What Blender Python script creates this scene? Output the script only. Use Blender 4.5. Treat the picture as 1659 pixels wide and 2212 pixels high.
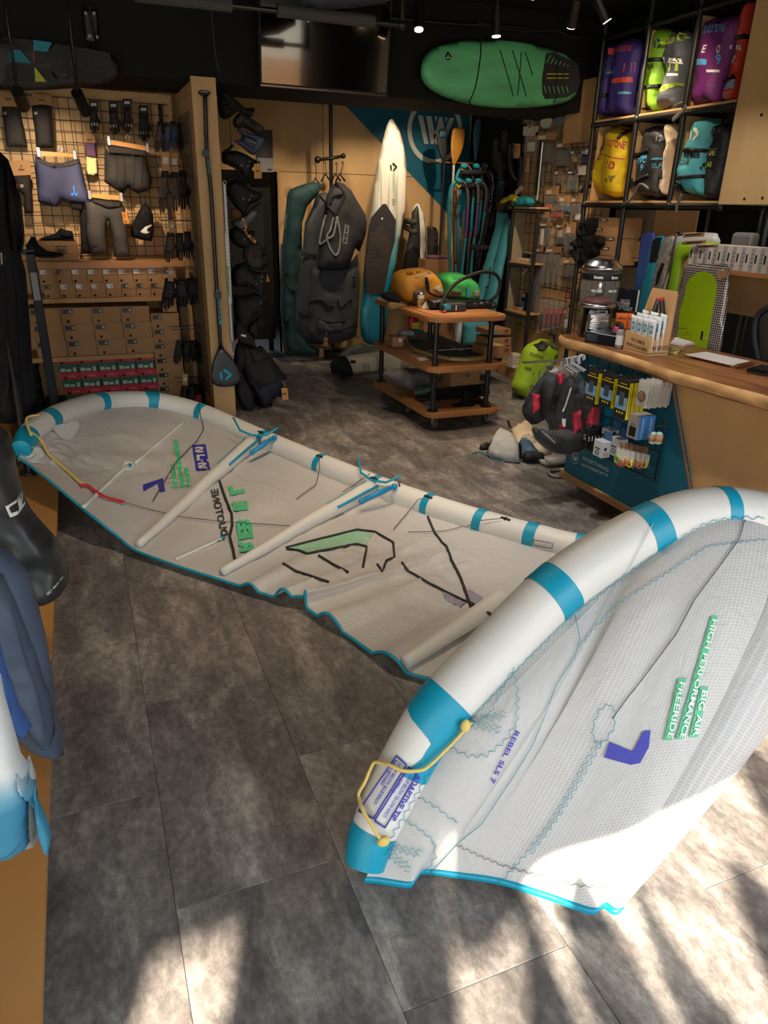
import bpy,bmesh,math,random
import numpy as np
from mathutils import Vector,Matrix,noise
from mathutils.bvhtree import BVHTree
from mathutils.geometry import delaunay_2d_cdt
for o in list(bpy.data.objects):bpy.data.objects.remove(o)
S=bpy.context.scene
COL=S.collection
PI=math.pi
random.seed(7)
# ---------------------------------------------------------------- camera
# 1659x2212 frame, focal 1540 px, eye at 1.6 m; room axes: +Y into the shop, +X to the right
FW,FH,FPX,EYE=1659.0,2212.0,1540.0,1.6
def _basis():
 n=np.array([745.0-FW/2,4712.0-FH/2,FPX]);n/=np.linalg.norm(n)
 fh=np.array([0,0,1.0]);fh=fh-n*fh.dot(n);fh/=np.linalg.norm(fh)
 r=np.cross(n,fh);a=math.radians(22.5)
 Fw=np.array([math.sin(a),math.cos(a),0]);Rw=np.array([math.cos(a),-math.sin(a),0]);Dw=np.array([0,0,-1.0])
 return np.outer(Fw,fh)+np.outer(Rw,r)+np.outer(Dw,n)
CM=_basis();CP=np.array([0,0,EYE])
cd=bpy.data.cameras.new('camera');cam=bpy.data.objects.new('camera',cd);COL.objects.link(cam)
R3=Matrix([[CM[i][0],-CM[i][1],-CM[i][2]]for i in range(3)])
cam.matrix_world=Matrix.Translation(Vector(CP))@R3.to_4x4()
cd.sensor_fit='VERTICAL';cd.sensor_height=36.0;cd.sensor_width=27.0;cd.lens=FPX/FH*36.0
cd.clip_start=0.05;cd.clip_end=60
S.camera=cam
# ---------------------------------------------------------------- daylight, sun, exposure
S.view_settings.view_transform='Standard';S.view_settings.look='None'
S.view_settings.gamma=1.0;S.view_settings.use_curve_mapping=False
S.view_settings.exposure=0.75
W=bpy.data.worlds.new('sky');S.world=W;W.use_nodes=True
bg=W.node_tree.nodes['Background'];bg.inputs[0].default_value=(0.80,0.90,1.0,1);bg.inputs[1].default_value=3.6
SUN_AZ,SUN_EL=math.radians(20),math.radians(30)
sd=bpy.data.lights.new('sun','SUN');sun=bpy.data.objects.new('sun',sd);COL.objects.link(sun)
sd.energy=19.0;sd.color=(1.0,0.88,0.70);sd.angle=math.radians(1.3)
sdir=Vector((math.sin(SUN_AZ)*math.cos(SUN_EL),math.cos(SUN_AZ)*math.cos(SUN_EL),-math.sin(SUN_EL)))
sun.rotation_euler=sdir.to_track_quat('-Z','Y').to_euler();sun.location=(-2,-4,4)
# daylight portal in the open shop front (guides sampling of the sky only)
pd=bpy.data.lights.new('shopfront_portal','AREA');pd.shape='RECTANGLE';pd.size=8.2;pd.size_y=3.1
pd.cycles.is_portal=True
po=bpy.data.objects.new('shopfront_portal',pd);COL.objects.link(po);po.location=(0.2,-1.6,1.6);po.rotation_euler=(PI/2,0,0)
S.cycles.max_bounces=8;S.cycles.diffuse_bounces=4;S.cycles.transparent_max_bounces=16
S.cycles.caustics_reflective=False;S.cycles.caustics_refractive=False
S.cycles.sample_clamp_indirect=6.0
# ---------------------------------------------------------------- helpers
def ray(x,y):return CM@np.array([x-FW/2,y-FH/2,FPX])
def atX(x,y,X):d=ray(x,y);return Vector(CP+d*(X-CP[0])/d[0])
def atY(x,y,Y):d=ray(x,y);return Vector(CP+d*(Y-CP[1])/d[1])
def atZ(x,y,Z=0.0):d=ray(x,y);return Vector(CP+d*(Z-CP[2])/d[2])
def atD(x,y,D):d=ray(x,y);return Vector(CP+d/np.linalg.norm(d)*D)
def lin(c):
 c=c/255.0;return c/12.92 if c<=0.04045 else((c+0.055)/1.055)**2.4
def rgb(r,g,b):return(lin(r),lin(g),lin(b),1.0)
_mats={}
def mat(name,col=(128,128,128),rough=0.6,metal=0.0,nz=None,bump=None,spec=0.5,alpha=None,trans=0.0,emit=None,coat=0.0):
 """procedural material; nz=(scale, amount, stretch xyz) mottles the base colour, bump=(scale, strength)"""
 if name in _mats:return _mats[name]
 m=bpy.data.materials.new(name);m.use_nodes=True;nt=m.node_tree;p=nt.nodes['Principled BSDF']
 c=rgb(*col);p.inputs['Base Color'].default_value=c
 p.inputs['Roughness'].default_value=rough;p.inputs['Metallic'].default_value=metal
 p.inputs['Specular IOR Level'].default_value=spec;p.inputs['Coat Weight'].default_value=coat
 if alpha is not None:p.inputs['Alpha'].default_value=alpha
 if trans:p.inputs['Transmission Weight'].default_value=trans
 if emit:p.inputs['Emission Color'].default_value=rgb(*emit[0]);p.inputs['Emission Strength'].default_value=emit[1]
 if nz or bump:
  tc=nt.nodes.new('ShaderNodeTexCoord');mp=nt.nodes.new('ShaderNodeMapping');nt.links.new(tc.outputs['Object'],mp.inputs[0])
  if nz and len(nz)>2:mp.inputs['Scale'].default_value=nz[2]
 if nz:
  n=nt.nodes.new('ShaderNodeTexNoise');n.inputs['Scale'].default_value=nz[0];n.inputs['Detail'].default_value=6
  nt.links.new(mp.outputs[0],n.inputs['Vector'])
  r=nt.nodes.new('ShaderNodeValToRGB');r.color_ramp.elements[0].position=0.3;r.color_ramp.elements[1].position=0.7
  a=nz[1];r.color_ramp.elements[0].color=(c[0]*(1-a),c[1]*(1-a),c[2]*(1-a),1)
  r.color_ramp.elements[1].color=(min(1,c[0]*(1+a)),min(1,c[1]*(1+a)),min(1,c[2]*(1+a)),1)
  nt.links.new(n.outputs['Fac'],r.inputs[0]);nt.links.new(r.outputs[0],p.inputs['Base Color'])
 if bump:
  n2=nt.nodes.new('ShaderNodeTexNoise');n2.inputs['Scale'].default_value=bump[0];n2.inputs['Detail'].default_value=4
  nt.links.new(mp.outputs[0],n2.inputs['Vector'])
  b=nt.nodes.new('ShaderNodeBump');b.inputs['Strength'].default_value=bump[1];b.inputs['Distance'].default_value=0.02
  nt.links.new(n2.outputs['Fac'],b.inputs['Height']);nt.links.new(b.outputs[0],p.inputs['Normal'])
 _mats[name]=m;return m
class G:
 """collects geometry in a bmesh"""
 def __init__(s):s.b=bmesh.new();s.sm=False
 def _mx(s,vs,mx):
  if mx is not None:bmesh.ops.transform(s.b,matrix=mx,verts=vs)
 def box(s,c,d,bev=0.0,rot=None,seg=1):
  r=bmesh.ops.create_cube(s.b,size=1.0);vs=r['verts']
  bmesh.ops.scale(s.b,vec=Vector(d),verts=vs)
  if bev>0:
   es=list({e for v in vs for e in v.link_edges})
   rr=bmesh.ops.bevel(s.b,geom=es,offset=min(bev,0.45*min(d)),segments=seg,affect='EDGES',profile=0.5)
   vs=list({v for f in rr['faces']for v in f.verts}|{v for v in vs if v.is_valid})
  m=Matrix.Translation(Vector(c))
  if rot is not None:m=m@rot
  s._mx(vs,m);return s
 def bx(s,x0,x1,y0,y1,z0,z1,bev=0.0,seg=1):
  return s.box(((x0+x1)/2,(y0+y1)/2,(z0+z1)/2),(abs(x1-x0),abs(y1-y0),abs(z1-z0)),bev,None,seg)
 def cyl(s,p0,p1,r,r2=None,n=16,caps=True):
  p0=Vector(p0);p1=Vector(p1);d=p1-p0
  q=bmesh.ops.create_cone(s.b,cap_ends=caps,segments=n,radius1=r,radius2=r if r2 is None else r2,depth=d.length)
  s._mx(q['verts'],Matrix.Translation((p0+p1)/2)@d.to_track_quat('Z','Y').to_matrix().to_4x4());return s
 def sph(s,c,r,sc=(1,1,1),u=16,v=10):
  q=bmesh.ops.create_uvsphere(s.b,u_segments=u,v_segments=v,radius=r)
  s._mx(q['verts'],Matrix.Translation(Vector(c))@Matrix.Diagonal((*sc,1)));s.sm=True;return s
 def tube(s,pts,r,n=8,closed=False,caps=True):
  pts=[Vector(p)for p in pts];N=len(pts);rr=r if hasattr(r,'__len__')else[r]*N
  rings=[];prev=None
  for i,p in enumerate(pts):
   a=pts[(i-1)%N]if(i>0 or closed)else p;b=pts[(i+1)%N]if(i<N-1 or closed)else p
   t=(b-a).normalized()if(b-a).length>1e-9 else Vector((0,0,1))
   if prev is None:
    u=t.orthogonal().normalized()
   else:
    u=prev-t*prev.dot(t);u=u.normalized()if u.length>1e-6 else t.orthogonal().normalized()
   prev=u;w=t.cross(u)
   rings.append([s.b.verts.new(p+(u*math.cos(2*PI*k/n)+w*math.sin(2*PI*k/n))*rr[i])for k in range(n)])
  for i in range(N if closed else N-1):
   A=rings[i];B=rings[(i+1)%N]
   for k in range(n):s.b.faces.new((A[k],A[(k+1)%n],B[(k+1)%n],B[k]))
  if caps and not closed:
   s.b.faces.new(list(reversed(rings[0])));s.b.faces.new(rings[-1])
  s.sm=True;return s
 def lathe(s,prof,n=24,c=(0,0,0)):
  rings=[];c=Vector(c)
  for r,z in prof:rings.append([s.b.verts.new(c+Vector((r*math.cos(2*PI*k/n),r*math.sin(2*PI*k/n),z)))for k in range(n)])
  for A,B in zip(rings,rings[1:]):
   for k in range(n):s.b.faces.new((A[k],A[(k+1)%n],B[(k+1)%n],B[k]))
  s.b.faces.new(list(reversed(rings[0])));s.b.faces.new(rings[-1]);s.sm=True;return s
 def loft(s,secs,n=20,amp=0.0,freq=6.0,seed=0.0):
  """secs: (z, cx, cy, rx, ry, power) superellipse rings, amp = cloth-like noise"""
  rings=[]
  for z,cx,cy,rx,ry,pw in secs:
   R=[]
   for k in range(n):
    t=2*PI*k/n;ct,st=math.cos(t),math.sin(t);e=2.0/pw
    x=cx+rx*math.copysign(abs(ct)**e,ct);y=cy+ry*math.copysign(abs(st)**e,st)
    v=Vector((x,y,z))
    if amp:
     d=noise.noise(Vector((x*freq+seed,y*freq,z*freq)))+0.5*noise.noise(Vector((x*freq*2.3+seed,y*freq*2.3+5,z*freq*2.3)))
     q=Vector((x-cx,y-cy,0));q=q.normalized()if q.length>1e-6 else q
     v+=q*d*amp
    R.append(s.b.verts.new(v))
   rings.append(R)
  for A,B in zip(rings,rings[1:]):
   for k in range(n):s.b.faces.new((A[k],A[(k+1)%n],B[(k+1)%n],B[k]))
  s.b.faces.new(list(reversed(rings[0])));s.b.faces.new(rings[-1]);s.sm=True;return s
 def poly(s,pts,h,axis=(0,1,0)):
  """flat polygon (3D points) extruded by h along axis"""
  ax=Vector(axis)*h;a=[s.b.verts.new(Vector(p))for p in pts];b=[s.b.verts.new(Vector(p)+ax)for p in pts];n=len(a)
  s.b.faces.new(a);s.b.faces.new(list(reversed(b)))
  for i in range(n):s.b.faces.new((a[i],b[i],b[(i+1)%n],a[(i+1)%n]))
  bmesh.ops.recalc_face_normals(s.b,faces=s.b.faces[:]);return s
 def puff(s,pts,df,db=None,k=None,res=None,amp=0.0,freq=8.0,seed=0.0):
  """2D outline (x,z) inflated to a solid: df towards -y, db towards +y"""
  P,T,D=fill(pts,res);db=df if db is None else db
  W_=D.max();k=k or W_*0.6
  f=[];bk=[]
  for(x,z),d in zip(P,D):
   h=math.sqrt(max(0.0,1-(1-min(1,d/k))**2))
   w=amp*(noise.noise(Vector((x*freq+seed,z*freq,seed)))+1.1*(0.35-abs(noise.noise(Vector((x*freq*2+z*freq*.8,z*freq*1.6-x*freq*.6,seed+4))))))*h if amp else 0
   f.append(s.b.verts.new((x,-df*h-w,z)))
   bk.append(f[-1]if d<1e-6 else s.b.verts.new((x,db*h,z)))
  for t in T:
   try:
    s.b.faces.new([f[i]for i in t])
    if not all(f[i]is bk[i]for i in t):s.b.faces.new([bk[i]for i in reversed(t)])
   except ValueError:pass
  bmesh.ops.recalc_face_normals(s.b,faces=s.b.faces[:]);s.sm=True;return s
def fill(pts,res=None):
 """triangulate a 2D polygon with interior grid points -> points, tris, distance to the outline"""
 pts=[(float(a),float(b))for a,b in pts]
 A=np.array(pts);w=A.max(0)-A.min(0);res=res or max(w.min()/11,w.max()/60)
 B=[] # subdivide outline
 for i in range(len(pts)):
  p=A[i];q=A[(i+1)%len(pts)];m=max(1,int(np.linalg.norm(q-p)/res))
  for j in range(m):B.append(p+(q-p)*j/m)
 B=np.array(B);n=len(B);C=np.roll(B,-1,0)
 gx,gy=np.meshgrid(np.arange(A[:,0].min()+res/2,A[:,0].max(),res),np.arange(A[:,1].min()+res/2,A[:,1].max(),res))
 Q=np.stack([gx.ravel(),gy.ravel()],1)
 if len(Q):
  ins=np.zeros(len(Q),bool)
  for p,q in zip(B,C):
   c=(p[1]>Q[:,1])!=(q[1]>Q[:,1])
   with np.errstate(divide='ignore',invalid='ignore'):
    xx=(q[0]-p[0])*(Q[:,1]-p[1])/(q[1]-p[1]+1e-15)+p[0]
   ins^=c&(Q[:,0]<xx)
  Q=Q[ins]
 def dist(Q):
  D=np.full(len(Q),1e9)
  for p,q in zip(B,C):
   e=q-p;L=e.dot(e)+1e-15;t=np.clip(((Q-p)@e)/L,0,1);D=np.minimum(D,np.linalg.norm(Q-(p+t[:,None]*e),axis=1))
  return D
 if len(Q):
  D=dist(Q);Q=Q[D>res*0.35]
 allp=[Vector(p)for p in B]+[Vector(p)for p in Q]
 v,e,f,*_=delaunay_2d_cdt(allp,[(i,(i+1)%n)for i in range(n)],[list(range(n))],1,1e-7)
 V=np.array([(p.x,p.y)for p in v]);DD=dist(V)if len(V)else np.zeros(0);DD[DD<1e-5]=0
 return V,[list(t)for t in f],DD
def smooth_closed(pts,n=6):
 """Catmull-Rom through closed 2D points"""
 out=[];N=len(pts);P=[np.array(p,float)for p in pts]
 for i in range(N):
  a,b,c,d=P[i-1],P[i],P[(i+1)%N],P[(i+2)%N]
  for j in range(n):
   t=j/n;out.append(tuple(0.5*((2*b)+(c-a)*t+(2*a-5*b+4*c-d)*t*t+(3*b-a-3*c+d)*t**3)))
 return out
def crom(P,n=8):
 """Catmull-Rom through open points"""
 P=[np.array(p,float)for p in P];out=[]
 for i in range(len(P)-1):
  a=P[max(i-1,0)];b=P[i];c=P[i+1];d=P[min(i+2,len(P)-1)]
  for j in range(n):
   t=j/n;out.append(0.5*((2*b)+(c-a)*t+(2*a-5*b+4*c-d)*t*t+(3*b-a-3*c+d)*t**3))
 out.append(P[-1]);return out
MX={}
def tag(o,label=None,cat=None,group=None,kind=None):
 for k,v in(('label',label),('category',cat),('group',group),('kind',kind)):
  if v:o[k]=v
 return o
def thing(name,label,cat,loc=(0,0,0),rz=0.0,group=None,rot=None):
 """an Empty at the thing's base that parents its parts"""
 o=bpy.data.objects.new(name,None);COL.objects.link(o);o.empty_display_size=0.05
 m=Matrix.Translation(Vector(loc))@(rot.to_4x4()if rot is not None else Matrix.Rotation(rz,4,'Z'))
 o.matrix_world=m;MX[o.name]=m
 return tag(o,label,cat,group)
def part(name,g,m,parent=None,world=False,label=None,kind=None,smooth=None,solid=0.0,wn=False):
 me=bpy.data.meshes.new(name)
 if isinstance(g,G):
  if world and parent is not None:bmesh.ops.transform(g.b,matrix=MX[parent.name].inverted(),verts=g.b.verts)
  g.b.to_mesh(me);g.b.free();sm=g.sm if smooth is None else smooth
  if sm:me.shade_smooth()
 else:me=g
 o=bpy.data.objects.new(name,me);COL.objects.link(o)
 if m is not None and len(me.materials)==0:me.materials.append(m)
 if parent is not None:o.parent=parent;MX[o.name]=MX[parent.name]
 else:MX[o.name]=Matrix()
 if label:o['label']=label
 if kind:o['kind']=kind
 if solid:q=o.modifiers.new('solid','SOLIDIFY');q.thickness=solid;q.offset=0
 return o
def struct(name,g,m,parent=None,**k):
 o=part(name,g,m,parent,**k)
 if parent is None:o['kind']='structure'
 return o
def dup(root,loc,rz=None,label=None,group=None,rot=None,sc=None):
 r=root.copy();COL.objects.link(r)
 if label:r['label']=label
 if group:r['group']=group
 m=Matrix.Translation(Vector(loc))
 m=m@(rot.to_4x4()if rot is not None else Matrix.Rotation(rz or 0,4,'Z'))
 if sc:m=m@Matrix.Diagonal((*sc,1))
 r.matrix_world=m;MX[r.name]=m
 for ch in list(root.children):
  c=ch.copy();COL.objects.link(c);c.parent=r;MX[c.name]=m
  for gch in list(ch.children):
   d=gch.copy();COL.objects.link(d);d.parent=c;MX[d.name]=m
 return r
_txt={}
def text_geo(s,bold=0.012,shear=0.0):
 """2D triangles of a string: verts (0..w, 0..h) and faces, normalised to cap height 1"""
 key=(s,bold,shear)
 if key in _txt:return _txt[key]
 cu=bpy.data.curves.new('t','FONT');cu.body=s;cu.size=1.0;cu.offset=bold;cu.shear=shear;cu.resolution_u=3
 o=bpy.data.objects.new('t',cu);COL.objects.link(o)
 me=bpy.data.meshes.new_from_object(o)
 V=np.array([v.co[:2]for v in me.vertices]).reshape(-1,2);F=[list(p.vertices)for p in me.polygons]
 bpy.data.objects.remove(o);bpy.data.meshes.remove(me);bpy.data.curves.remove(cu)
 if len(V):V[:,0]-=V[:,0].min();V[:,1]-=V[:,1].min()
 _txt[key]=(V,F,(V[:,0].max()if len(V)else 1),(V[:,1].max()if len(V)else 1));return _txt[key]
def flat(V3,F,name,m,parent,lift=None,kind=None):
 """flat print: 3D verts (world) + faces as a child mesh"""
 inv=MX[parent.name].inverted();me=bpy.data.meshes.new(name)
 me.from_pydata([tuple(inv@Vector(v))for v in V3],[],F);me.materials.append(m)
 return part(name,me,m,parent)
def txt(parent,s,P0,P1,up,m,h=None,name='lettering',lift=0.002,bold=0.012,shear=0.0):
 """lettering from P0 to P1 (world, baseline), up = height direction; faces the side from which it reads"""
 V,F,w,hh=text_geo(s,bold,shear);P0=Vector(P0);P1=Vector(P1)
 ex=P1-P0;L=ex.length;ex.normalize();up=Vector(up);up=(up-ex*up.dot(ex)).normalized();nrm=ex.cross(up)
 sx=L/w;sy=(h/hh)if h else sx
 return flat([P0+ex*(v[0]*sx)+up*(v[1]*sy)+nrm*lift for v in V],F,name,m,parent)
def ltxt(parent,s,x,z,w,h,y,m,name='lettering',ang=0.0,bold=0.012):
 """lettering in the thing's own frame (x right, z up, facing -y), centred on x,z"""
 V,F,tw,th=text_geo(s,bold);ca,sa=math.cos(ang),math.sin(ang)
 me=bpy.data.meshes.new(name);vs=[]
 for v in V:
  a=(v[0]/tw-0.5)*w;b=(v[1]/th-0.5)*h;vs.append((x+a*ca-b*sa,y,z+a*sa+b*ca))
 me.from_pydata(vs,[],F);me.materials.append(m);return part(name,me,m,parent)
def lpoly(parent,pts,y,m,name='print'):
 """flat printed polygon in the thing's frame (x,z)"""
 me=bpy.data.meshes.new(name);me.from_pydata([(a,y,b)for a,b in pts],[],[list(range(len(pts)))]);me.materials.append(m)
 return part(name,me,m,parent)
def two_chevrons(cx,cz,s,ang=0.0):
 """the slanted bar and the open chevron of the sail maker's mark: two polygons"""
 A=[(-0.5,-0.28),(-0.5,0.35),(-0.28,0.22),(-0.28,-0.48)]
 B=[(-0.17,0.5),(0.05,0.5),(0.5,0.08),(0.5,-0.12),(-0.05,-0.55),(-0.05,-0.28),(0.22,-0.05),(0.22,0.03),(-0.17,0.3)]
 ca,sa=math.cos(ang),math.sin(ang)
 return[[(cx+s*(a*ca-b*sa),cz+s*(a*sa+b*ca))for a,b in q]for q in(A,B)]
 # ---------------------------------------------------------------- materials
birch=mat('birch ply',(196,160,112),0.5,nz=(3.0,0.16,(1,1,0.35)),spec=0.3)
birch_h=mat('birch ply h',(190,148,98),0.5,nz=(3.0,0.14,(0.4,0.4,1)),spec=0.3)
plyedge=mat('ply edge',(140,98,62),0.6,nz=(30,0.25,(0.05,0.05,1.5)))
oak=mat('oiled board',(170,116,70),0.42,nz=(4,0.2,(1,0.3,1)))
black=mat('black paint',(20,20,20),0.75)
wallblack=mat('black wall paint',(27,27,26),0.85,spec=0.2)
pipe=mat('black pipe',(22,22,23),0.38)
teal=mat('teal paint',(18,98,124),0.5,spec=0.35)
white=mat('white',(225,224,220),0.5)
offwhite=mat('off white',(214,206,190),0.6)
kraft=mat('kraft card',(172,130,90),0.8,nz=(8,0.05))
kraftd=mat('kraft card dark',(150,108,70),0.8,nz=(8,0.06))
ink=mat('black print',(16,16,18),0.6)
whiteink=mat('white print',(235,235,232),0.5)
chrome=mat('chrome',(215,215,218),0.24,1.0)
rubber=mat('rubber',(24,24,26),0.7)
neo=mat('neoprene',(17,18,23),0.72,nz=(5,0.25),bump=(40,0.12),spec=0.25)
blackcloth=mat('black cloth',(26,26,28),0.85,nz=(10,0.2),bump=(60,0.2),spec=0.2)
greycloth=mat('charcoal cloth',(60,60,64),0.85,nz=(10,0.12),bump=(60,0.15),spec=0.2)
webbing=mat('black webbing',(20,20,21),0.6)
def film(name,col=(225,225,225),a=0.07,rough=0.12):
 """clear wrapping film: mostly see-through, glossy"""
 if name in _mats:return _mats[name]
 m=bpy.data.materials.new(name);m.use_nodes=True;nt=m.node_tree;L=nt.links
 p=nt.nodes['Principled BSDF'];p.inputs['Base Color'].default_value=rgb(*col);p.inputs['Roughness'].default_value=rough
 p.inputs['Alpha'].default_value=a
 fr=nt.nodes.new('ShaderNodeLayerWeight');fr.inputs['Blend'].default_value=0.35
 mr=nt.nodes.new('ShaderNodeMapRange');mr.inputs['To Min'].default_value=a;mr.inputs['To Max'].default_value=min(1,a+0.18)
 L.new(fr.outputs['Facing'],mr.inputs['Value']);L.new(mr.outputs[0],p.inputs['Alpha'])
 n=nt.nodes.new('ShaderNodeTexNoise');n.inputs['Scale'].default_value=22;b=nt.nodes.new('ShaderNodeBump');b.inputs['Strength'].default_value=0.6
 tc=nt.nodes.new('ShaderNodeTexCoord');L.new(tc.outputs['Object'],n.inputs['Vector']);L.new(n.outputs['Fac'],b.inputs['Height']);L.new(b.outputs[0],p.inputs['Normal'])
 _mats[name]=m;return m
clear=film('clear film')
def floor_mat():
 m=bpy.data.materials.new('vinyl tile');m.use_nodes=True;nt=m.node_tree;L=nt.links;p=nt.nodes['Principled BSDF']
 ge=nt.nodes.new('ShaderNodeNewGeometry');oi=nt.nodes.new('ShaderNodeObjectInfo')
 ad=nt.nodes.new('ShaderNodeVectorMath');ad.operation='MULTIPLY_ADD';ad.inputs[1].default_value=(1,1,1)
 cmb=nt.nodes.new('ShaderNodeCombineXYZ');mu=nt.nodes.new('ShaderNodeMath');mu.operation='MULTIPLY';mu.inputs[1].default_value=37.0
 L.new(oi.outputs['Random'],mu.inputs[0])
 for i in range(3):L.new(mu.outputs[0],cmb.inputs[i])
 L.new(ge.outputs['Position'],ad.inputs[0]);L.new(cmb.outputs[0],ad.inputs[2])
 def nse(sc,st,det,rough=0.6,dist=0.0):
  mp=nt.nodes.new('ShaderNodeMapping');mp.inputs['Scale'].default_value=st;L.new(ad.outputs[0],mp.inputs[0])
  n=nt.nodes.new('ShaderNodeTexNoise');n.inputs['Scale'].default_value=sc;n.inputs['Detail'].default_value=det
  n.inputs['Roughness'].default_value=rough;n.inputs['Distortion'].default_value=dist
  L.new(mp.outputs[0],n.inputs['Vector']);return n
 big=nse(5.0,(1.5,0.55,1),6,0.62,0.5);fine=nse(38,(1.2,0.8,1),9,0.75);sp=nse(16,(1,0.4,1),10,0.8)
 r=nt.nodes.new('ShaderNodeValToRGB');e=r.color_ramp.elements
 e[0].position=0.30;e[0].color=rgb(92,88,87);e[1].position=0.70;e[1].color=rgb(172,166,160)
 q=r.color_ramp.elements.new(0.5);q.color=rgb(124,118,115)
 L.new(big.outputs['Fac'],r.inputs[0])
 r2=nt.nodes.new('ShaderNodeValToRGB');r2.color_ramp.elements[0].position=0.42;r2.color_ramp.elements[1].position=0.62
 r2.color_ramp.elements[0].color=(0.72,0.72,0.72,1);r2.color_ramp.elements[1].color=(1.22,1.2,1.18,1);L.new(fine.outputs['Fac'],r2.inputs[0])
 r3=nt.nodes.new('ShaderNodeValToRGB');r3.color_ramp.elements[0].position=0.40;r3.color_ramp.elements[1].position=0.60
 r3.color_ramp.elements[0].color=(0.85,0.84,0.84,1);r3.color_ramp.elements[1].color=(1.12,1.12,1.12,1);L.new(sp.outputs['Fac'],r3.inputs[0])
 m1=nt.nodes.new('ShaderNodeMix');m1.data_type='RGBA';m1.blend_type='MULTIPLY';m1.inputs[0].default_value=1
 m2=nt.nodes.new('ShaderNodeMix');m2.data_type='RGBA';m2.blend_type='MULTIPLY';m2.inputs[0].default_value=1
 L.new(r.outputs[0],m1.inputs[6]);L.new(r2.outputs[0],m1.inputs[7]);L.new(m1.outputs[2],m2.inputs[6]);L.new(r3.outputs[0],m2.inputs[7])
 mr=nt.nodes.new('ShaderNodeMapRange');mr.inputs['To Min'].default_value=0.94;mr.inputs['To Max'].default_value=1.06;L.new(oi.outputs['Random'],mr.inputs[0])
 vm=nt.nodes.new('ShaderNodeVectorMath');vm.operation='SCALE';L.new(m2.outputs[2],vm.inputs[0]);L.new(mr.outputs[0],vm.inputs['Scale'])
 L.new(vm.outputs[0],p.inputs['Base Color']);p.inputs['Roughness'].default_value=0.5;p.inputs['Specular IOR Level'].default_value=0.35
 b=nt.nodes.new('ShaderNodeBump');b.inputs['Strength'].default_value=0.15;b.inputs['Distance'].default_value=0.004
 L.new(fine.outputs['Fac'],b.inputs['Height']);L.new(b.outputs[0],p.inputs['Normal'])
 return m
 # ---------------------------------------------------------------- room shell
g=G();g.bx(-4.2,4.6,-2.6,10.2,-0.08,-0.004)
floor=struct('floor',g,mat('joint',(30,28,28),0.9))
fm=floor_mat()
TX,TY=0.4255,0.838
g=G();g.bx(-TX/2+0.0004,TX/2-0.0004,-TY/2+0.0004,TY/2-0.0004,-0.004,0.0,0.0012)
tile_me=bpy.data.meshes.new('floor_tile');g.b.to_mesh(tile_me);g.b.free();tile_me.materials.append(fm)
for i in range(-3,11):
 y0=0.893 if i%2 else 0.480
 for j in range(-2,10):
  y=y0+TY*(j+0.5)
  if y>8.4 or y<-1.6:continue
  o=bpy.data.objects.new('floor_tile',tile_me);COL.objects.link(o);o.parent=floor;o.location=(0.017+TX*(i+0.5),y,0)
YB=8.3
g=G();g.bx(-4.2,4.6,-1.7,10.2,3.05,3.15);struct('ceiling',g,wallblack)
g=G();g.bx(-4.2,-4.1,-1.7,10.2,0,3.05);struct('wall_left',g,birch)
g=G();g.bx(4.42,4.55,-1.7,10.2,0,3.05);struct('wall_right',g,wallblack)
# back wall: birch panels, door opening at the left
g=G();g.bx(-4.2,4.6,YB+0.02,YB+0.12,1.93,3.05);g.bx(2.10,4.6,YB+0.02,YB+0.12,0,1.93);g.bx(-4.2,1.3,YB+0.02,YB+0.12,0,1.93)
wb=struct('wall_back',g,birch)
for x0,x1,z0,z1 in((0.9,1.62,1.935,3.0),(1.625,2.62,1.935,3.0),(2.625,3.6,1.935,3.0),(3.605,4.42,1.935,3.0),(2.12,2.62,0.02,1.93),(2.625,3.6,0.02,1.93),(3.605,4.42,0.02,1.93)):
 g=G();g.bx(x0,x1,YB,YB+0.018,z0,z1,0.002);part('panel',g,birch,wb)
A,B,C_=atY(735,216,YB-0.004),atY(1016,236,YB-0.004),atY(1012,508,YB-0.004)
g=G();g.poly([A,B,C_],0.003);tp=part('painted_triangle',g,teal,wb,label='teal painted triangle')
# round logo with the slanted W on the painted triangle
logo_white=mat('logo white',(205,204,198),0.6)
lc=atY(940,282,YB-0.006);lr=(atY(993,300,YB-0.006)-lc).length*1.0
def ring(parent,c,r0,r1,m,y,name='logo_ring',zcut=None,n=64):
 me=bpy.data.meshes.new(name);V=[];F=[]
 for k in range(n):
  for r in(r0,r1):V.append((c[0]+r*math.cos(2*PI*k/n),y,c[2]+r*math.sin(2*PI*k/n)))
 for k in range(n):
  a=2*k;b=2*((k+1)%n);F.append((a,a+1,b+1,b))
 me.from_pydata(V,[],F);me.materials.append(m);return part(name,me,m,parent)
def w_mark(parent,c,s,m,y):
 for q in([(-0.66,0.5),(-0.46,0.5),(-0.18,-0.5),(-0.36,-0.5)],[(-0.33,0.5),(-0.12,0.5),(0.06,-0.12),(0.12,-0.12),(0.02,-0.5),(-0.1,-0.5)],
[(0.0,0.5),(0.12,0.5),(0.08,0.28)],[(0.2,0.5),(0.33,0.5),(0.44,0.05),(0.36,-0.5),(0.1,-0.5),(0.0,-0.2),(0.12,0.1)],
[(0.44,0.5),(0.54,0.5),(0.48,0.3)],[(0.62,0.5),(0.82,0.5),(0.46,-0.5),(0.34,-0.5),(0.38,-0.2)]):
  lpoly(parent,[(c[0]+s*(a-0.06),c[2]+s*b*0.9)for a,b in q],y,m,'logo_stroke')
ring(wb,lc,lr*0.90,lr*1.06,logo_white,YB-0.007);w_mark(wb,lc,lr*0.95,logo_white,YB-0.007)
g=G()
for x0,x1,z0,z1 in((2.10,2.13,0,1.93),(1.3,2.13,1.93,1.96)):g.bx(x0,x1,YB-0.02,YB+0.12,z0,z1)
struct('trim_1',g,birch_h)
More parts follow.
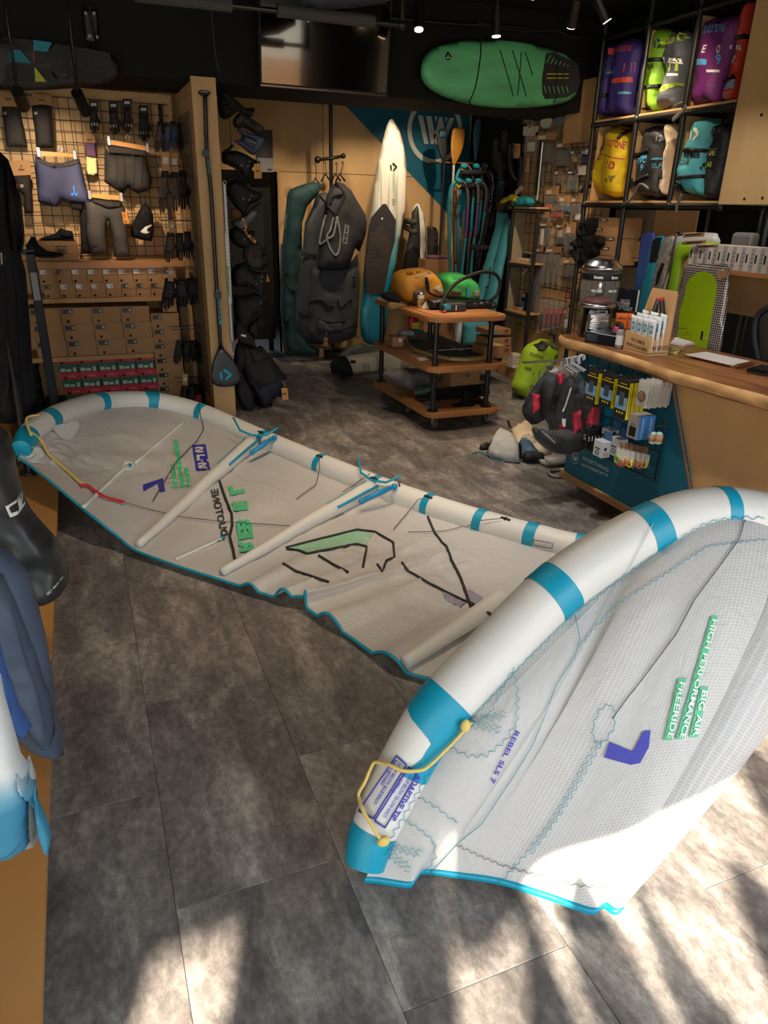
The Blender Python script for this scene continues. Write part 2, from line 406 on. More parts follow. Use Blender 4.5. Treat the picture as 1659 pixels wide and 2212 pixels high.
g=G();g.bx(1.32,2.07,YB+0.2,YB+0.24,0.13,1.92,0.004);d1=struct('door_1',g,black)
g=G();g.bx(1.98,2.04,YB+0.19,YB+0.25,0.0,0.13,0.004);part('door_foot',g,black,d1)
g=G();g.bx(0.5,4.6,10.1,10.2,0,3.05);struct('wall_far',g,wallblack)
# dropped black fascia box that carries the screen and the boards
g=G();g.bx(-4.1,4.42,5.8,6.5,2.38,3.05,0.004);struct('wall_fascia',g,wallblack)
# front of the shop, behind the camera: piers, header, cloth and boards added to shape the sun
YF=-0.9
g=G()
for x0,x1 in((-4.2,-4.0),(-0.62,-0.5),(3.5,4.6)):g.bx(x0,x1,YF-0.1,YF,0,3.05)
g.bx(-4.2,4.6,YF-0.1,YF,2.75,3.05)
struct('wall_front',g,wallblack)
bm_=bpy.data.materials.new('sun block cloth');bm_.use_nodes=True
_nt=bm_.node_tree;_t=_nt.nodes.new('ShaderNodeBsdfTranslucent');_t.inputs[0].default_value=(0.55,0.58,0.6,1)
_nt.links.new(_t.outputs[0],_nt.nodes['Material Output'].inputs[0])
g=G();g.bx(-4.0,-0.835,YF-0.06,YF-0.05,0.02,2.75);g.bx(-0.835,-0.62,YF-0.06,YF-0.05,1.33,2.75);g.bx(-0.815,-0.775,YF-0.06,YF-0.05,0.0,1.2);g.bx(-0.5,-0.10,YF-0.06,YF-0.05,0.0,2.75)  # added cloth panels, cut to hold direct sun off the floor
struct('sun_block',g,bm_)
ords5=('first','second','third','fourth','fifth')
caster_m=mat('shadow board',(150,160,165),0.5)
def shadow_caster(pts,lab,y=YF-0.16):  # unseen board, outline shaped to cast shadow on the floor
 x0=sum(p[0]for p in pts)/len(pts);z0=min(p[1]for p in pts)
 t=thing('shadow_board',lab,'board',(x0,y,z0));g=G();g.puff([(a-x0,b-z0)for a,b in smooth_closed(pts,4)],0.02,0.02);part('deck',g,caster_m,t)
shadow_caster([(-.13,2.74),(-.13,1.5),(-.12,1.24),(.04,1.26),(.127,1.38),(.319,1.43),(.595,1.51),(.85,1.56),(1.2,1.8),(1.6,2.1),(2.3,2.5),(2.4,2.74)],'unseen wide board behind the camera, added to block high sun')  # added to block high sun, lower edge follows the shadow line
for o_,q in zip(ords5,([(.0,0),(-.02,.6),(0,1.05),(.031,1.19),(.07,1.34),(.108,1.19),(.148,1.05),(.17,.6),(.16,0)],[(.20,0),(.2,.6),(.186,1.01),(.151,1.155),(.2,1.39),(.314,1.155),(.357,.99),(.38,.6),(.37,0)],
[(.39,0),(.385,.6),(.373,.98),(.357,1.11),(.39,1.28),(.448,1.12),(.529,.965),(.56,.6),(.55,0)],[(.57,0),(.57,.6),(.587,.95),(.619,1.08),(.70,1.24),(.80,1.08),(.86,.9),(.9,.6),(.88,0)],[(1.0,0),(.96,.6),(.90,1.1),(.88,1.3),(.96,1.46),(1.06,1.34),(1.14,1.1),(1.2,.6),(1.2,0)])):
 shadow_caster(q,'unseen narrow board shaped to cast floor shadows, %s from the left'%o_)  # added shadow casters, outlines follow the dark bands between sun streaks
g=G();g.bx(-16,20,-17.4,-17,-.1,1.5);struct('wall_street_low',g,mat('street wall low',(214,150,92),.9));g=G();g.bx(-16,20,-17.5,-17.4,-.1,3.6);struct('wall_street',g,mat('street wall',(232,218,190),.9))
# shoe wall behind the shelving on the left
g=G();g.bx(-2.4,0.84,6.62,6.68,0,2.38);struct('wall_shoes',g,birch)
# ply panel behind the hanging packs on the right and dark return
g=G();g.bx(4.20,4.24,5.38,6.75,0,2.6);struct('wall_packs',g,birch)
g=G();g.bx(-14,16,-20,-1.72,-.12,-.06);struct('trim_3',g,mat('pavement',(150,142,128),.9,nz=(2,.1)))
# ---------------------------------------------------------------- ceiling spotlights
spot_black=mat('spot black',(18,18,18),0.45)
lens_m=mat('spot lens',(255,236,200),0.3,emit=((255,225,180),6.0))
def make_spot(loc,aim,power,label,size=0.9,col=(1.0,0.78,0.54),L=0.17,r=0.036,stem=0.0):
 d=(Vector(aim)-Vector(loc)).normalized()
 t=thing('ceiling_spotlight',label,'spotlight',loc,group='track spotlights',rot=d.to_track_quat('-Z','Y').to_matrix())
 g=G();g.cyl((0,0,L*0.5),(0,0,-L*0.5),r,n=20);part('lamp_can',g,spot_black,t,smooth=False)
 g=G();g.cyl((0,0,-L*0.5-0.001),(0,0,-L*0.5-0.006),r*0.82,n=20);part('lens',g,lens_m,t)
 g=G();up=MX[t.name].inverted()@Vector((loc[0],loc[1],3.05));g.tube([(0,0,L*0.4),up],0.009,6);part('stem',g,spot_black,t)
 l=bpy.data.lights.new('spot','SPOT');l.energy=power;l.color=col;l.spot_size=size;l.spot_blend=0.6;l.shadow_soft_size=0.03
 lo=bpy.data.objects.new('spot',l);COL.objects.link(lo);lo.parent=t;lo.location=(0,0,-L*0.5-0.012)
 return t
for px,py,Y,aim,pw,sz,lab in(
(905,35,5.3,(2.05,4.4,0.0),50,.8,'black spotlight right of the wall screen, tilted to the left'),
(1073,47,5.2,(3.0,5.05,0.0),60,.8,'black spotlight hanging straight down above the green board'),
(1240,28,5.0,(3.85,6.1,1.0),60,.9,'black spotlight up in the corner left of the kite bags, left of two'),
(1300,18,4.9,(4.2,4.7,1.9),45,1.1,'black spotlight up in the corner left of the kite bags, right of two'),
(44,214,5.55,(-0.1,6.6,1.7),26,1.1,'black spotlight hanging below the dark board, nearer the left edge'),
(176,222,5.55,(0.45,6.5,1.5),34,1.1,'black spotlight hanging below the dark board with lit lens')):
 p=atY(px,py,Y);make_spot(tuple(p),aim,pw,lab,sz)
for(x,y,aim,pw,lab)in((2.0,6.8,(1.9,8.2,0.9),45,'ceiling spotlight behind the fascia, over the hanging bags'),(2.9,6.8,(2.95,8.0,1.4),55,'ceiling spotlight behind the fascia, over the paddle board'),(3.7,6.8,(3.6,8.0,1.6),40,'ceiling spotlight behind the fascia, over the sail booms'),
(2.7,4.4,(2.7,5.3,0.7),40,'ceiling spotlight over the trolley'),(1.6,3.9,(1.5,4.4,0),48,'ceiling spotlight over the open floor'),(0.7,3.0,(0.6,3.6,0),45,'ceiling spotlight over the far kite wing'),(1.5,2.4,(1.2,2.4,0),50,'ceiling spotlight over the middle of the kite'),(3.3,3.9,(4.05,4.9,2.1),26,'ceiling spotlight facing the kite bag shelving')):
 make_spot((x,y,2.85),aim,pw,'black '+lab,1.2)
for(x,y,aim,pw,lab)in((1.9,2.6,(2.6,2.6,0.5),60,'fill spotlight in neutral white, added for the counter front'),(2.1,4.1,(2.5,3.3,0.6),26,'fill spotlight in neutral white, added over the bagged vests'),(2.9,3.2,(3.7,3.9,1.2),40,'fill spotlight in neutral white, added over the boards behind the counter')):
 make_spot((x,y,2.85),aim,pw,'black '+lab,1.2,(1.0,.93,.84))  # unseen fill lamps, added to brighten the counter area
 # back door daylight spilling under the door
bl=bpy.data.lights.new('back_window','AREA');bl.energy=12;bl.size=0.8;bl.color=(0.7,0.82,1.0)
bo=bpy.data.objects.new('back_window',bl);COL.objects.link(bo);bo.location=(1.8,9.9,1.2);bo.rotation_euler=(PI/2,0,PI)
# ---------------------------------------------------------------- the kite
def kite_mat(name,base,tr,sc=(90,90),line=0.10,rough=0.42,grain=0.0):
 m=bpy.data.materials.new(name);m.use_nodes=True;nt=m.node_tree;L=nt.links;p=nt.nodes['Principled BSDF'];out=nt.nodes['Material Output']
 uv=nt.nodes.new('ShaderNodeUVMap');sx=nt.nodes.new('ShaderNodeSeparateXYZ');L.new(uv.outputs[0],sx.inputs[0])
 ms=[]
 for i in(0,1):
  a=nt.nodes.new('ShaderNodeMath');a.operation='MULTIPLY';a.inputs[1].default_value=sc[i];L.new(sx.outputs[i],a.inputs[0])
  f=nt.nodes.new('ShaderNodeMath');f.operation='FRACT';L.new(a.outputs[0],f.inputs[0])
  c=nt.nodes.new('ShaderNodeMath');c.operation='LESS_THAN';c.inputs[1].default_value=0.28;L.new(f.outputs[0],c.inputs[0]);ms.append(c)
 mx=nt.nodes.new('ShaderNodeMath');mx.operation='MAXIMUM';L.new(ms[0].outputs[0],mx.inputs[0]);L.new(ms[1].outputs[0],mx.inputs[1])
 mixc=nt.nodes.new('ShaderNodeMix');mixc.data_type='RGBA';b=rgb(*base)
 mixc.inputs[6].default_value=b;mixc.inputs[7].default_value=tuple(min(1,x*(1+line))for x in b[:3])+(1,)
 L.new(mx.outputs[0],mixc.inputs[0]);L.new(mixc.outputs[2],p.inputs['Base Color'])
 p.inputs['Roughness'].default_value=rough;p.inputs['Specular IOR Level'].default_value=0.4
 t=nt.nodes.new('ShaderNodeBsdfTranslucent');L.new(mixc.outputs[2],t.inputs['Color'])
 ms2=nt.nodes.new('ShaderNodeMixShader');ms2.inputs[0].default_value=tr;L.new(p.outputs[0],ms2.inputs[1]);L.new(t.outputs[0],ms2.inputs[2]);L.new(ms2.outputs[0],out.inputs[0])
 n=nt.nodes.new('ShaderNodeTexNoise');n.inputs['Scale'].default_value=26;n.inputs['Detail'].default_value=5;n.inputs['Distortion'].default_value=1.2
 tc=nt.nodes.new('ShaderNodeTexCoord');L.new(tc.outputs['Object'],n.inputs['Vector'])
 bp=nt.nodes.new('ShaderNodeBump');bp.inputs['Strength'].default_value=0.4;bp.inputs['Distance'].default_value=0.012;L.new(n.outputs['Fac'],bp.inputs['Height']);L.new(bp.outputs[0],p.inputs['Normal'])
 return m
canopy_m=kite_mat('kite canopy',(207,205,204),0.20,(110,110),0.22)
dacron=mat('white dacron',(222,220,216),0.45,bump=(30,0.04))
kteal=mat('kite teal',(10,152,186),0.45)
kgreen=mat('kite green',(84,196,142),0.55);kblue=mat('kite blue',(58,60,170),0.5)
kblack=mat('kite black line',(42,40,40),0.7)
stitch=mat('teal stitching',(70,160,178),0.7);dstitch=mat('grey stitching',(110,112,112),0.7)
rope_y=mat('yellow rope',(226,196,112),0.75);rope_r=mat('red rope',(200,40,44),0.75);line_g=mat('grey bridle line',(96,96,96),0.7)
def wz(x,y,z):return np.array(atZ(x,y,z))
def wd(x,y,d):return np.array(atD(x,y,d))
# rows from far tip to near tip: LE centre, LE radius, canopy attachment, TE point
rows=[]
def far(lx,ly,lz,r,tx,ty,tz):
 c=wz(lx,ly,lz);rows.append((c,r,None,wz(tx,ty,tz)))
for a in((46,970,.34,.050,38,988,.31),(64,938,.37,.062,62,1004,.28),(98,912,.38,.066,84,1022,.26),(150,888,.37,.068,115,1046,.235),(226,869,.335,.069,160,1083,.19),
(330,868,.285,.070,215,1128,.13),(430,891,.215,.070,255,1160,.075),(548,942,.15,.070,295,1190,.04),(672,995,.115,.070,380,1222,.03),
(798,1046,.09,.070,470,1251,.03),(900,1084,.08,.070,540,1273,.03),(1000,1117,.08,.070,600,1291,.03),(1090,1143,.08,.070,655,1290,.06),(1130,1154,.08,.070,668,1318,.03),
(1170,1164,.08,.070,750,1372,.02),(1250,1183,.08,.070,866,1449,.02)):far(*a)
for le,te in(((2.42,2.25,.12),(1.08,1.84,.03)),((2.47,1.9,.26),(1.30,1.60,.05)),((2.48,1.62,.46),(1.42,1.35,.06)),((2.40,1.46,.60),(1.42,1.2,.04))):
 rows.append((np.array(le),.072,None,np.array(te)))
def near(lx,ly,d,r,ax,ay,tx,ty,tz=.03):
 c=wd(lx,ly,d);v=(CP-c)/np.linalg.norm(CP-c)
 a=wd(ax,ay,d);q=a-c;q=q-v*q.dot(v);L=np.linalg.norm(q);
 k=min(0.97,L/r);dirn=(q/(L+1e-9))*k+v*math.sqrt(1-k*k)
 rows.append((c,r,c+dirn*r*1.0,wz(tx,ty,tz)))
for a in((1800,1175,2.50,.074,1795,1180,1352,1948),(1700,1132,2.42,.075,1695,1140,1300,1962),(1610,1112,2.33,.076,1608,1114,1272,1974),(1520,1110,2.25,.077,1525,1124,1185,1944),(1425,1136,2.16,.077,1448,1172,1080,1911),(1310,1198,2.08,.077,1348,1244,985,1896),
(1195,1280,2.00,.076,1240,1326,912,1888),(1065,1410,1.95,.075,1110,1450,896,1902),(945,1540,1.93,.073,1000,1572,884,1917),(862,1680,1.96,.069,915,1690,850,1914),(806,1800,1.995,.060,858,1796,812,1908),(788,1868,2.02,.050,822,1850,784,1905)):near(*a)
NR=len(rows);SUB=10
# fill in attachments of the far rows: tangent side of the tube facing the trailing edge, low
R2=[]
for c,r,a,t in rows:
 if a is None:
  h=t-c;h=h/np.linalg.norm(h);dn=np.array([0,0,-1.0]);q=h*0.92+dn*0.25;a=c+q/np.linalg.norm(q)*r
 R2.append((c,r,a,t))
LEc=np.array(crom([q[0]for q in R2],SUB));LEr=np.array(crom([[q[1]]for q in R2],SUB))[:,0]
AT=np.array(crom([q[2]for q in R2],SUB));TE=np.array(crom([q[3]for q in R2],SUB))
NS=len(LEc);NT=52
IC=15 # row index of the third strut
nearF=np.array([min(1,max(0,(i/SUB-19.5)/1.5))for i in range(NS)]) # 1 on the near, folded-over wing
P=np.zeros((NS,NT,3))
for i in range(NS):
 ch=TE[i]-AT[i];s=i/SUB
 sd_=TE[min(i+1,NS-1)]-TE[max(i-1,0)]
 nrm=np.cross(AT[min(i+1,NS-1)]-AT[max(i-1,0)],ch);nrm/=(np.linalg.norm(nrm)+1e-9)
 if s>18 and nrm.dot(CP-AT[i])<0:nrm=-nrm
 L=np.linalg.norm(ch)
 for j in range(NT):
  t=j/(NT-1);p=AT[i]+ch*t
  if s>=18.5:
   f=min(1,(s-18.5)/1.5);w=min(1,(NR-1-s)/4.0)
   p=p+nrm*(0.085*w*L*f*math.sin(PI*min(1,t**0.72)))
  v=Vector(p)
  if s<18.5: # crumpled sheet lying on the floor
   e=math.sin(PI*min(1,max(0,t)))*0.9+0.1
   a=noise.noise(v*5.0)*0.018+abs(noise.noise(Vector((v.x*13+v.y*6,v.y*16-v.x*5,3))))*0.022+abs(noise.noise(Vector((v.x*20-v.y*22,v.y*12+v.x*9,9))))*.014+noise.noise(v*30)*0.005
   fold=0.0
   if s>9:fold=0.045*max(0,math.sin(s*5.2))*t*t*min(1,(s-9)/1.5) # loose folds towards the trailing edge
   sag=-0.03*math.sin(PI*t)*min(1,max(0,(6.5-s)/3))
   p=p+np.array([0,0,a*e+fold+sag]);p[2]=max(p[2],0.012)
  else:
   a=(noise.noise(v*6)*0.006+abs(noise.noise(v*16))*0.004)*math.sin(PI*t)
   p=p+nrm*a
   p[2]=max(p[2],0.014)
  P[i,j]=p
def grid_mesh(name,Q,mats,uvs=None,off=0.0):
 n,m=Q.shape[:2];me=bpy.data.meshes.new(name)
 F=[(i*m+j,(i+1)*m+j,(i+1)*m+j+1,i*m+j+1)for i in range(n-1)for j in range(m-1)]
 me.from_pydata([tuple(v)for v in Q.reshape(-1,3)],[],F)
 if uvs is not None:
  ul=me.uv_layers.new(name='UVMap');U=uvs.reshape(-1,2)
  idx=np.array([l.vertex_index for l in me.loops]);ul.data.foreach_set('uv',U[idx].ravel())
 me.shade_smooth();me.materials.append(mats);return me,F
uu=np.concatenate([[0],np.cumsum(np.linalg.norm(np.diff(0.5*(AT+TE),axis=0),axis=1))])
UV=np.zeros((NS,NT,2))
for i in range(NS):
 UV[i,:,0]=uu[i];UV[i,:,1]=np.linspace(0,np.linalg.norm(TE[i]-AT[i]),NT)
kite=thing('kite','white inflatable kite with teal bands spread over the shop floor, near wing folded over','kite',(1.0,2.6,0))
KI=MX[kite.name].inverted();Koff=np.array([1.0,2.6,0])
me,KF=grid_mesh('canopy',P-Koff,canopy_m,UV)
part('canopy',me,canopy_m,kite)
KB=BVHTree.FromPolygons([tuple(v)for v in P.reshape(-1,3)],KF)
KN=P[2:] # noqa
class KG(G):pass
def sweep_grid(C,Rr,n=28):
 N=len(C);out=np.zeros((N,n+1,3));prev=None
 for i in range(N):
  t=C[min(i+1,N-1)]-C[max(i-1,0)];t=t/np.linalg.norm(t)
  a=AT[i]-LEc[i]if len(C)==NS else None
  u=a-t*a.dot(t);u/=np.linalg.norm(u);w=np.cross(t,u)
  for k in range(n+1):
   th=2*PI*k/n;out[i,k]=C[i]+Rr[i]*(u*math.cos(th)+w*math.sin(th))
 return out
LEg=sweep_grid(LEc,LEr)
# caps at both tips
def le_patch(name,i0,i1,m,lift,kmask=None,label=None,fine=1):
 Q=sweep_grid(LEc,LEr+lift)[i0:i1+1]
 if kmask is None:
  me,F=grid_mesh(name,Q-Koff,m);return part(name,me,m,kite,label=label)
 me=bpy.data.meshes.new(name);n,q=Q.shape[:2]
 F=[(i*q+j,(i+1)*q+j,(i+1)*q+j+1,i*q+j+1)for i in range(n-1)for j in range(q-1)if kmask((i0+i+.5)/SUB,(j+.5)/(q-1))]
 me.from_pydata([tuple(v)for v in(Q-Koff).reshape(-1,3)],[],F);me.shade_smooth();me.materials.append(m);return part(name,me,m,kite,label=label)
Q=LEg
c0=LEc[0]+(LEc[0]-LEc[3])*0.2;c1=LEc[-1]+(LEc[-1]-LEc[-4])*0.3
Qc=np.concatenate([c0+(Q[:1]-LEc[0])*0.05,c0*0.6+LEc[0]*0.4+(Q[:1]-LEc[0])*0.8,Q,c1*0.6+LEc[-1]*0.4+(Q[-1:]-LEc[-1])*0.85,c1+(Q[-1:]-LEc[-1])*0.05])
me,_=grid_mesh('leading_edge',Qc-Koff,dacron);part('leading_edge',me,dacron,kite)
F_LE=[(i*29+j,(i+1)*29+j,(i+1)*29+j+1,i*29+j+1)for i in range(NS-1)for j in range(28)]
LB=BVHTree.FromPolygons([tuple(v)for v in LEg.reshape(-1,3)],F_LE)
def band_at(x,y,wm,name='band',mm=kteal,arc=None):
 """teal band round the leading edge where it is seen at pixel x,y; wm = width in metres"""
 h=LB.ray_cast(Vector(CP),Vector(ray(x,y)).normalized())
 if h[0]is None:return None
 i=int(np.argmin(np.linalg.norm(LEc-np.array(h[0]),axis=1)))
 t=LEc[min(i+1,NS-1)]-LEc[max(i-1,0)];t=t/np.linalg.norm(t);r=LEr[i]+0.0015
 c=LEc[i]+t*np.dot(np.array(h[0])-LEc[i],t)
 a=AT[i]-LEc[i];u=a-t*a.dot(t);u/=np.linalg.norm(u);w=np.cross(t,u);g=G();A=[];n=28
 for s in(-wm/2,0,wm/2):A.append([g.b.verts.new(tuple(c+t*s+r*(u*math.cos(2*PI*k/n)+w*math.sin(2*PI*k/n))))for k in range(n)])
 for q in range(2):
  for k in range(n):g.b.faces.new((A[q][k],A[q][(k+1)%n],A[q+1][(k+1)%n],A[q+1][k]))
 g.sm=True;return part(name,g,mm,kite,world=True)
for x,y,w_ in((122,896,.095),(228,862,.095),(330,860,.095),(427,882,.06),(563,940,.05),(684,992,.045),(805,1040,.045),(920,1078,.045),(1035,1110,.05),(1148,1138,.06),(1260,1155,.06),
(1212,1268,.07),(1425,1128,.062),(1592,1092,.04)):band_at(x,y,w_)
# tip patches
le_patch('tip_patch',0,9,kteal,.0014)
def fine_patch(s0,s1,mask,name,m,ns=140,nk=240):
 ss=np.linspace(s0,s1,ns);I=lambda A:np.stack([np.interp(ss*SUB,np.arange(NS),A[:,j])for j in range(3)],1)
 C,A2,R_=I(LEc),I(AT),np.interp(ss*SUB,np.arange(NS),LEr);Tn=np.gradient(C,axis=0);V=[];F=[]
 for i in range(ns):
  t=Tn[i]/np.linalg.norm(Tn[i]);a=A2[i]-C[i];u=a-t*a.dot(t);u/=np.linalg.norm(u);w=np.cross(t,u)
  for k in range(nk):th=2*PI*k/nk;V.append(tuple(C[i]+(R_[i]+.0016)*(u*math.cos(th)+w*math.sin(th))-Koff))
 for i in range(ns-1):
  for k in range(nk):
   if mask((ss[i]+ss[i+1])/2,((k+.5)/nk+.5)%1-.5):F.append((i*nk+k,i*nk+(k+1)%nk,(i+1)*nk+(k+1)%nk,(i+1)*nk+k))
 me=bpy.data.meshes.new(name);me.from_pydata(V,[],F);me.shade_smooth();me.materials.append(m);return part(name,me,m,kite)
def sm_(a,b,x):t=min(1,max(0,(x-a)/(b-a)));return t*t*(3-2*t)
fine_patch(27.75,28.86,lambda s,k:abs(k)<(.5-.36*sm_(28.08,28.34,s)+.05*sm_(28.5,28.86,s)),'tip_patch',kteal)
fine_patch(29.9,31.0,lambda s,k:True,'tip_patch',kteal,30,60)
for e,c_,k_ in((0,c0,1),(-1,c1,-1)):
 B0=LEc[e]+(LEg[e]-LEc[e])*1.03;g_=np.stack([B0,c_*.6+LEc[e]*.4+(LEg[e]-LEc[e])*.87,c_*1.02-LEc[e]*.02+(LEg[e]-LEc[e])*.05,c_*1.03-LEc[e]*.03+(LEg[e]-LEc[e])*.001][::k_]);me,_=grid_mesh('tip_cap',g_-Koff,kteal);part('tip_cap',me,kteal,kite)
def khit(x,y,bvh=None,lift=0.002):
 d=Vector(ray(x,y)).normalized();best=None
 for b in((KB,LB)if bvh is None else(bvh,)):
  h=b.ray_cast(Vector(CP),d)
  if h[0]is not None and(best is None or h[3]<best[3]):best=h
 if best is None:return None
 n=best[1]if best[1].dot(d)<0 else-best[1]
 return best[0]+n*lift-d*lift
def kfill(pts,m,name,res=None,lift=0.0025,bvh=None):
 """flat print on the cloth: outline in photo pixels laid onto the surface point by point"""
 A=np.array(pts,float);w=min(A.max(0)-A.min(0))
 V,F,D=fill(pts,res or max(5,w/3));W3=[khit(x,y,bvh,lift)for x,y in V]
 F=[f for f in F if all(W3[i]is not None for i in f)]
 W3=[v if v is not None else Vector((1,2,0))for v in W3]
 return flat(W3,F,name,m,kite)
def kline(pts,wpx,m,name,bvh=None,step=8,lift=0.003):
 """a stitched line: thin cord on the cloth"""
 out=[]
 for(a,b),(c,d)in zip(pts,pts[1:]):
  n=max(1,int(math.hypot(c-a,d-b)/step))
  for k in range(n):out.append((a+(c-a)*k/n,b+(d-b)*k/n))
 out.append(pts[-1]);W3=[khit(x,y,bvh,lift)for x,y in out];W3=[v for v in W3 if v is not None]
 if len(W3)<2:return
 dist=(W3[0]-Vector(CP)).length
 g=G();g.tube(W3,wpx*0.5*dist/FPX,5);return part(name,g,m,kite,world=True)
def ktext(s,p0,p1,h,m,name='lettering',mirror=False,lift=0.003,bold=0.02,bvh=None):
 """print along p0->p1 (photo pixels), h = height in pixels to the left of the baseline direction"""
 V,F,w,hh=text_geo(s,bold);dx,dy=p1[0]-p0[0],p1[1]-p0[1];L=math.hypot(dx,dy);ex=(dx/L,dy/L);up=(ex[1],-ex[0])if not mirror else(-ex[1],ex[0])
 W3=[khit(p0[0]+ex[0]*v[0]/w*L+up[0]*v[1]/hh*h,p0[1]+ex[1]*v[0]/w*L+up[1]*v[1]/hh*h,bvh,lift)for v in V]
 F=[f for f in F if all(W3[i]is not None for i in f)];W3=[v if v is not None else Vector((1,2,0))for v in W3]
 return flat(W3,F,name,m,kite)
def zig(pts,amp,wl):
 out=[];side=1
 for(a,b),(c,d)in zip(pts,pts[1:]):
  L=math.hypot(c-a,d-b);n=max(1,int(L/wl))
  for k in range(n):
   t=k/n;nx,ny=-(d-b)/L,(c-a)/L;out.append((a+(c-a)*t+nx*amp*side,b+(d-b)*t+ny*amp*side));side=-side
 out.append(pts[-1]);return out
 # struts on the inside of the far wing
def strut(x0,y0,x1,y1,r0,r1):
 a=khit(x0,y0,KB,0);b=khit(x1,y1,KB,0);n=26;pts=[];rs=[]
 for i in range(n+1):
  t=i/n;q=khit(x0+(x1-x0)*t,y0+(y1-y0)*t,KB,0);r=r0+(r1-r0)*t
  p=a.lerp(b,t);p.z=max(p.z,(q.z if q else p.z))+r*0.75;pts.append(p);rs.append(r)
 pts=[Vector(v)for v in np.array(pts)]
 zs=[p.z for p in pts]
 for i in range(1,n):pts[i].z=sum(zs[max(0,i-3):i+4])/len(zs[max(0,i-3):i+4])
 g=G();g.tube(pts,rs,16);part('strut',g,dacron,kite,world=True)
 return pts,rs
sA=strut(300,1184,545,968,.020,.050);sB=strut(480,1243,802,1068,.020,.050);sC=strut(875,1440,1085,1308,.026,.046)
# teal reinforcement tapes and inflation hoses at the strut roots
for pts,rs in(sA,sB):
 for sgn in(-1,1):
  g=G();d=(pts[-1]-pts[0]).normalized();sd2=d.cross(Vector((0,0,1))).normalized()
  g.tube([pts[i]+sd2*sgn*(rs[i]*0.86)+Vector((0,0,rs[i]*0.52))for i in range(18,27)],0.008,6);part('reinforcement_tape',g,kteal,kite,world=True)
 e=pts[-1];g=G();r=rs[-1]
 g.tube([e+sd2*(-0.17)+Vector((0,0,r+.07))+d*0.10,e+sd2*(-.09)+Vector((0,0,r+.02))+d*.02,e+Vector((0,0,r*1.02)),e+sd2*.10+Vector((0,0,r+.01))+d*0.0,e+sd2*.17+Vector((0,0,r+.05))+d*.05],0.007,6);part('reinforcement_tape',g,kteal,kite,world=True)
 g=G();b=e-d*0.05;hs=[b+sd2*(.16)+Vector((0,0,.05))+d*.05,b+sd2*.14-d*.06+Vector((0,0,.05)),b+sd2*.10-d*.18+Vector((0,0,.03))]
 g.tube(hs,[.010,.018,.013],8);g.sph(tuple(hs[0]),.018);g.sph(tuple(hs[2]),.017);part('inflation_hose',g,mat('hose blue',(26,140,200),.4),kite,world=True)
 # trailing edge piping
g=G();te=[Vector(P[i,-1])for i in range(0,10*20)];g.tube(te,.0065,6);part('trailing_edge_piping',g,kteal,kite,world=True)
me=bpy.data.meshes.new('trailing_edge_tape');n0=202;Qt=np.stack([P[n0:,-1]+(P[n0:,-4]-P[n0:,-1])/np.linalg.norm(P[n0:,-4]-P[n0:,-1],axis=1)[:,None]*.017,P[n0:,-1]],1)
me,_=grid_mesh('trailing_edge_tape',Qt-Koff,kteal);part('trailing_edge_tape',me,kteal,kite,solid=0.006)
# ---- near wing print and seams
KNB=KB
seamA=[(836,1822),(930,1660),(1010,1562),(1130,1432),(1240,1326),(1350,1243),(1450,1174),(1528,1128),(1600,1117),(1650,1120)]
kline(zig(seamA,4,11),1.7,stitch,'seam_stitching',step=12)
kline(zig([(1250,1395),(1330,1308),(1430,1245),(1530,1180),(1655,1165)],2.5,8),1.5,stitch,'seam_stitching',step=12)
kline([(1608,1122),(1596,1165),(1560,1215),(1500,1295),(1460,1370),(1400,1450),(1345,1520),(1322,1552)],2,dstitch,'seam_stitching')
kline(zig([(1290,1600),(1250,1672),(1200,1760),(1140,1840),(1078,1908)],4,10),1.5,stitch,'seam_stitching',step=12)
kline(zig([(1300,1602),(1258,1676),(1206,1764),(1146,1844)],4,10),1.5,stitch,'seam_stitching',step=12)
kline([(1242,1330),(1252,1380),(1240,1420),(1200,1480),(1178,1540),(1150,1610),(1100,1690),(1040,1780),(990,1820),(930,1885)],1.5,stitch,'seam_stitching')
oval=[(1304+26*math.cos(t)*math.cos(-1.0)-44*math.sin(t)*math.sin(-1.0)*-1*0.55,1566+26*math.sin(t)*1.2)for t in np.linspace(0,2*PI,40)]
kline(zig([(1304+22*math.cos(t)+10*math.sin(t),1564+42*math.sin(t)*-1)for t in np.linspace(0,2*PI,22)],3,7),1.5,stitch,'seam_stitching')
kline(zig([(1018,1568),(1060,1540),(1108,1440)],3,9),1.5,stitch,'seam_stitching')
kline(zig([(972,1615),(1010,1634),(1050,1632),(1090,1600),(1116,1560),(1118,1500),(1110,1450)],4,10),1.5,stitch,'seam_stitching')
for a,b in(((1018,1553),(1092,1540)),((1018,1563),(1092,1549)),((1016,1560),(1082,1570)),((1014,1570),(1080,1580))):kline(zig([a,b],5,7),1.5,stitch,'seam_stitching',step=12)
for a,b in(((840,1822),(912,1840)),((838,1830),(908,1850)),((836,1834),(888,1872)),((832,1842),(884,1882))):kline(zig([a,b],5,7),1.5,stitch,'seam_stitching',step=12)
kline(zig([(872,1770),(905,1790),(935,1815),(940,1850),(918,1885)],3,9),1.5,stitch,'seam_stitching')
kline(zig([(905,1722),(945,1745),(985,1775)],3,9),1.5,stitch,'seam_stitching')
kline(zig([(988,1825),(1040,1850),(1085,1868)],3,8),1.5,dstitch,'seam_stitching')
kline(zig([(1085,1868),(1160,1890),(1245,1912),(1310,1918)],3,9),1.5,dstitch,'seam_stitching')
kline([(1060,1530),(1200,1390),(1330,1260)],1.5,mat('pale seam',(200,205,210)),'panel_seam')
kline([(1410,1130),(1350,1240),(1200,1500),(1000,1800)],1.5,mat('pale seam'),'panel_seam')
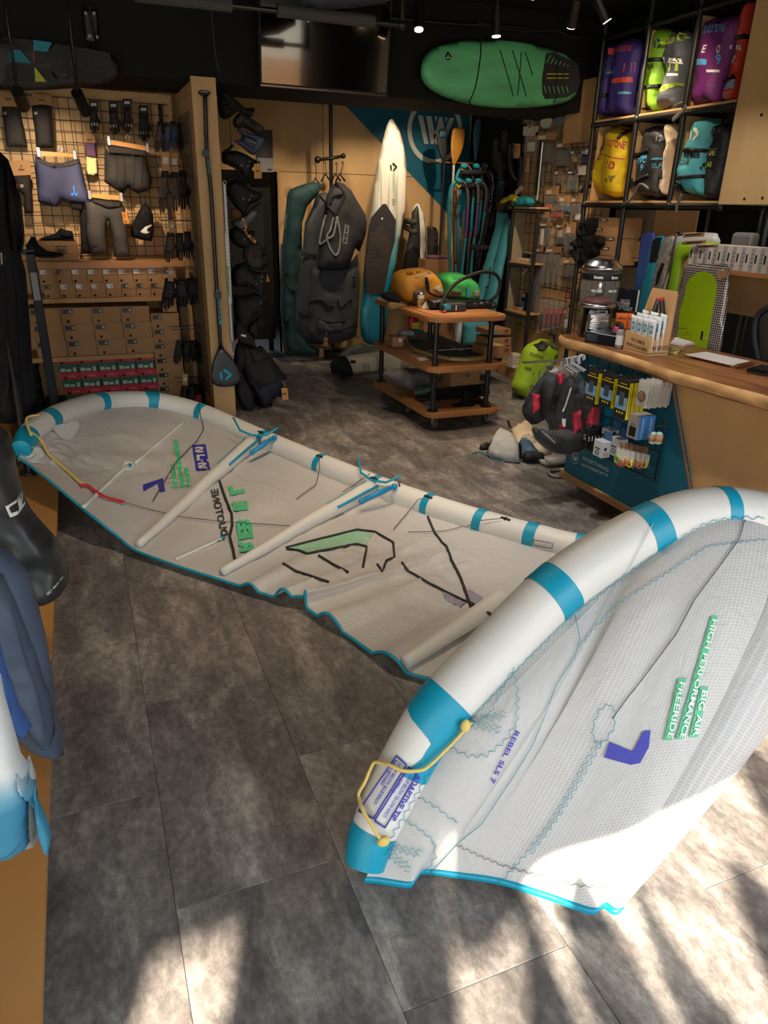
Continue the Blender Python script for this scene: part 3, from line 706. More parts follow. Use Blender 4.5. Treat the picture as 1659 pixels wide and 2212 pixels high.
# green bars and lettering
for pts,s,p0,p1 in(([(1535,1331),(1549,1330),(1496,1584),(1477,1597),(1459,1597),(1480,1500)],'HIGH PERFORMANCE',(1534,1337),(1463,1594)),
([(1512,1484),(1529,1484),(1506,1591),(1488,1592)],'BIG AIR',(1512,1490),(1491,1588)),
([(1464,1466),(1482,1465),(1452,1598),(1433,1599)],'FREERIDE',(1464,1472),(1437,1594))):
 if s[0]=='H':pts=[(1535,1331),(1549,1330),(1477,1596),(1459,1597)]
 kfill(pts,kgreen,'print_bar',8)
 ktext(s,(p0[0]+3,p0[1]),(p1[0]+3,p1[1]),12,whiteink,lift=0.0045)
kfill([(1316,1602),(1367,1623),(1388,1581),(1405,1577),(1401,1614),(1382,1648),(1362,1652),(1305,1636)],kblue,'size_number',7)
ktext('REBEL SLS 7',(1112,1576),(1056,1688),11,kblue)
# adaptive tip box on the tube
F_ALL=None
for a,b in(((857,1633),(777,1752)),((777,1752),(807,1768)),((807,1768),(878,1652)),((878,1652),(857,1633)),((883,1656),(810,1772)),((810,1772),(831,1787)),((831,1787),(900,1672)),((900,1672),(883,1656))):kline([a,b],3.2,kblue,'print_frame')
ktext('ADAPTIVE TIP',(900,1670),(842,1768),12,kblue,bold=0.03)
for s,p0,p1 in(('LOOP BELOW YELLOW KNOT:',(885,1672),(826,1764)),('SOFT SETTING!',(876,1660),(845,1710)),('LOOP BELOW BLUE KNOT:',(862,1648),(806,1736)),('HARD SETTING!',(853,1640),(822,1694))):ktext(s,p0,p1,7.5,kblue,bold=0.02)
# tip rope on the near wing
def rope(px,m,r,name,lift=0.012):
 out=[khit(x,y,None,lift)or None for x,y in px];prev=None;o2=[]
 for(x,y),q in zip(px,out):
  if q is None or(prev is not None and abs((q-Vector(CP)).length-prev)>0.25):q=atD(x,y,prev if prev else 2.0)
  prev=(q-Vector(CP)).length;o2.append(q)
 o2=[Vector(v)for v in crom(o2,6)];g=G();g.tube(o2,r,7);return part(name,g,m,kite,world=True)
rope([(1012,1553),(1000,1566),(960,1610),(920,1650),(900,1660),(870,1662),(845,1652),(820,1650),(800,1662),(788,1690),(784,1720),(790,1750),(805,1780),(820,1806),(832,1818)],rope_y,.0046,'tip_rope')
g=G();q=khit(999,1562,None,.012);g.sph(tuple(q),.014,(1,.8,1.3));q=khit(826,1812,None,.012);g.sph(tuple(q),.014,(1.2,.8,1));part('rope_knot',g,rope_y,kite,world=True,kind='stuff')
# ---- far wing print (seen from the inside, so mirrored)
rope([(62,948),(59,915),(82,906)],rope_y,.007,'tip_rope',.03)
rope([(62,935),(85,950),(105,985),(140,1018),(170,1044),(188,1053)],rope_y,.008,'tip_rope')
rope([(172,1053),(188,1053),(200,1062),(230,1078),(268,1088)],rope_r,.008,'tip_rope')
def mbar(p,q,w):return[(p[0]-w/2,p[1]),(p[0]+w/2,p[1]),(q[0]+w/2,q[1]),(q[0]-w/2,q[1])]
for p,q,s in(((379,952),(394,1054),'HIGH PERFORMANCE'),((372,1003),(379,1055),'FREERIDE'),((401,1011),(409,1052),'BIG AIR')):
 kfill(mbar(p,q,11),kgreen,'print_bar',5);ktext(s,(p[0]-4,p[1]+2),(q[0]-4,q[1]-2),7,offwhite,mirror=True,lift=.005)
kfill([(415,962),(444,960),(454,1015),(424,1018)],kblue,'print_bar',7);
for i,s in enumerate('SLS'):ktext(s,(421+3*i,967+17*i),(440+3*i,966+17*i),13,offwhite,mirror=True,lift=.006,bold=.05)
kfill([(308,1048),(352,1033),(357,1062),(346,1064),(340,1045),(310,1062)],kblue,'size_number',5)
ktext('DUOTONE',(478,1160),(455,1060),16,kblack,mirror=True,lift=.005)
for s,p,q in(('R',(522,1195),(518,1170)),('E',(520,1168),(516,1144)),('B',(518,1150),(512,1126)),('E',(508,1106),(506,1086)),('L',(502,1072),(498,1052))):
 ktext(s,(p[0]-4,p[1]),(q[0]-4,q[1]),32,kgreen,mirror=True,lift=.006,bold=.06)
for pl in([(474,1040),(484,1070),(500,1110),(502,1135),(496,1160),(504,1190),(508,1212)],
[(618,1184),(690,1165),(772,1145),(810,1150),(850,1173),(852,1205)],[(618,1186),(645,1190),(664,1197),(770,1176),(792,1182),(784,1226)],
[(688,1200),(720,1220),(752,1237)],[(612,1218),(640,1235),(710,1258)],[(815,1220),(826,1236),(834,1212),(848,1206)],
[(868,1216),(882,1234),(930,1262),(975,1285),(1010,1301),(1060,1328)],[(924,1117),(938,1150),(955,1173),(964,1180),(975,1210),(995,1250),(1012,1298),(1030,1342)]):
 kline(pl,5,kblack,'print_line',lift=.004)
kfill([(622,1184),(690,1167),(770,1147),(805,1152),(790,1178),(770,1175),(664,1195),(645,1189)],mat('pale green print',(150,196,168),.6),'print_fill',8)
kfill([(952,1272),(1008,1300),(995,1312),(965,1298)],mat('grey violet print',(150,144,160),.6),'print_fill',8)
kfill([(1000,1265),(1058,1300),(1060,1325),(1014,1298)],mat('grey violet print'),'print_fill',8)
# battens and little patches
for a,b in(((275,1008),(180,1098)),((480,1165),(380,1210)),((398,912),(292,1002))):kline([a,b],9 if a[0]<390 else 6,mat('batten sleeve',(222,226,224),.5),'batten_sleeve',lift=.004)
kline([(272,1012),(230,1050)],3,kblack,'batten');kline([(476,1168),(430,1186)],3,kblack,'batten')
kfill(smooth_closed([(264,1006),(274,997),(287,1002),(288,1012),(278,1020),(266,1016)],3),mat('batten sleeve'),'batten_patch',6,.005);kfill(smooth_closed([(273,1007),(279,1003),(285,1006),(282,1011),(275,1011)],3),kteal,'batten_patch',4,.008)
kfill(smooth_closed([(477,1163),(482,1161),(488,1164),(484,1168)],3),kteal,'batten_patch',4,.008)
kfill(smooth_closed([(115,920),(165,912),(168,930),(150,950),(130,945)],3),mat('batten sleeve'),'reinforcement_patch',7,.004)
kfill(smooth_closed([(48,975),(78,965),(95,980),(85,1000),(65,998)],3),mat('batten sleeve'),'reinforcement_patch',7,.004)
# bridle lines
for pl in([(430,872),(440,930),(425,955),(380,1000),(330,1085)],[(270,1088),(330,1105),(400,1120),(470,1128),(640,1140)],[(563,938),(550,962),(535,975)],[(690,985),(692,1010),(682,1050),(640,1080)],[(800,1025),(770,1045),(740,1065)],[(920,1078),(905,1080),(880,1110),(850,1145)],[(1085,1122),(1040,1125),(1000,1140),(960,1150),(880,1152)]):
 kline(pl,1.8,line_g,'bridle_line',lift=.008)
for x,y in((563,934),(690,986),(808,1034),(925,1074),(1092,1121),(1268,1152)):
 q=khit(x,y,None,.0);
 if q:g=G();g.box((0,0,0),(.055,.012,.012),.002);bmesh.ops.transform(g.b,matrix=Matrix.Translation(q)@Matrix.Rotation(-1.1,4,'Z'),verts=g.b.verts);g.sph(tuple(q),.011);part('pulley',g,pipe,kite,world=True,kind='stuff')
ktext('N',(862,1052),(878,1048),9,kblack,bvh=LB,lift=.003)
kline([(1152,1166),(1195,1174),(1192,1185),(1154,1177),(1152,1166)],1.5,kblack,'print_frame')
# dark loop on the outer fold
q=atZ(1588,1530,.12);g=G();g.tube([tuple(q+Vector((.02*math.cos(t),.012*math.sin(t),.02*math.sin(t))))for t in np.linspace(0,2*PI,13)],.004,6);part('line_loop',g,kblack,kite,world=True)
# ---------------------------------------------------------------- outline-built things
def zz(s,ox=0,oy=0):return lambda pts:[(ox+x/s,oy+y/s)for x,y in pts]
z1=zz(2.9625);z2=zz(2.9625,0,420);z3=zz(4.1475,420,120);z4=zz(4.1475,420,500);z5=zz(4.809,780,180);z6=zz(4.097,0,860);z7=zz(2.425,0,1300)
zg1=zz(7.371,330,180);zg2=zz(5.264,330,470);zh1=zz(5.819,470,180);zh2=zz(5.669,470,540)
class Fr:
 """a thing standing in a vertical plane: local x right, z up, facing the viewer"""
 def __init__(s,plane,v,pts):
  s.pl,s.v=plane,v
  W3=[s.w(*p)for p in pts]
  if plane=='Y':s.loc=Vector((sum(p.x for p in W3)/len(W3),v,min(p.z for p in W3)));s.rz=0.0
  else:s.loc=Vector((v,sum(p.y for p in W3)/len(W3),min(p.z for p in W3)));s.rz=-PI/2
 def w(s,x,y):return atY(x,y,s.v)if s.pl=='Y' else atX(x,y,s.v)
 def l(s,x,y):
  p=s.w(x,y);return(p.x-s.loc.x,p.z-s.loc.z)if s.pl=='Y' else(s.loc.y-p.y,p.z-s.loc.z)
def hung(name,label,cat,Y,parts,group=None,plane='Y'):
 """thing with puffed parts: (part name, pixel outline, material, depth, offset to the viewer[, wrinkle[, smooth]])"""
 f=Fr(plane,Y,[p for q in parts for p in q[1]])
 t=thing(name,label,cat,f.loc,f.rz,group);t_fr[t.name]=f
 for q in parts:addp(t,*q)
 return t
t_fr={}
t_bv={}
def skin(t,x,z):
 """local y of the thing's front surface at x,z"""
 best=None
 for b in t_bv.get(t.name,()):
  h=b.ray_cast(Vector((x,-3,z)),Vector((0,1,0)))
  if h[0]is not None and(best is None or h[0].y<best):best=h[0].y
 return best
def addp(t,pname,pts,m,d,off=0.0,amp=0.0,sm=0,label=None,parent=None):
 f=t_fr[t.name];L=[f.l(*p)for p in pts]
 if sm:L=smooth_closed(L,sm)
 g=G();g.puff(L,d,d*0.6,None,None,amp,9.0,len(MX)*1.3)
 if off:
  for v in g.b.verts:
   q=skin(t,v.co.x,v.co.z)if off>0 else None;v.co.y+=(-off if q is None else q-.002)
 bv=BVHTree.FromBMesh(g.b);
 if 'clear' not in m.name and 'film' not in m.name:t_bv.setdefault(t.name,[]).append(bv)
 return part(pname,g,m,parent or t,label=label)
def addcard(t,pname,pts,m,th=0.004,off=0.0,parent=None):
 f=t_fr[t.name];L=[f.l(*p)for p in pts]
 if off>0:
  q=[skin(t,x,z)for x,z in L+[(sum(a for a,b in L)/len(L),sum(b for a,b in L)/len(L))]];q=[-v for v in q if v is not None]
  if q:off=max(max(q),off*.3)
 g=G();g.poly([(x,-off,z)for x,z in L],th,(0,-1,0))
 if off>0:t_bv.setdefault(t.name,[]).append(BVHTree.FromBMesh(g.b))
 return part(pname,g,m,parent or t)
def addtube(t,pname,pts,r,m,off=0.0,n=7,sm=6,parent=None,depth=None):
 f=t_fr[t.name];Q=[f.l(*p)for p in pts]
 if sm:Q=[tuple(v)for v in crom(Q,sm)]
 elif off>.02:Q=[tuple(np.array(a)+(np.array(b)-np.array(a))*k/10)for a,b in zip(Q,Q[1:])for k in range(11)]
 R=[]
 for x,z in Q:
  q=skin(t,x,z)if off>0.02 else None;R.append((x,-off if q is None else q-r*.5,z))
 g=G();g.tube(R,r,n);return part(pname,g,m,parent or t)
def drape(t,V,off,lift=.0025):
 out=[]
 for x,z in V:
  q=skin(t,x,z)if off>.002 else None;out.append((x,-off if q is None else q-lift,z))
 return out
def ptxt(t,s,p0,p1,hpx,m,off,parent=None,bold=0.015,name='lettering'):
 """lettering whose baseline runs p0->p1 in photo pixels on the thing's plane"""
 f=t_fr[t.name];a=f.l(*p0);b=f.l(*p1);ex=np.array(b)-np.array(a);L=np.linalg.norm(ex);ex=ex/L;up=np.array([-ex[1],ex[0]])
 V,F,w,hh=text_geo(s,bold);h=hpx*L/math.hypot(p1[0]-p0[0],p1[1]-p0[1])
 me=bpy.data.meshes.new(name);me.from_pydata(drape(t,[(a[0]+ex[0]*v[0]/w*L+up[0]*v[1]/hh*h,a[1]+ex[1]*v[0]/w*L+up[1]*v[1]/hh*h)for v in V],off,.004),[],F);me.materials.append(m)
 return part(name,me,m,parent or t)
def pprint(t,pts,m,off,name='print',parent=None):
 f=t_fr[t.name];me=bpy.data.meshes.new(name);V,F,D=fill([f.l(*p)for p in pts])if off>.015 else([f.l(*p)for p in pts],[list(range(len(pts)))],0);me.from_pydata(drape(t,V,off),[],F);me.materials.append(m);return part(name,me,m,parent or t)
def pmark(t,cx,cy,spx,m,off,ang=0.0):
 f=t_fr[t.name];c=f.l(cx,cy);e=f.l(cx+1,cy);s=math.hypot(e[0]-c[0],e[1]-c[1])*spx
 for q in two_chevrons(c[0],c[1],s,ang):
  V,F,D=fill(q);me=bpy.data.meshes.new('logo');me.from_pydata(drape(t,V,off,.0035),[],F);me.materials.append(m);part('logo',me,m,t)
  # ---------------------------------------------------------------- shoe shelving on the left
t=thing('shoe_shelf','plywood wall shelving for shoes with three boards','shelf',(0.2,6.45,0))
for x0,x1,z0,z1_ in((-2.2,0.80,1.115,1.168),(-2.2,0.66,0.862,0.898),(-2.2,0.48,0.412,0.448)):
 g=G();g.bx(x0,x1,6.24,6.6,z0,z1_,0.003);part('shelf_board',g,oak if z0>1 else birch_h,t,world=True)
g=G()
for x in(-2.2,-0.5,0.745):g.bx(x-0.012,x+0.012,6.56,6.6,0,2.3)
part('rail',g,black,t,world=True,kind='stuff')
# grid panels (welded wire)
def wire_panel(name,label,X0,X1,Y,Z0,Z1,p=0.074,axis='Y',r=0.0028):
 t=thing(name,label,'grid',(X0,Y,Z0)if axis=='Y' else(Y,X0,Z0));g=G()
 def seg(a,b,c,d):
  q=(lambda u,w:(u,Y,w))if axis=='Y' else(lambda u,w:(Y,u,w))
  g.cyl(q(a,b),q(c,d),r,n=5,caps=False)
 x=X0
 while x<=X1+1e-4:seg(x,Z0,x,Z1);x+=p
 z=Z0
 while z<=Z1+1e-4:seg(X0,z,X1,z);z+=p
 part('wire_mesh',g,pipe,t,world=True,kind='stuff',smooth=True);return t
wire_panel('wire_grid_panel','black wire grid panel on the plywood wall above the shoe shelves',-1.4,0.80,6.54,1.19,2.30)
wire_panel('wire_grid_panel','black wire grid panel on the side of the tall plywood divider, full of gloves',5.84,6.5,0.855,0.15,2.2,axis='X')
# divider
t=thing('divider','tall birch plywood divider with a paddle clipped to its front','divider',(0.95,5.9,0))
g=G();g.bx(0.87,1.04,5.735,5.79,0,2.40,0.002);part('front_board',g,birch,t,world=True)
g=G();g.bx(0.87,0.888,5.79,6.62,0,2.375);part('side_board',g,birch,t,world=True)
g=G();g.bx(1.022,1.04,5.79,6.62,0,2.375);part('side_board',g,mat('dark board',(40,34,28),.7),t,world=True)
g=G();g.bx(1.045,1.05,5.79,6.6,0.05,2.3);part('back_grid',g,black,t,world=True)
# shoe boxes
lab_b=mat('black box label',(26,26,28),0.35);lab_s=mat('glossy box label',(205,212,222),0.25);hole_m=mat('finger hole',(14,12,11),0.9);barc=mat('barcode print',(210,210,208),.5)
def shoe_box(name,label,W_,D_,H_,body,lidm,labm,group,lidh=0.40,lw=0.42,cut=True):
 t=thing(name,label,'box',(0,0,0),0,group)
 g=G();g.bx(-W_/2,W_/2,0.004,D_,0,H_*0.985,0.0015);part('carton',g,body,t)
 x0,x1,zt,zl=-W_/2-0.001,W_/2+0.001,H_,H_*(1-lidh)
 pts=[(x0,0,zt),(x1,0,zt),(x1,0,zl+H_*0.22),(x1-W_*0.16,0,zl),(x0,0,zl)]if cut else[(x0,0,zt),(x1,0,zt),(x1,0,zl),(x0,0,zl)]
 g=G();g.poly(pts,0.004,(0,1,0));g.bx(x0,x1,0,D_+0.001,zt,zt+0.003);part('lid',g,lidm,t)
 if labm is not None:
  g=G();g.bx(x0+W_*0.06,x0+W_*(0.06+lw),-0.001,0.0005,zt-H_*0.36,zt-H_*0.06);l=part('label',g,labm,t)
  g=G()
  for k in range(4):g.bx(x0+W_*(0.06+lw*0.66)+k*W_*lw*.07,x0+W_*(0.06+lw*.70)+k*W_*lw*.07,-0.0018,-0.0009,zt-H_*0.30,zt-H_*0.14)
  part('barcode',g,barc if labm is lab_b else ink,l,kind='stuff')
 g=G();g.cyl((x0+W_*0.22,-0.0005,H_*0.16 if cut else H_*.7),(x0+W_*0.22,0.0045,H_*0.16 if cut else H_*.7),H_*0.085,n=14);part('finger_hole',g,hole_m,t,smooth=False)
 return t
ords=['first','second','third','fourth','fifth','sixth','seventh','eighth','ninth','tenth']
sb=shoe_box('shoe_box','x',0.110,0.29,0.107,kraft,kraft,lab_b,'small shoe boxes on the shelf below the shoes')
sb2=shoe_box('shoe_box','x',0.110,0.29,0.107,kraft,kraft,lab_s,'small shoe boxes on the shelf below the shoes')
firsts={id(sb):1,id(sb2):1}
def put(src,loc,label,group):
 if firsts.pop(id(src),0):
  m=Matrix.Translation(Vector(loc));src.matrix_world=m;MX[src.name]=m;src['label']=label;return src
 return dup(src,loc,0,label,group)
glossy={(0,0),(0,2),(0,3),(0,4),(0,5),(0,6),(0,7),(1,1),(1,2),(1,3),(1,4)}
for r in range(2):
 for k in range(9):
  gl=(r,k)in glossy
  put(sb2 if gl else sb,(-0.290+0.056+k*0.1125+r*0.014,6.262+0.004*math.sin(k*3+r),1.006-r*0.108),'small brown shoe box with %s label, %s from the left in the %s row'%('a shiny' if gl else 'a black',ords[k],('upper','lower')[r]),'small shoe boxes on the shelf below the shoes')
bb=shoe_box('shoe_box','x',0.219,0.31,0.122,kraft,kraft,lab_b,'large shoe boxes on the middle shelf',0.46,0.34);firsts[id(bb)]=1
for r in range(3):
 for k in range(4):
  put(bb,(-0.407+0.111+k*0.2225+r*0.006,6.258,0.700-r*0.1255),'large brown shoe box, %s from the left in the %s of three rows'%(ords[k],('top','middle','bottom')[r]),'large shoe boxes on the middle shelf')
cb=shoe_box('shoe_box','x',0.222,0.31,0.116,kraft,kraft,lab_b,'shoe boxes in the column by the divider',0.42,0.34);firsts[id(cb)]=1
for k in range(6):
 put(cb,(0.600+0.004*math.sin(k*2),6.255,0.642-k*0.1195+(0 if k else 0)),'brown shoe box in the floor-standing column by the divider, %s from the top'%ords[k],'shoe boxes in the column by the divider')
put(sb,(0.648,6.262,0.770),'small brown shoe box on top of the column by the divider',None)
red=mat('red card',(186,36,56),0.5);grn=mat('green card',(36,92,66),0.55)
rb=shoe_box('shoe_box','x',0.145,0.3,0.121,red,red,None,'red and green shoe boxes on the bottom shelf',0.36,0.3,False);firsts[id(rb)]=1
g=G();g.bx(-0.071,0.071,-0.0012,0.003,0.008,0.072);gl_=part('green_front',g,grn,rb)
g=G();g.bx(-0.058,-0.022,-0.002,-0.001,0.014,0.040);g.bx(-0.015,0.02,-0.002,-0.001,0.014,0.034);g.bx(0.035,0.058,-0.002,-0.001,0.012,0.046);part('size_label',g,mat('pale label',(176,196,186),.5),gl_,kind='stuff')
ltxt(rb,"O'NEILL",0.012,0.098,0.06,0.014,-0.0015,mat('pink print',(225,150,160),.5));
for r in range(3):
 for k in range(5):
  put(rb,(-0.263+0.074+k*0.1490+r*0.012,6.26,0.314-r*0.124),'red-lidded shoe box with green front, %s from the left in the %s row'%(ords[k],('top','middle','bottom')[r]),'red and green shoe boxes on the bottom shelf')
g=G();g.bx(-0.4,0.8,6.26,6.6,0.0,0.062,0.003);tag(part('plinth',g,black,None),'low black plinth under the red shoe boxes','plinth')
g=G();g.bx(0.70,0.82,6.1,6.2,0.03,0.10,0.003);tag(part('red_carton',g,red,None),'red carton on the floor under the gloves','box')
for k,(z0,h)in enumerate(((0.0,.12),(.125,.11),(.24,.12),(.365,.04))):
 x0=-0.62;t=thing('dark_box','dark shoe box left of the steel upright, %s from the floor'%ords[k],'box',(x0,6.3,z0+.45-.45),0,'dark boxes behind the upright')
 g=G();g.bx(-0.12,0.2,-0.02,0.25,0,h,0.003);part('carton',g,blackcloth,t);g=G();g.bx(-0.125,0.205,-0.025,0.255,h*0.7,h+.002,0.002);part('lid',g,black,t)
 # steel upright in front
t=thing('rack_upright','dark steel rack upright with a pale label strip in front of the shoe boxes','rack',(-0.31,5.9,0))
steel=mat('blue black steel',(28,34,42),0.4,0.3)
g=G();g.bx(-0.03,0.03,-0.02,0.02,0,1.26,0.004);part('post',g,steel,t);g=G();g.bx(-0.36,0.03,-0.02,0.02,1.24,1.275,0.004);part('arm',g,steel,t)
g=G();g.bx(-0.2,0.2,-0.16,0.16,0,0.012,0.003);part('base_plate',g,steel,t);g=G();g.bx(-0.022,0.022,-0.023,-0.019,0.93,1.12);part('label_strip',g,mat('grey label',(150,154,160),.5),t)
# ---------------------------------------------------------------- things on the grid
padm=mat('knee pad cloth',(34,30,29),0.8,nz=(6,0.15),bump=(50,.15));navy=mat('navy cloth',(62,66,100),0.75,bump=(50,.15));shortm=mat('charcoal shorts',(40,36,34),0.8,bump=(50,.15))
pantm=mat('grey pants',(66,62,60),0.8,bump=(50,.15));hangw=mat('hanger wood',(204,140,70),0.45,nz=(10,.15,(.2,.2,1)))
YG=6.50
def ion(t,cx,cy,w,h,m,off,parent=None):
 """framed three letter mark"""
 pprint(t,[(cx-w/2,cy-h/2),(cx+w/2,cy-h/2),(cx+w/2,cy-h/2+h*.14),(cx-w/2,cy-h/2+h*.14)],m,off,'logo_frame',parent);pprint(t,[(cx-w/2,cy+h/2-h*.14),(cx+w/2,cy+h/2-h*.14),(cx+w/2,cy+h/2),(cx-w/2,cy+h/2)],m,off,'logo_frame',parent)
 for s in(-1,1):pprint(t,[(cx+s*w*.5,cy-h/2),(cx+s*w*.46,cy-h/2),(cx+s*w*.46,cy+h/2),(cx+s*w*.5,cy+h/2)],m,off,'logo_frame',parent)
 ptxt(t,'ion',(cx-w*.36,cy+h*.28),(cx+w*.36,cy+h*.28),h*.56,m,off,parent,0.05,'logo')
for i,(card,pad,lab)in enumerate((
([(0,590),(115,600),(115,690),(0,685)],[(10,675),(70,668),(130,675),(140,760),(160,840),(178,945),(45,940),(30,850),(20,760)],'black padded knee guard on kraft card, nearest the left edge of the photo'),
([(205,600),(330,610),(330,690),(205,685)],[(205,675),(270,668),(330,678),(335,800),(342,945),(232,945),(222,830),(210,760)],'black padded knee guard on kraft card, right of its twin'),
([(65,1030),(190,1022),(208,1150),(90,1150)],[(90,1125),(195,1120),(205,1200),(213,1363),(160,1368),(150,1250),(100,1200)],'black elbow guard on kraft card left of the navy shorts'))):
 t=hung('knee_guard',lab,'guard',YG,[('guard',z1(pad),padm,.045,.012,.006)],'guards on the grid');addcard(t,'card',z1(card),kraft,.003,.004)
 c=z1(card);cx=sum(p[0]for p in c)/4;cy=sum(p[1]for p in c)/4;ion(t,cx,cy-1,13,4,ink,.0085)
 p=z1([pad[0]])[0];ion(t,p[0]+(9 if i<2 else 18),p[1]+(18 if i<2 else 22),7,6,offwhite,.05 if i<2 else .062)
 f=t_fr[t.name];g=G();a=f.l(cx,cy-9);g.tube([(a[0],.03,a[1]),(a[0],-.03,a[1]),(a[0],-.04,a[1]+.012)],.003,5);part('hook',g,chrome,t)
def hanger(t,bar,hook,wood=True,off=.04):
 addcard(t,'hanger_bar',bar,hangw if wood else pipe,.012,off)
 addtube(t,'hanger_hook',[hook,(hook[0]+3,hook[1]-9),(hook[0]+9,hook[1]-4),(hook[0]+6,hook[1]+4)],.0025,chrome,off+.006)
 for p in(bar[0],bar[1]):
  g=G();f=t_fr[t.name];a=f.l(p[0]+(1 if p is bar[0]else-1),p[1]+2);g.bx(a[0]-.012,a[0]+.012,-off-.02,-off+.004,a[1]-.035,a[1]+.03,.003);part('clip',g,chrome,t)
t=hung('board_shorts','navy blue swim shorts with blue print on a wooden clip hanger','shorts',6.40,[('shorts_body',z1([(222,985),(250,1010),(340,1062),(510,1020),(535,1120),(575,1290),(560,1310),(420,1290),(395,1285),(365,1325),(300,1315),(245,1290),(230,1150)]),navy,.05,0,.012),
('waistband',z1([(240,1000),(310,1040),(400,1045),(505,1010),(515,1040),(450,1065),(340,1075),(255,1045)]),mat('waistband',(70,64,62),.8),.018,.04),('back_leg',z1([(440,1295),(525,1300),(528,1350),(460,1340)]),blackcloth,.02,-.02)])
hanger(t,z1([(245,968),(480,985),(480,1008),(245,1000)]),z1([(372,965)])[0])
bp=mat('bright blue print',(40,120,220),.5)
pprint(t,z1([(466,1190),(474,1188),(480,1240),(472,1242)]),bp,.068)
for cx in(463,488):pprint(t,z1([(cx-9,1245),(cx-6,1235),(cx+6,1235),(cx+9,1247),(cx,1256),(cx-7,1253)]),bp,.066)
t=hung('socks','pair of purple and pale yellow socks on a kraft card','socks',YG,[('purple_sock',z1([(543,905),(612,912),(618,1010),(550,1000)]),mat('plum cloth',(98,66,98),.8),.02,.006),('yellow_sock',z1([(550,1000),(620,1012),(625,1110),(600,1125),(560,1120),(548,1080)]),mat('pale yellow cloth',(206,196,134),.8),.02,.006)])
addcard(t,'card',z1([(540,835),(605,870),(610,915),(543,915)]),kraft,.003,.002);ion(t,*z1([(573,896)])[0],12,4,ink,.006)
t=hung('shorts','black pleated running shorts on a wooden clip hanger','shorts',6.40,[('shorts_body',z1([(668,930),(700,980),(930,1000),(950,1080),(975,1150),(960,1215),(880,1240),(820,1200),(790,1240),(735,1210),(668,1165)]),shortm,.05,0,.02),('waistband',z1([(685,930),(930,960),(938,1005),(700,985)]),shortm,.018,.045)])
hanger(t,z1([(690,895),(940,940),(935,968),(690,925)]),z1([(800,890)])[0],True,.05)
for x in(740,790,850,900):addtube(t,'pleat',z1([(x,990),(x+6,1080),(x+2,1180)]),.004,shortm,.046)
t=hung('padded_pants','grey knee-length padded pants hanging from a wooden hanger','pants',6.36,[('pants_body',z2([(545,50),(590,20),(770,45),(800,90),(805,160),(820,280),(835,400),(730,400),(715,260),(690,165),(680,250),(690,380),(580,390),(555,260)]),pantm,.05,0,.012),('waistband',z2([(585,25),(775,40),(778,78),(690,90),(588,50)]),shortm,.02,.045),('tag',z2([(775,112),(812,112),(833,190),(790,192)]),hangw,.004,.05)])
hanger(t,z1([(568,1238),(775,1252),(775,1282),(568,1262)]),z1([(650,1230)])[0])
pprint(t,z2([(592,325),(622,322),(622,338),(592,340)]),ink,.052)
hung('padded_pants','black padded pants mostly hidden behind the grey pair','pants',6.46,[('pants_body',z2([(510,100),(550,85),(600,100),(600,380),(520,380)]),blackcloth,.03,0,.01)])
t=hung('drawstring_bag','black drawstring bag with a white wave print','bag',6.42,[('bag_body',z2([(905,75),(930,55),(950,70),(980,130),(985,230),(970,300),(900,290),(840,270),(835,220),(870,140)]),blackcloth,.05,0,.02)])
for p in([(930,60),(915,110),(880,160)],[(932,60),(940,120),(965,180)],[(928,60),(925,20),(920,0)]):addtube(t,'cord',z2(p),.0025,pipe,.03)
pprint(t,z2([(895,235),(925,205),(965,190),(972,200),(940,215),(935,232),(955,240),(930,250),(905,245)]),whiteink,.052)
t=thing('shoe_carton','brown shoe carton with black logo on the top shelf under a shoe','box',(atY(375,0,6.3).x*0+atY(127,555,6.3).x,6.3,1.168))
a,b=atY(80,522,6.3),atY(172,555,6.3);w_=b.x-a.x;h_=a.z-1.168
g=G();g.bx(-w_/2,w_/2,0,.25,0,h_,.002);part('carton',g,kraft,t);g=G();g.bx(-w_/2-.002,w_/2+.002,-.003,.252,h_-.03,h_+.003,.001);part('lid',g,kraft,t)
g=G();g.bx(-.012,.062,-.004,-.001,h_*.38,h_*.42);g.bx(-.012,.062,-.004,-.001,h_*.74,h_*.78);g.bx(-.012,-.008,-.004,-.001,h_*.38,h_*.78);g.bx(.058,.062,-.004,-.001,h_*.38,h_*.78);part('logo_frame',g,ink,t,kind='stuff');ltxt(t,'ion',.025,h_*.58,.05,h_*.24,-.0035,ink,'logo',bold=.05)
def shoe(label,up,sole,strap,Y,dep=.05):
 t=hung('water_shoe',label,'shoe',Y,[('upper',z2(up),neo,dep,0,.004),('sole',z2(sole),rubber,dep*1.1,.004),('strap',z2(strap),blackcloth,.012,dep*.9)]);return t
shoe('black neoprene shoe standing on the brown carton',[(245,285),(300,265),(355,252),(385,215),(420,228),(462,235),(475,290),(300,298)],[(245,290),(300,292),(478,285),(478,300),(300,302),(250,298)],[(380,240),(410,250),(470,262),(465,272),(385,262)],6.40)
shoe('black neoprene shoe lying on the shelf in front of the brown carton',[(165,330),(200,268),(228,275),(245,320),(300,362),(400,375),(400,395),(200,398),(172,375)],[(170,380),(300,390),(405,382),(405,397),(330,406),(180,400)],[(215,300),(245,330),(240,345),(205,320)],6.24,.04)
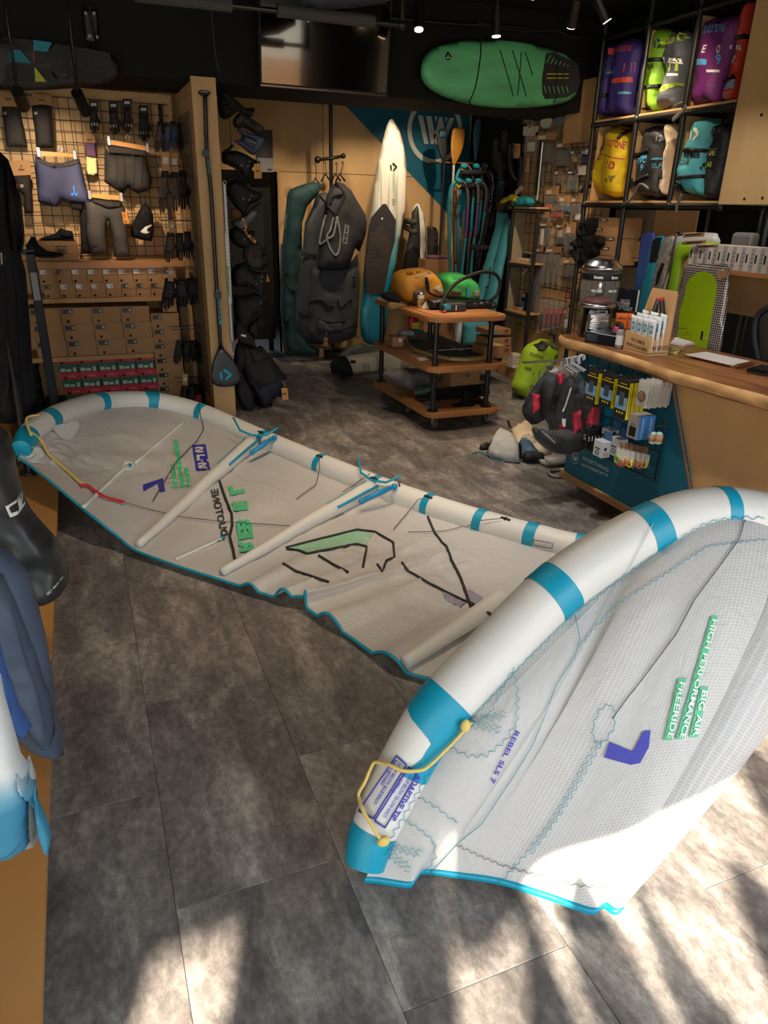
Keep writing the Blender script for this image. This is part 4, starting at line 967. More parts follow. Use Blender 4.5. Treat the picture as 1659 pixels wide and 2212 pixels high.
# gloves
GL=[(.22,1),(.78,1),(.80,.66),(.97,.55),(1.0,.38),(.9,.35),(.80,.48),(.84,.16),(.77,.08),(.69,.15),(.66,.36),(.645,.05),(.56,0),(.48,.05),(.465,.35),(.44,.03),(.37,0),(.29,.05),(.29,.36),(.25,.14),(.19,.1),(.13,.16),(.14,.5),(.19,.66)]
glove_m=mat('black glove',(22,21,22),0.7,nz=(14,.3),bump=(60,.2));glove_g=mat('grey brown glove',(72,58,52),0.7,bump=(60,.15));glove_b=mat('blue glove',(52,70,104),.75,bump=(60,.15))
def glove(x0,y0,x1,y1,Y,m,label,card=None,flip=False,skew=0.0,cuff=True,group='gloves on the divider grid'):
 pts=[((x0+(x1-x0)*((1-a)if flip else a))+skew*(1-b),y1+(y0-y1)*b)for a,b in GL]
 t=hung('glove',label,'glove',Y,[('palm',pts,m,.02,0,.003)],group)
 if cuff:
  w=x1-x0;h=y1-y0;addp(t,'cuff',[(x0+w*.2,y0),(x0+w*.8,y0),(x0+w*.82,y0+h*.16),(x0+w*.18,y0+h*.16)],glove_m,.024,0.004)
 if card:
  xc=(x0+x1)/2;addcard(t,'card',[(xc-card[0]/2,y0-card[1]),(xc+card[0]/2,y0-card[1]),(xc+card[0]/2,y0+6),(xc-card[0]/2,y0+6)],card[2],.003,.018);pprint(t,[(xc-card[0]*.3,y0-card[1]*.7),(xc+card[0]*.3,y0-card[1]*.7),(xc+card[0]*.3,y0-card[1]*.35),(xc-card[0]*.3,y0-card[1]*.35)],mat('pale tag',(190,188,184),.5),.0225)
 else:addtube(t,'loop',[((x0+x1)/2,y0+2),((x0+x1)/2+skew*.2,y0-16)],.002,greycloth,.01,5,0)
 return t
for i,(x0,y0,x1,y1,sk)in enumerate(((188,236,216,288,3),(229,238,260,292,5),(262,232,286,290,2),(293,246,326,306,3))):
 t=glove(x0,y0,x1,y1,YG-.02,glove_m,'black fingerless glove on a black card, %s of four under the soffit'%ords[i],(20,18,black),False,sk,group='gloves along the top of the grid')
 for k in range(3):pprint(t,[(x0+8+k*6,y1-22),(x0+11+k*6,y1-22),(x0+12+k*6,y1-16),(x0+9+k*6,y1-16)],barc,.021)
rows_g=[ # y0, y1, x0, x1, count, label piece, material list
(262,330,336,424,6,'top',[glove_g,glove_b,glove_b,glove_m,glove_m,glove_m]),
(368,462,342,428,4,'second',[glove_g,glove_g,glove_m,glove_m]),
(500,568,356,436,4,'third',[glove_g,glove_m,glove_m,glove_m]),
(600,668,348,434,3,'fourth',[glove_m,glove_m,glove_m]),
(735,788,376,442,4,'fifth',[glove_m]*4),(830,890,388,452,4,'lowest',[glove_m]*4)]
for y0,y1,x0,x1,n,nm,ms in rows_g:
 w=(x1-x0)/n*1.35
 for k in range(n):
  xx=x0+(x1-x0-w)*k/(n-1);Yk=5.98+0.09*k
  c=(18,40,kraft)if(nm=='second' and k<2)else((12,24,kraft)if k==0 and nm in('third','fourth','lowest')else None)
  glove(xx,y0+(k%2)*3,xx+w,y1-(k%3)*4,Yk,ms[k],'%s glove in the %s row on the divider, %s from the left'%('blue' if ms[k]is glove_b else 'grey brown' if ms[k]is glove_g else 'black',nm,ords[k]),c,k%2==1,-6 if k==0 else 3)
for i,y in enumerate((352,480,585,708,808)):
 p=atX(432,y,.85)
 for k,yy in enumerate((6.02,6.2)):
  g=G();g.cyl((.85,yy,p.z),(.62,yy,p.z),.003,n=6);tag(part('grid_hook',g,pipe,None),'%s thin steel hook on the divider grid carrying the %s glove row'%(('front','rear')[k],('second','third','fourth','fifth','lowest')[i]),'hook')
  # paddle on the divider
YP=5.70
t=hung('paddle','black paddle with teal lettering clipped to the front of the plywood divider','paddle',YP,[('blade',z2([(1393,990),(1415,938),(1432,985),(1480,1040),(1525,1110),(1538,1180),(1520,1215),(1470,1230),(1400,1228),(1360,1205),(1349,1150),(1360,1080)]),mat('blade graphite',(64,66,72),.5),.012,0,0,4),('grip',z1([(1266,585),(1285,575),(1340,580),(1348,597),(1328,618),(1298,620),(1272,602)]),rubber,.014,0)])
addtube(t,'shaft',[(443,205),(447,330),(456,420),(468,620),(477,755)],.0145,mat('carbon shaft',(24,24,26),.4),0,10)
for y,x in((331,444),(637,470)):addcard(t,'clip',[(x-7,y-7),(x+7,y-7),(x+7,y+7),(x-7,y+7)],pipe,.03,-.012)
pmark(t,*z2([(1442,1152)])[0],25,mat('teal print',(30,160,190),.5),.0135)
tl=mat('teal print')
for i,ch in enumerate('DUOTONE'):x,y=470+i*1.05,634+i*11;ptxt(t,ch,(x-3,y),(x+3,y),8,tl,.0165,bold=.05)
ptxt(t,'POWERGRIP',z1([(1276,592)])[0],z1([(1338,594)])[0],2.5,whiteink,.0145)
ptxt(t,'rep life',z2([(1421,1010)])[0],z2([(1424,962)])[0],3.5,whiteink,.0135)
for k in range(7):pprint(t,z1([(1325,1010+k*14),(1345,1022+k*14),(1345,1026+k*14),(1325,1014+k*14)]),tl,.0168)
# measuring strip
t=hung('measuring_strip','white measuring strip hanging at the right edge of the plywood divider','ruler',5.71,[('strip',zh1([(58,1262),(108,1262),(112,1400),(160,2212),(96,2212),(60,1500)])if False else[(480.5,397),(489,397),(505.5,738),(498.5,738)],mat('white plastic',(205,206,210),.4),.003,0)])
for k in range(40):y=405+k*8.2;x=489+(y-397)*.0484;pprint(t,[(x-3.5,y),(x-.5,y),(x-.5,y+1),(x-3.5,y+1)],ink,.0035,'tick_mark')
pprint(t,[(489.5,575),(494,575),(496,640),(492,640)],mat('colour strip',(120,150,90),.5,nz=(30,.6)),.0036)
addtube(t,'hook_ring',[(483,398),(482,393),(485,390),(488,393),(487,398)],.002,chrome,0)
# ---------------------------------------------------------------- harnesses on the far side of the divider
hb=mat('harness black',(24,24,27),.75,nz=(12,.35),bump=(40,.25));hbl=mat('harness slate blue',(84,94,122),.7);hbr=mat('harness brown grey',(62,52,46),.75,bump=(40,.2));hgr=mat('harness pale grey',(112,116,120),.7)
def harness(label,zf,body,m,Y,d=.06,logo=None,straps=(),extra=(),amp=.012,panel=None):
 t=hung('harness',label,'harness',Y,[('shell',zf(body),m,d,0,amp,3)],'waist harnesses hanging behind the divider')
 if panel:addp(t,'spreader_panel',zf(panel[0]),panel[1],.014,d*.95,.004)
 for s in straps:addtube(t,'strap',zf(s),.011,webbing,d*.9,6,5)
 if logo:
  for(a,b)in logo:pprint(t,zf([(a-9,b-12),(a+9,b-16),(a+9,b-12),(a-4,b-9),(a-4,b+8),(a-9,b+10)]),offwhite,d+.012)
 for e in extra:addp(t,e[0],zf(e[1]),e[2],e[3],d*.95)
 return t
harness('black padded waist harness, uppermost behind the divider',zh1,[(10,80),(160,60),(170,150),(250,220),(340,310),(440,305),(466,340),(420,430),(330,400),(250,360),(120,450),(20,400)],hb,6.30,straps=([(20,160),(120,250),(200,360)],[(30,330),(120,300),(230,350)]))
harness('brown grey waist harness with mesh back, second from the top',zh1,[(190,480),(260,380),(330,390),(470,470),(570,545),(575,590),(530,650),(440,620),(330,560),(230,560)],hbr,6.24,extra=(('back_window',[(320,430),(470,530),(430,610),(280,510)],shortm,.012),))
harness('slate blue waist harness with pale back panel',zh1,[(240,590),(280,560),(400,620),(590,680),(580,740),(540,830),(460,900),(400,880),(290,790),(200,720),(280,710),(300,640)],hbl,6.18,extra=(('back_window',[(320,650),(480,720),(430,850),(290,740)],navy,.012),('back_panel',[(310,680),(460,750),(450,790),(300,715)],hgr,.02)))
harness('black waist harness with square white mark, above its twin',zh1,[(60,870),(160,850),(250,850),(370,900),(470,960),(535,980),(520,1010),(440,1060),(430,1110),(360,1210),(310,1170),(180,1040),(60,1000)],hb,6.12,.07,((280,1040),(380,995),(362,1050)),([(60,880),(140,820),(170,780)],[(90,990),(200,1060),(330,1190)]))
harness('black waist harness with square white mark, below its twin',zh1,[(90,1240),(200,1220),(310,1240),(420,1330),(560,1380),(555,1430),(500,1490),(400,1540),(340,1680),(260,1600),(140,1440),(90,1330)],hb,6.08,.07,((305,1455),(405,1415),(380,1470)),([(60,1260),(140,1210),(180,1190)],[(120,1400),(220,1500),(340,1650)],[(380,1600),(430,1560),(520,1500)]),(('bottom_patch',[(140,1590),(200,1560),(290,1620),(260,1700),(150,1690)],mat('tan cloth',(104,66,38),.8),.012),))
harness('pale grey waist harness between black ones',zh1,[(330,1670),(420,1590),(500,1600),(500,1640),(440,1720),(330,1830),(240,1840),(170,1740),(250,1710)],hgr,6.16,.05)
harness('black waist harness half covered by hanging kraft tags',zh1,[(150,1850),(240,1800),(330,1860),(460,1850),(465,1890),(430,2000),(380,2070),(260,2060),(150,1960)],hb,6.06,.06,((320,1960),))
harness('brown grey padded harness with pocket',zh1,[(320,2090),(420,2010),(500,1990),(555,2050),(575,2150),(570,2330),(480,2360),(390,2330),(330,2230)],hbr,6.02,.07,None,([(570,2060),(590,2110),(575,2160)],),(('pocket',[(420,2080),(530,2075),(545,2180),(430,2190)],hbr,.012),))
harness('black waist harness with grey rolled edge and square mark',zh2,[(180,220),(340,150),(380,220),(500,245),(560,200),(600,165),(630,190),(620,250),(600,330),(570,520),(520,560),(440,500),(340,450),(190,440)],hb,5.98,.08,((515,325),(510,380),(450,410)),([(300,80),(370,220),(450,340)],[(330,390),(430,480),(580,580)]),(('edge_roll',[(370,190),(480,235),(560,215),(570,170),(620,165),(630,215),(590,260),(470,262),(390,240)],hbr,.02),))
harness('black seat harness with rivets in the middle of the row',zh2,[(200,560),(300,560),(480,520),(580,590),(585,640),(540,720),(470,790),(430,850),(320,960),(220,850)],hb,6.0,.07,((510,635),(490,715)),([(200,560),(280,600),(350,640)],))
harness('small black harness with curled tan straps',zh2,[(370,930),(450,860),(520,800),(560,830),(550,910),(520,960),(500,1060),(440,1080),(380,1010)],hb,6.05,.05,((412,985),),([(440,890),(480,860),(500,900),(470,920),(520,930),(550,870)],))
harness('dark brown harness flap with white oblong label',zh2,[(200,900),(280,860),(340,960),(430,1050),(470,1190),(420,1180),(250,1130),(210,1060)],mat('harness dark brown',(40,35,32),.8),5.93,.05,None,(),(('label',[(272,1015),(335,1028),(333,1058),(270,1042)],whiteink,.004),))
harness('large black waist harness with navy lower panel and kraft tag',zh2,[(220,1170),(300,1130),(470,1185),(540,1180),(640,1290),(770,1470),(850,1545),(840,1590),(790,1600),(770,1660),(760,1740),(660,1860),(560,1940),(510,1940),(420,1800),(330,1560),(240,1400)],hb,5.96,.10,((740,1618),(505,1765)),([(520,1180),(640,1320),(800,1520)],),(('lower_panel',[(480,1660),(780,1540),(770,1740),(640,1880),(540,1930),(440,1790)],mat('harness navy',(24,27,46),.75),.02),('side_panel',[(320,1500),(480,1670),(500,1790),(360,1650)],mat('harness navy'),.02),('top_panel',[(360,1180),(540,1190),(600,1290),(400,1360)],mat('harness charcoal',(38,37,40),.8),.015)))
harness('black harness with long webbing straps, lowest behind the divider',zh2,[(205,1250),(260,1150),(340,1240),(350,1400),(300,1500),(430,1750),(450,1950),(510,1960),(510,2100),(420,2110),(330,2060),(320,1960),(230,1800),(205,1500)],hb,5.90,.06,None,([(345,1940),(350,2120)],[(375,1940),(380,2120)],[(405,1940),(410,2130)],[(480,1900),(520,2000),(470,2060),(520,2120),(500,2170)]))
for i,(pts,zf,lab,Y)in enumerate((([(456,1012),(550,1008),(555,1195),(462,1198)],zh1,'kraft swing tag on white string under the slate blue harness',5.98),([(780,1690),(855,1688),(868,1830),(795,1840)],zh2,'kraft swing tag hanging from the large black harness over the floor',5.84),
([(300,1700),(325,1690),(372,1810),(350,1830)],zh1,'narrow kraft tag, upper of three in the harness row',5.96),([(330,1845),(350,1820),(375,1880),(368,1915)],zh1,'narrow kraft tag, middle of three in the harness row',5.95),([(372,1920),(398,1895),(490,1985),(470,2015)],zh1,'narrow kraft tag, lowest of three in the harness row',5.94),([(580,390),(608,290),(640,385)],zh2,'kraft tag corner showing behind the rolled-edge harness',6.02))):
 f=Fr('Y',Y,zf(pts));t=thing('swing_tag',lab,'tag',f.loc,0,'kraft tags on the harnesses');t_fr[t.name]=f;addcard(t,'card',zf(pts),mat('tag kraft',(206,150,92),.8),.003)
 if i<2:
  p=zf(pts);xc=(p[0][0]+p[1][0])/2;addtube(t,'string',[(xc,p[0][1]),(xc-.5,p[0][1]-9),(xc-6,p[0][1]-18)],.0015,offwhite,0,5);ion(t,xc,(p[0][1]+p[2][1])/2,9,4,ink,.004)
 elif i<5:q=zf(pts);c=(sum(a[0]for a in q)/4,sum(a[1]for a in q)/4);pprint(t,[(c[0]+(a[0]-c[0])*.5,c[1]+(a[1]-c[1])*.5)for a in q],ink,.004)
t=hung('buoy_float','small orange float beside the measuring strip','float',5.8,[('float',smooth_closed(zh2([(215,1090),(230,1075),(247,1100),(245,1135),(225,1130)]),3),mat('orange plastic',(206,106,40),.4),.02,0)])
t=hung('poster','black and grey poster board leaning on the back wall above the dark doorway','poster',8.27,[],None)if False else None
f=Fr('Y',8.27,zh1([(520,590),(690,1120)]));t=thing('poster','black and grey poster board on the back wall above the dark doorway','poster',f.loc);t_fr[t.name]=f
addcard(t,'board',zh1([(500,580),(685,590),(700,1117),(480,1115)]),mat('poster black',(44,43,44),.6),.01);addcard(t,'lower_panel',zh1([(500,935),(695,942),(700,1117),(480,1115)]),mat('poster grey',(140,142,144),.6),.002,.0105);ion(t,*zh1([(650,1085)])[0],10,4,ink,.0135)
for k in range(5):pprint(t,zh1([(560,800+k*22+(20 if k else 0)),(625-(k%2)*12,803+k*22+(20 if k else 0)),(625-(k%2)*12,807+k*22+(20 if k else 0)),(560,804+k*22+(20 if k else 0))]),hgr,.0112,'text_line')
# ---------------------------------------------------------------- clothes rail and bench on the left
t=thing('display_bench','low plywood display plinth under the clothes, far section','plinth',(-0.8,3.3,0));bw=mat('bench ply',(186,132,74),0.4,nz=(3,.14,(1,.3,1)))
def rbox(x0,x1,y0,y1,z0,z1,r):
 pts=[]
 for cx,cy,a0 in((x1-r,y1-r,0),(x0+r,y1-r,90),(x0+r,y0+r,180),(x1-r,y0+r,270)):
  for k in range(7):a=math.radians(a0+15*k);pts.append((cx+r*math.cos(a),cy+r*math.sin(a),z0))
 g=G();g.poly(pts,z1-z0,(0,0,1));return g
part('plinth_top',rbox(-1.5,-0.272,2.36,4.62,.075,.10,.10),bw,t,world=True);part('edge',rbox(-1.495,-0.276,2.365,4.615,.05,.075,.10),plyedge,t,world=True)
g=G();g.bx(-1.4,-0.36,2.46,4.5,0,.05);part('skirt',g,black,t,world=True)
t=thing('display_bench','low plywood display plinth under the clothes, near section','plinth',(-0.8,1.2,0))
part('plinth_top',rbox(-1.5,-0.264,-.2,2.33,.075,.10,.05),bw,t,world=True);part('edge',rbox(-1.5,-0.268,-.195,2.325,.05,.075,.05),plyedge,t,world=True)
g=G();g.bx(-1.4,-0.36,-.1,2.2,0,.05);part('skirt',g,black,t,world=True)
g=G();g.bx(-1.5,-0.55,5.0,5.36,0,.22,.01);tag(part('wooden_plinth',g,bw,None),'wooden plinth at the left edge behind the wetsuits','plinth')
t=thing('clothes_rail','black pipe clothes rail standing on the plinth','rail',(-0.43,4.48,.10))
g=G();g.cyl((0,0,0),(0,0,.018),.055,n=24);g.cyl((0,0,.018),(0,0,.06),.032,n=20);part('flange',g,pipe,t,smooth=False)
g=G();g.cyl((0,0,.05),(0,0,1.72),.02,n=14);part('upright',g,pipe,t);g=G();g.cyl((0,0,1.72),(0,-3.9,1.72),.018,n=12);part('top_rail',g,pipe,t)
g=G();g.cyl((0,-3.9,.0),(0,-3.9,1.72),.02,n=12);part('upright',g,pipe,t)
suitm=mat('wetsuit black',(20,22,30),.7,nz=(4,.25),bump=(30,.1),spec=.3)
t=hung('wetsuit','long black wetsuit hanging at the left edge, nearest the shoe wall','wetsuit',4.62,[('suit',[(-90,310),(-10,318),(18,345),(30,380),(46,430),(53,500),(44,545),(56,590),(60,640),(66,720),(70,790),(79,858),(62,905),(20,916),(-90,905)],suitm,.10,0,.03),('arm',[(12,345),(28,370),(46,430),(54,520),(50,545),(30,540),(20,470)],suitm,.05,.07,.01)])
addtube(t,'seam',[(28,560),(40,650),(45,760),(60,880)],.004,black,.10)
pprint(t,[(8,535),(11,535),(14,560),(11,560)],offwhite,.135);pprint(t,[(38,398),(42,400),(41,410),(38,408)],mat('red tab',(190,40,40),.6),.125)
t=hung('wetsuit','black wetsuit hanging in front, cut by the left edge of the photo','wetsuit',4.05,[('suit',[(-120,330),(-20,350),(0,400),(6,480),(10,560),(18,620),(15,720),(20,830),(8,890),(-120,900)],suitm,.10,0,.03)])
pprint(t,[(2,545),(5,545),(7,570),(4,570)],offwhite,.10)
dbm=mat('dry bag tarpaulin',(44,47,50),.42,nz=(3,.1),spec=.45)
t=hung('dry_bag','big charcoal dry bag hanging with white logo and small white lettering','bag',2.55,[('bag_body',z6([(-200,240),(30,270),(75,310),(110,430),(135,480),(142,560),(165,680),(200,790),(235,910),(330,1050),(450,1180),(525,1280),(575,1400),(610,1540),(602,1640),(500,1715),(370,1765),(250,1745),(100,1560),(-200,1400)]),dbm,.13,0,.03,2)])
pprint(t,z6([(72,840),(212,800),(216,822),(112,850),(100,870),(120,905),(225,900),(225,916),(115,940)]),whiteink,.135);pprint(t,z6([(165,818),(182,812),(200,900),(185,905)]),whiteink,.136);pprint(t,z6([(72,840),(96,846),(128,915),(112,940)]),whiteink,.1355)
ptxt(t,'DRY BAG 33L',z6([(432,1568)])[0],z6([(570,1490)])[0],5,whiteink,.128)
jm=mat('slate jacket',(78,92,114),.65,nz=(3,.06),bump=(40,.08));
t=hung('jacket','slate blue jacket hanging on the rail with long sleeve','jacket',1.82,[('jacket_body',[(-80,1180),(0,1195),(25,1210),(60,1252),(76,1300),(98,1390),(112,1470),(120,1540),(136,1625),(138,1650),(110,1649),(66,1638),(20,1600),(-80,1500)],jm,.07,-.04,.02),('sleeve',[(-40,1200),(10,1230),(40,1300),(78,1400),(104,1490),(118,1560),(119,1592),(88,1592),(58,1540),(30,1470),(-10,1380),(-40,1330)],jm,.05,.03,.012)])
addtube(t,'seam',[(30,1290),(62,1400),(85,1470),(100,1540)],.0025,mat('seam slate',(60,72,92),.7),.078)
hung('fleece','royal blue fleece top showing between the slate jacket and the tie-dye sweatshirt','sweater',1.62,[('fleece_body',z7([(-150,180),(0,200),(30,330),(100,540),(168,648),(105,702),(60,640),(0,420),(-150,400)]),mat('royal fleece',(70,108,178),.95,bump=(120,.5)),.04,0,.01)])
def dye_mat():
 m=bpy.data.materials.new('tie dye');m.use_nodes=True;nt=m.node_tree;p=nt.nodes['Principled BSDF'];tc=nt.nodes.new('ShaderNodeTexCoord');sx=nt.nodes.new('ShaderNodeSeparateXYZ');n=nt.nodes.new('ShaderNodeTexNoise');n.inputs['Scale'].default_value=5
 nt.links.new(tc.outputs['Object'],sx.inputs[0]);nt.links.new(tc.outputs['Object'],n.inputs['Vector'])
 a=nt.nodes.new('ShaderNodeMath');a.operation='MULTIPLY_ADD';a.inputs[1].default_value=.06;nt.links.new(n.outputs['Fac'],a.inputs[0]);nt.links.new(sx.outputs['Z'],a.inputs[2])
 r=nt.nodes.new('ShaderNodeValToRGB');e=r.color_ramp.elements;e[0].position=.20;e[0].color=rgb(58,132,166);e[1].position=.30;e[1].color=rgb(216,218,220)
 q=r.color_ramp.elements.new(.24);q.color=rgb(110,168,194);nt.links.new(a.outputs[0],r.inputs[0]);nt.links.new(r.outputs[0],p.inputs['Base Color']);p.inputs['Roughness'].default_value=.85;return m
dye=dye_mat();
t=hung('sweatshirt','white to teal tie-dye sweatshirt nearest the camera on the rail','sweater',1.42,[('sweatshirt_body',[(-90,1430),(2,1455),(10,1500),(30,1570),(45,1625),(62,1650),(62,1740),(66,1815),(30,1835),(0,1846),(-90,1850)],dye,.05,0,.012),('lining_hem',[(-60,1700),(40,1690),(62,1650),(76,1690),(82,1790),(80,1838),(64,1843),(0,1854),(-60,1854)],mat('grey sweat hem',(176,178,176),.9),.04,-.03,.008),('sleeve',[(36,1640),(52,1660),(76,1700),(102,1752),(111,1788),(108,1812),(97,1818),(88,1802),(70,1742),(45,1680)],dye,.03,.02,.005)])
addtube(t,'hem_seam',[(-20,1830),(20,1812),(62,1788)],.002,mat('teal seam',(60,110,134),.8),.048)
# ---------------------------------------------------------------- dark board, wall screen and green board on the fascia
YW=5.70
dkb=mat('dark board deck',(34,32,31),.55,nz=(60,.5));padk=mat('grip pad',(44,42,42),.8,bump=(90,.4));tpad=mat('teal pad',(30,128,144),.7,bump=(90,.4));ypad=mat('lime pad',(170,176,50),.7,bump=(90,.4))
t=hung('kiteboard','dark board with teal and lime grip pads mounted high on the left','board',YW,[('deck',z1([(-500,250),(-200,232),(0,235),(60,240),(200,258),(330,275),(450,292),(560,308),(640,328),(710,348),(752,385),(770,430),(765,480),(740,510),(690,535),(600,550),(450,566),(300,577),(150,580),(0,575),(-500,555)]),dkb,.035,0)])
for pts,m in(([(335,305),(352,285),(448,300),(462,522),(350,500),(327,470)],padk),([(455,300),(610,328),(700,345),(712,400),(725,470),(640,505),(470,520)],padk),([(20,245),(205,262),(210,325),(110,305)],padk),([(225,345),(318,343),(322,410),(232,422)],padk),([(40,412),(212,420),(220,530),(30,525)],padk),([(230,440),(300,432),(390,520),(305,528)],padk),
([(213,262),(335,280),(303,338),(216,330)],tpad),([(62,325),(132,328),(205,412),(65,400)],tpad),([(222,430),(298,528),(228,528)],ypad)):addcard(t,'grip_pad',z1(pts),m,.006,.031)
pprint(t,z1([(395,474),(426,474),(426,502),(395,502)]),ink,.0385)
for q in([(404,495),(404,490),(411,481),(418,490),(418,495),(411,487)],):pprint(t,z1(q),whiteink,.039,'logo')
for p in([(60,245),(220,420),(300,530)],[(213,262),(218,420)]):addtube(t,'pad_line',z1(p),.003,mat('pink line',(190,50,90),.6)if p[0][0]==213 else black,.036,5,0)
t=hung('board_bracket','black steel bracket with bolts holding the dark board','bracket',5.765,[('flat_bar',z1([(530,62),(625,62),(632,275),(548,265)]),mat('black plate',(17,17,18),.5),.006,0)])
addtube(t,'arm',z1([(570,60),(600,200),(650,420),(685,545)]),.008,pipe,.09,6,4)
for c in((548,88),(601,88),(573,233),(620,240)):f=t_fr[t.name];a=f.l(*z1([c])[0]);g=G();g.cyl((a[0],-.005,a[1]),(a[0],-.014,a[1]),.011,n=8);part('bolt',g,chrome,t,smooth=False)
# wall screen
scr=mat('screen glass',(10,9,8),.09,spec=1.0,coat=1.0)
f=Fr('Y',5.68,[(558,4),(836,4),(826,216),(558,192)]);p0,p1=atY(558,192,5.68),atY(831,60,5.68)
t=thing('wall_screen','large flat wall screen, switched off and reflecting the bright shop front','screen',(1.82,5.66,2.36),rot=Matrix.Rotation(math.radians(6),4,'X'))
g=G();g.bx(-.49,.475,0,.05,0,.60,.004);part('housing',g,black,t);g=G();g.bx(-.1,.1,.05,.13,.2,.42);part('wall_mount',g,black,t);g=G();g.bx(-.475,.46,-.003,.001,.024,.588);part('glass',g,scr,t)
g=G();g.bx(-.487,.472,-.006,0,.0,.016,.002);part('bezel',g,mat('bezel bronze',(92,82,76),.25,.8),t)
# green board
gd=mat('green deck',(98,190,130),.5,nz=(5,.22,(.5,1,2)));gl2=mat('green rail',(110,206,140),.45)
t=hung('foil_board','mint green wing board mounted flat on the black fascia','board',5.66,[('hull',smooth_closed([(909,158),(914,128),(935,105),(975,90),(1030,85),(1100,86),(1170,98),(1220,115),(1243,135),(1250,160),(1248,195),(1238,212),(1210,224),(1150,232),(1080,233),(1010,224),(950,205),(918,182)],4),gd,.05,0)])
f=t_fr[t.name]
for px in(1030,1200):a=f.l(px,160);g=G();g.cyl((a[0],.02,a[1]),(a[0],.135,a[1]),.02,n=10);part('wall_mount',g,black,t)
addcard(t,'grip_pad',[(1163,170),(1172,118),(1188,116),(1240,140),(1245,180),(1236,200),(1215,212),(1170,216),(1164,205)],padk,.006,.045)
yl=mat('lime line',(200,196,40),.6)
for a,b in((1172,1206),(1209,1219)):
 for y in(161,170):pprint(t,[(a,y),(b,y),(b,y+2.2),(a,y+2.2)],yl,.0516)
for k in range(6):pprint(t,[(1171+k*9,138+k*1.5),(1180+k*7.5,122+k*4),(1181.5+k*7.5,123+k*4),(1172.5+k*9,139+k*1.5)],gl2,.0516);pprint(t,[(1166+k*9.5,188),(1170+k*9.5,203),(1171.5+k*9.5,203),(1167.5+k*9.5,188)],gl2,.0516)
for p in([(1035,84),(1030,130),(1022,180),(1010,226)],[(1196,112),(1194,160),(1192,222)]):addtube(t,'mount_cord',p,.005,black,.047,5,5)
for p in([(1073,110),(1102,210)],[(1100,112),(1130,210)],[(1119,114),(1111,208)],[(1127,114),(1143,166)]):addtube(t,'scratch_line',p,.004,black,.0485,5,0)
pprint(t,[(955,128),(956,122),(962,112),(968,122),(970,128),(964,124),(962,119),(960,124)],ink,.052,'logo');pprint(t,[(956,132),(957,129),(966,129),(967,132)],ink,.052,'logo');ptxt(t,'SKY',(1106,147),(1106,153),3,ink,.053)
# padded rack bars under the ceiling
t=thing('board_rack','black pipe board rack with grey foam sleeves hanging from the ceiling','rack',(1.3,4.6,2.6))
foam=mat('foam sleeve',(66,64,61),.9)
def bar(a,b,r,m,nm):g=G();g.cyl(a,b,r,n=16);part(nm,g,m,t,world=True)
P0,P1,P2,P3,P4=atY(290,-12,4.6),atY(500,12,4.6),atY(598,22,4.6),atY(808,47,4.6),atY(868,55,4.6)
bar(P0,P4,.015,pipe,'pipe');bar(P0,P1,.033,foam,'foam_sleeve');bar(P2,P3,.033,foam,'foam_sleeve');up=Vector((P4.x,P4.y,3.05));bar(P4,up,.016,pipe,'drop_pipe');g=G();g.sph(tuple(P4),.026);part('elbow',g,pipe,t,world=True)
bar(P0,Vector((P0.x,P0.y,3.05)),.016,pipe,'drop_pipe')
t=hung('hanging_board','dark blue board lying in the ceiling rack, only its edge in view','board',4.45,[('hull',[(640,-60),(645,6),(690,22),(760,18),(830,8),(880,-20),(880,-60)],mat('board navy',(38,42,58),.5),.05,0)])
g=G();g.tube([tuple(v)for v in crom([atY(452,-30,5.5),atY(460,60,5.5),atY(466,120,5.5),atY(473,156,5.5)],6)],.005,6);tag(part('pull_cord',g,greycloth,None),'thin dark cord hanging down left of the wall screen','cord')
t=thing('cable_duct','black track and cables along the foot of the ceiling above the green board','cable',(3.2,5.75,2.9));g=G();g.tube([tuple(v)for v in crom([atY(840,38,5.74),atY(960,50,5.74),atY(1100,58,5.74),atY(1200,70,5.74),atY(1300,74,5.74)],6)],.014,8);part('conduit',g,pipe,t,world=True)
g=G();g.tube([tuple(v)for v in crom([atY(1030,48,5.72),atY(1120,66,5.72),atY(1200,66,5.72),atY(1240,80,5.72),atY(1300,76,5.72),atY(1330,66,5.72)],6)],.007,6);part('cable',g,rubber,t,world=True)
# ---------------------------------------------------------------- rack with hanging bags at the back wall
zt=zz(4.1475,780,540);zp=zz(4.424,1080,220);zc=zz(4.265,1270,0);zk=zz(3.695,1210,440);zf=zz(3.456,1020,700)
t=thing('bag_rack','black pipe floor stand with a short cross bar holding the hanging bags','rack',(2.58,7.9,0))
g=G();g.cyl((0,0,.02),(0,0,3.05),.02,n=14);part('pole',g,pipe,t);g=G();g.cyl((0,0,0),(0,0,.02),.16,n=28);part('base_plate',g,pipe,t,smooth=False)
g=G();g.tube([(-.15,-.03,2.04),(.0,-.02,2.06),(.12,-.03,2.085)],.016,10);part('cross_bar',g,mat('dark brass pipe',(50,42,30),.4,.6),t)
for x,z,r in((-.155,2.04,.034),(.125,2.086,.026)):g=G();g.sph((x,-.03,z),r);part('end_cap',g,pipe,t)
tealbag=mat('petrol bag cloth',(24,62,64),.7,bump=(30,.15));greyb=mat('grey bag cloth',(66,68,74),.75,bump=(30,.15));greyd=mat('dark grey bag cloth',(50,50,54),.75,bump=(30,.15))
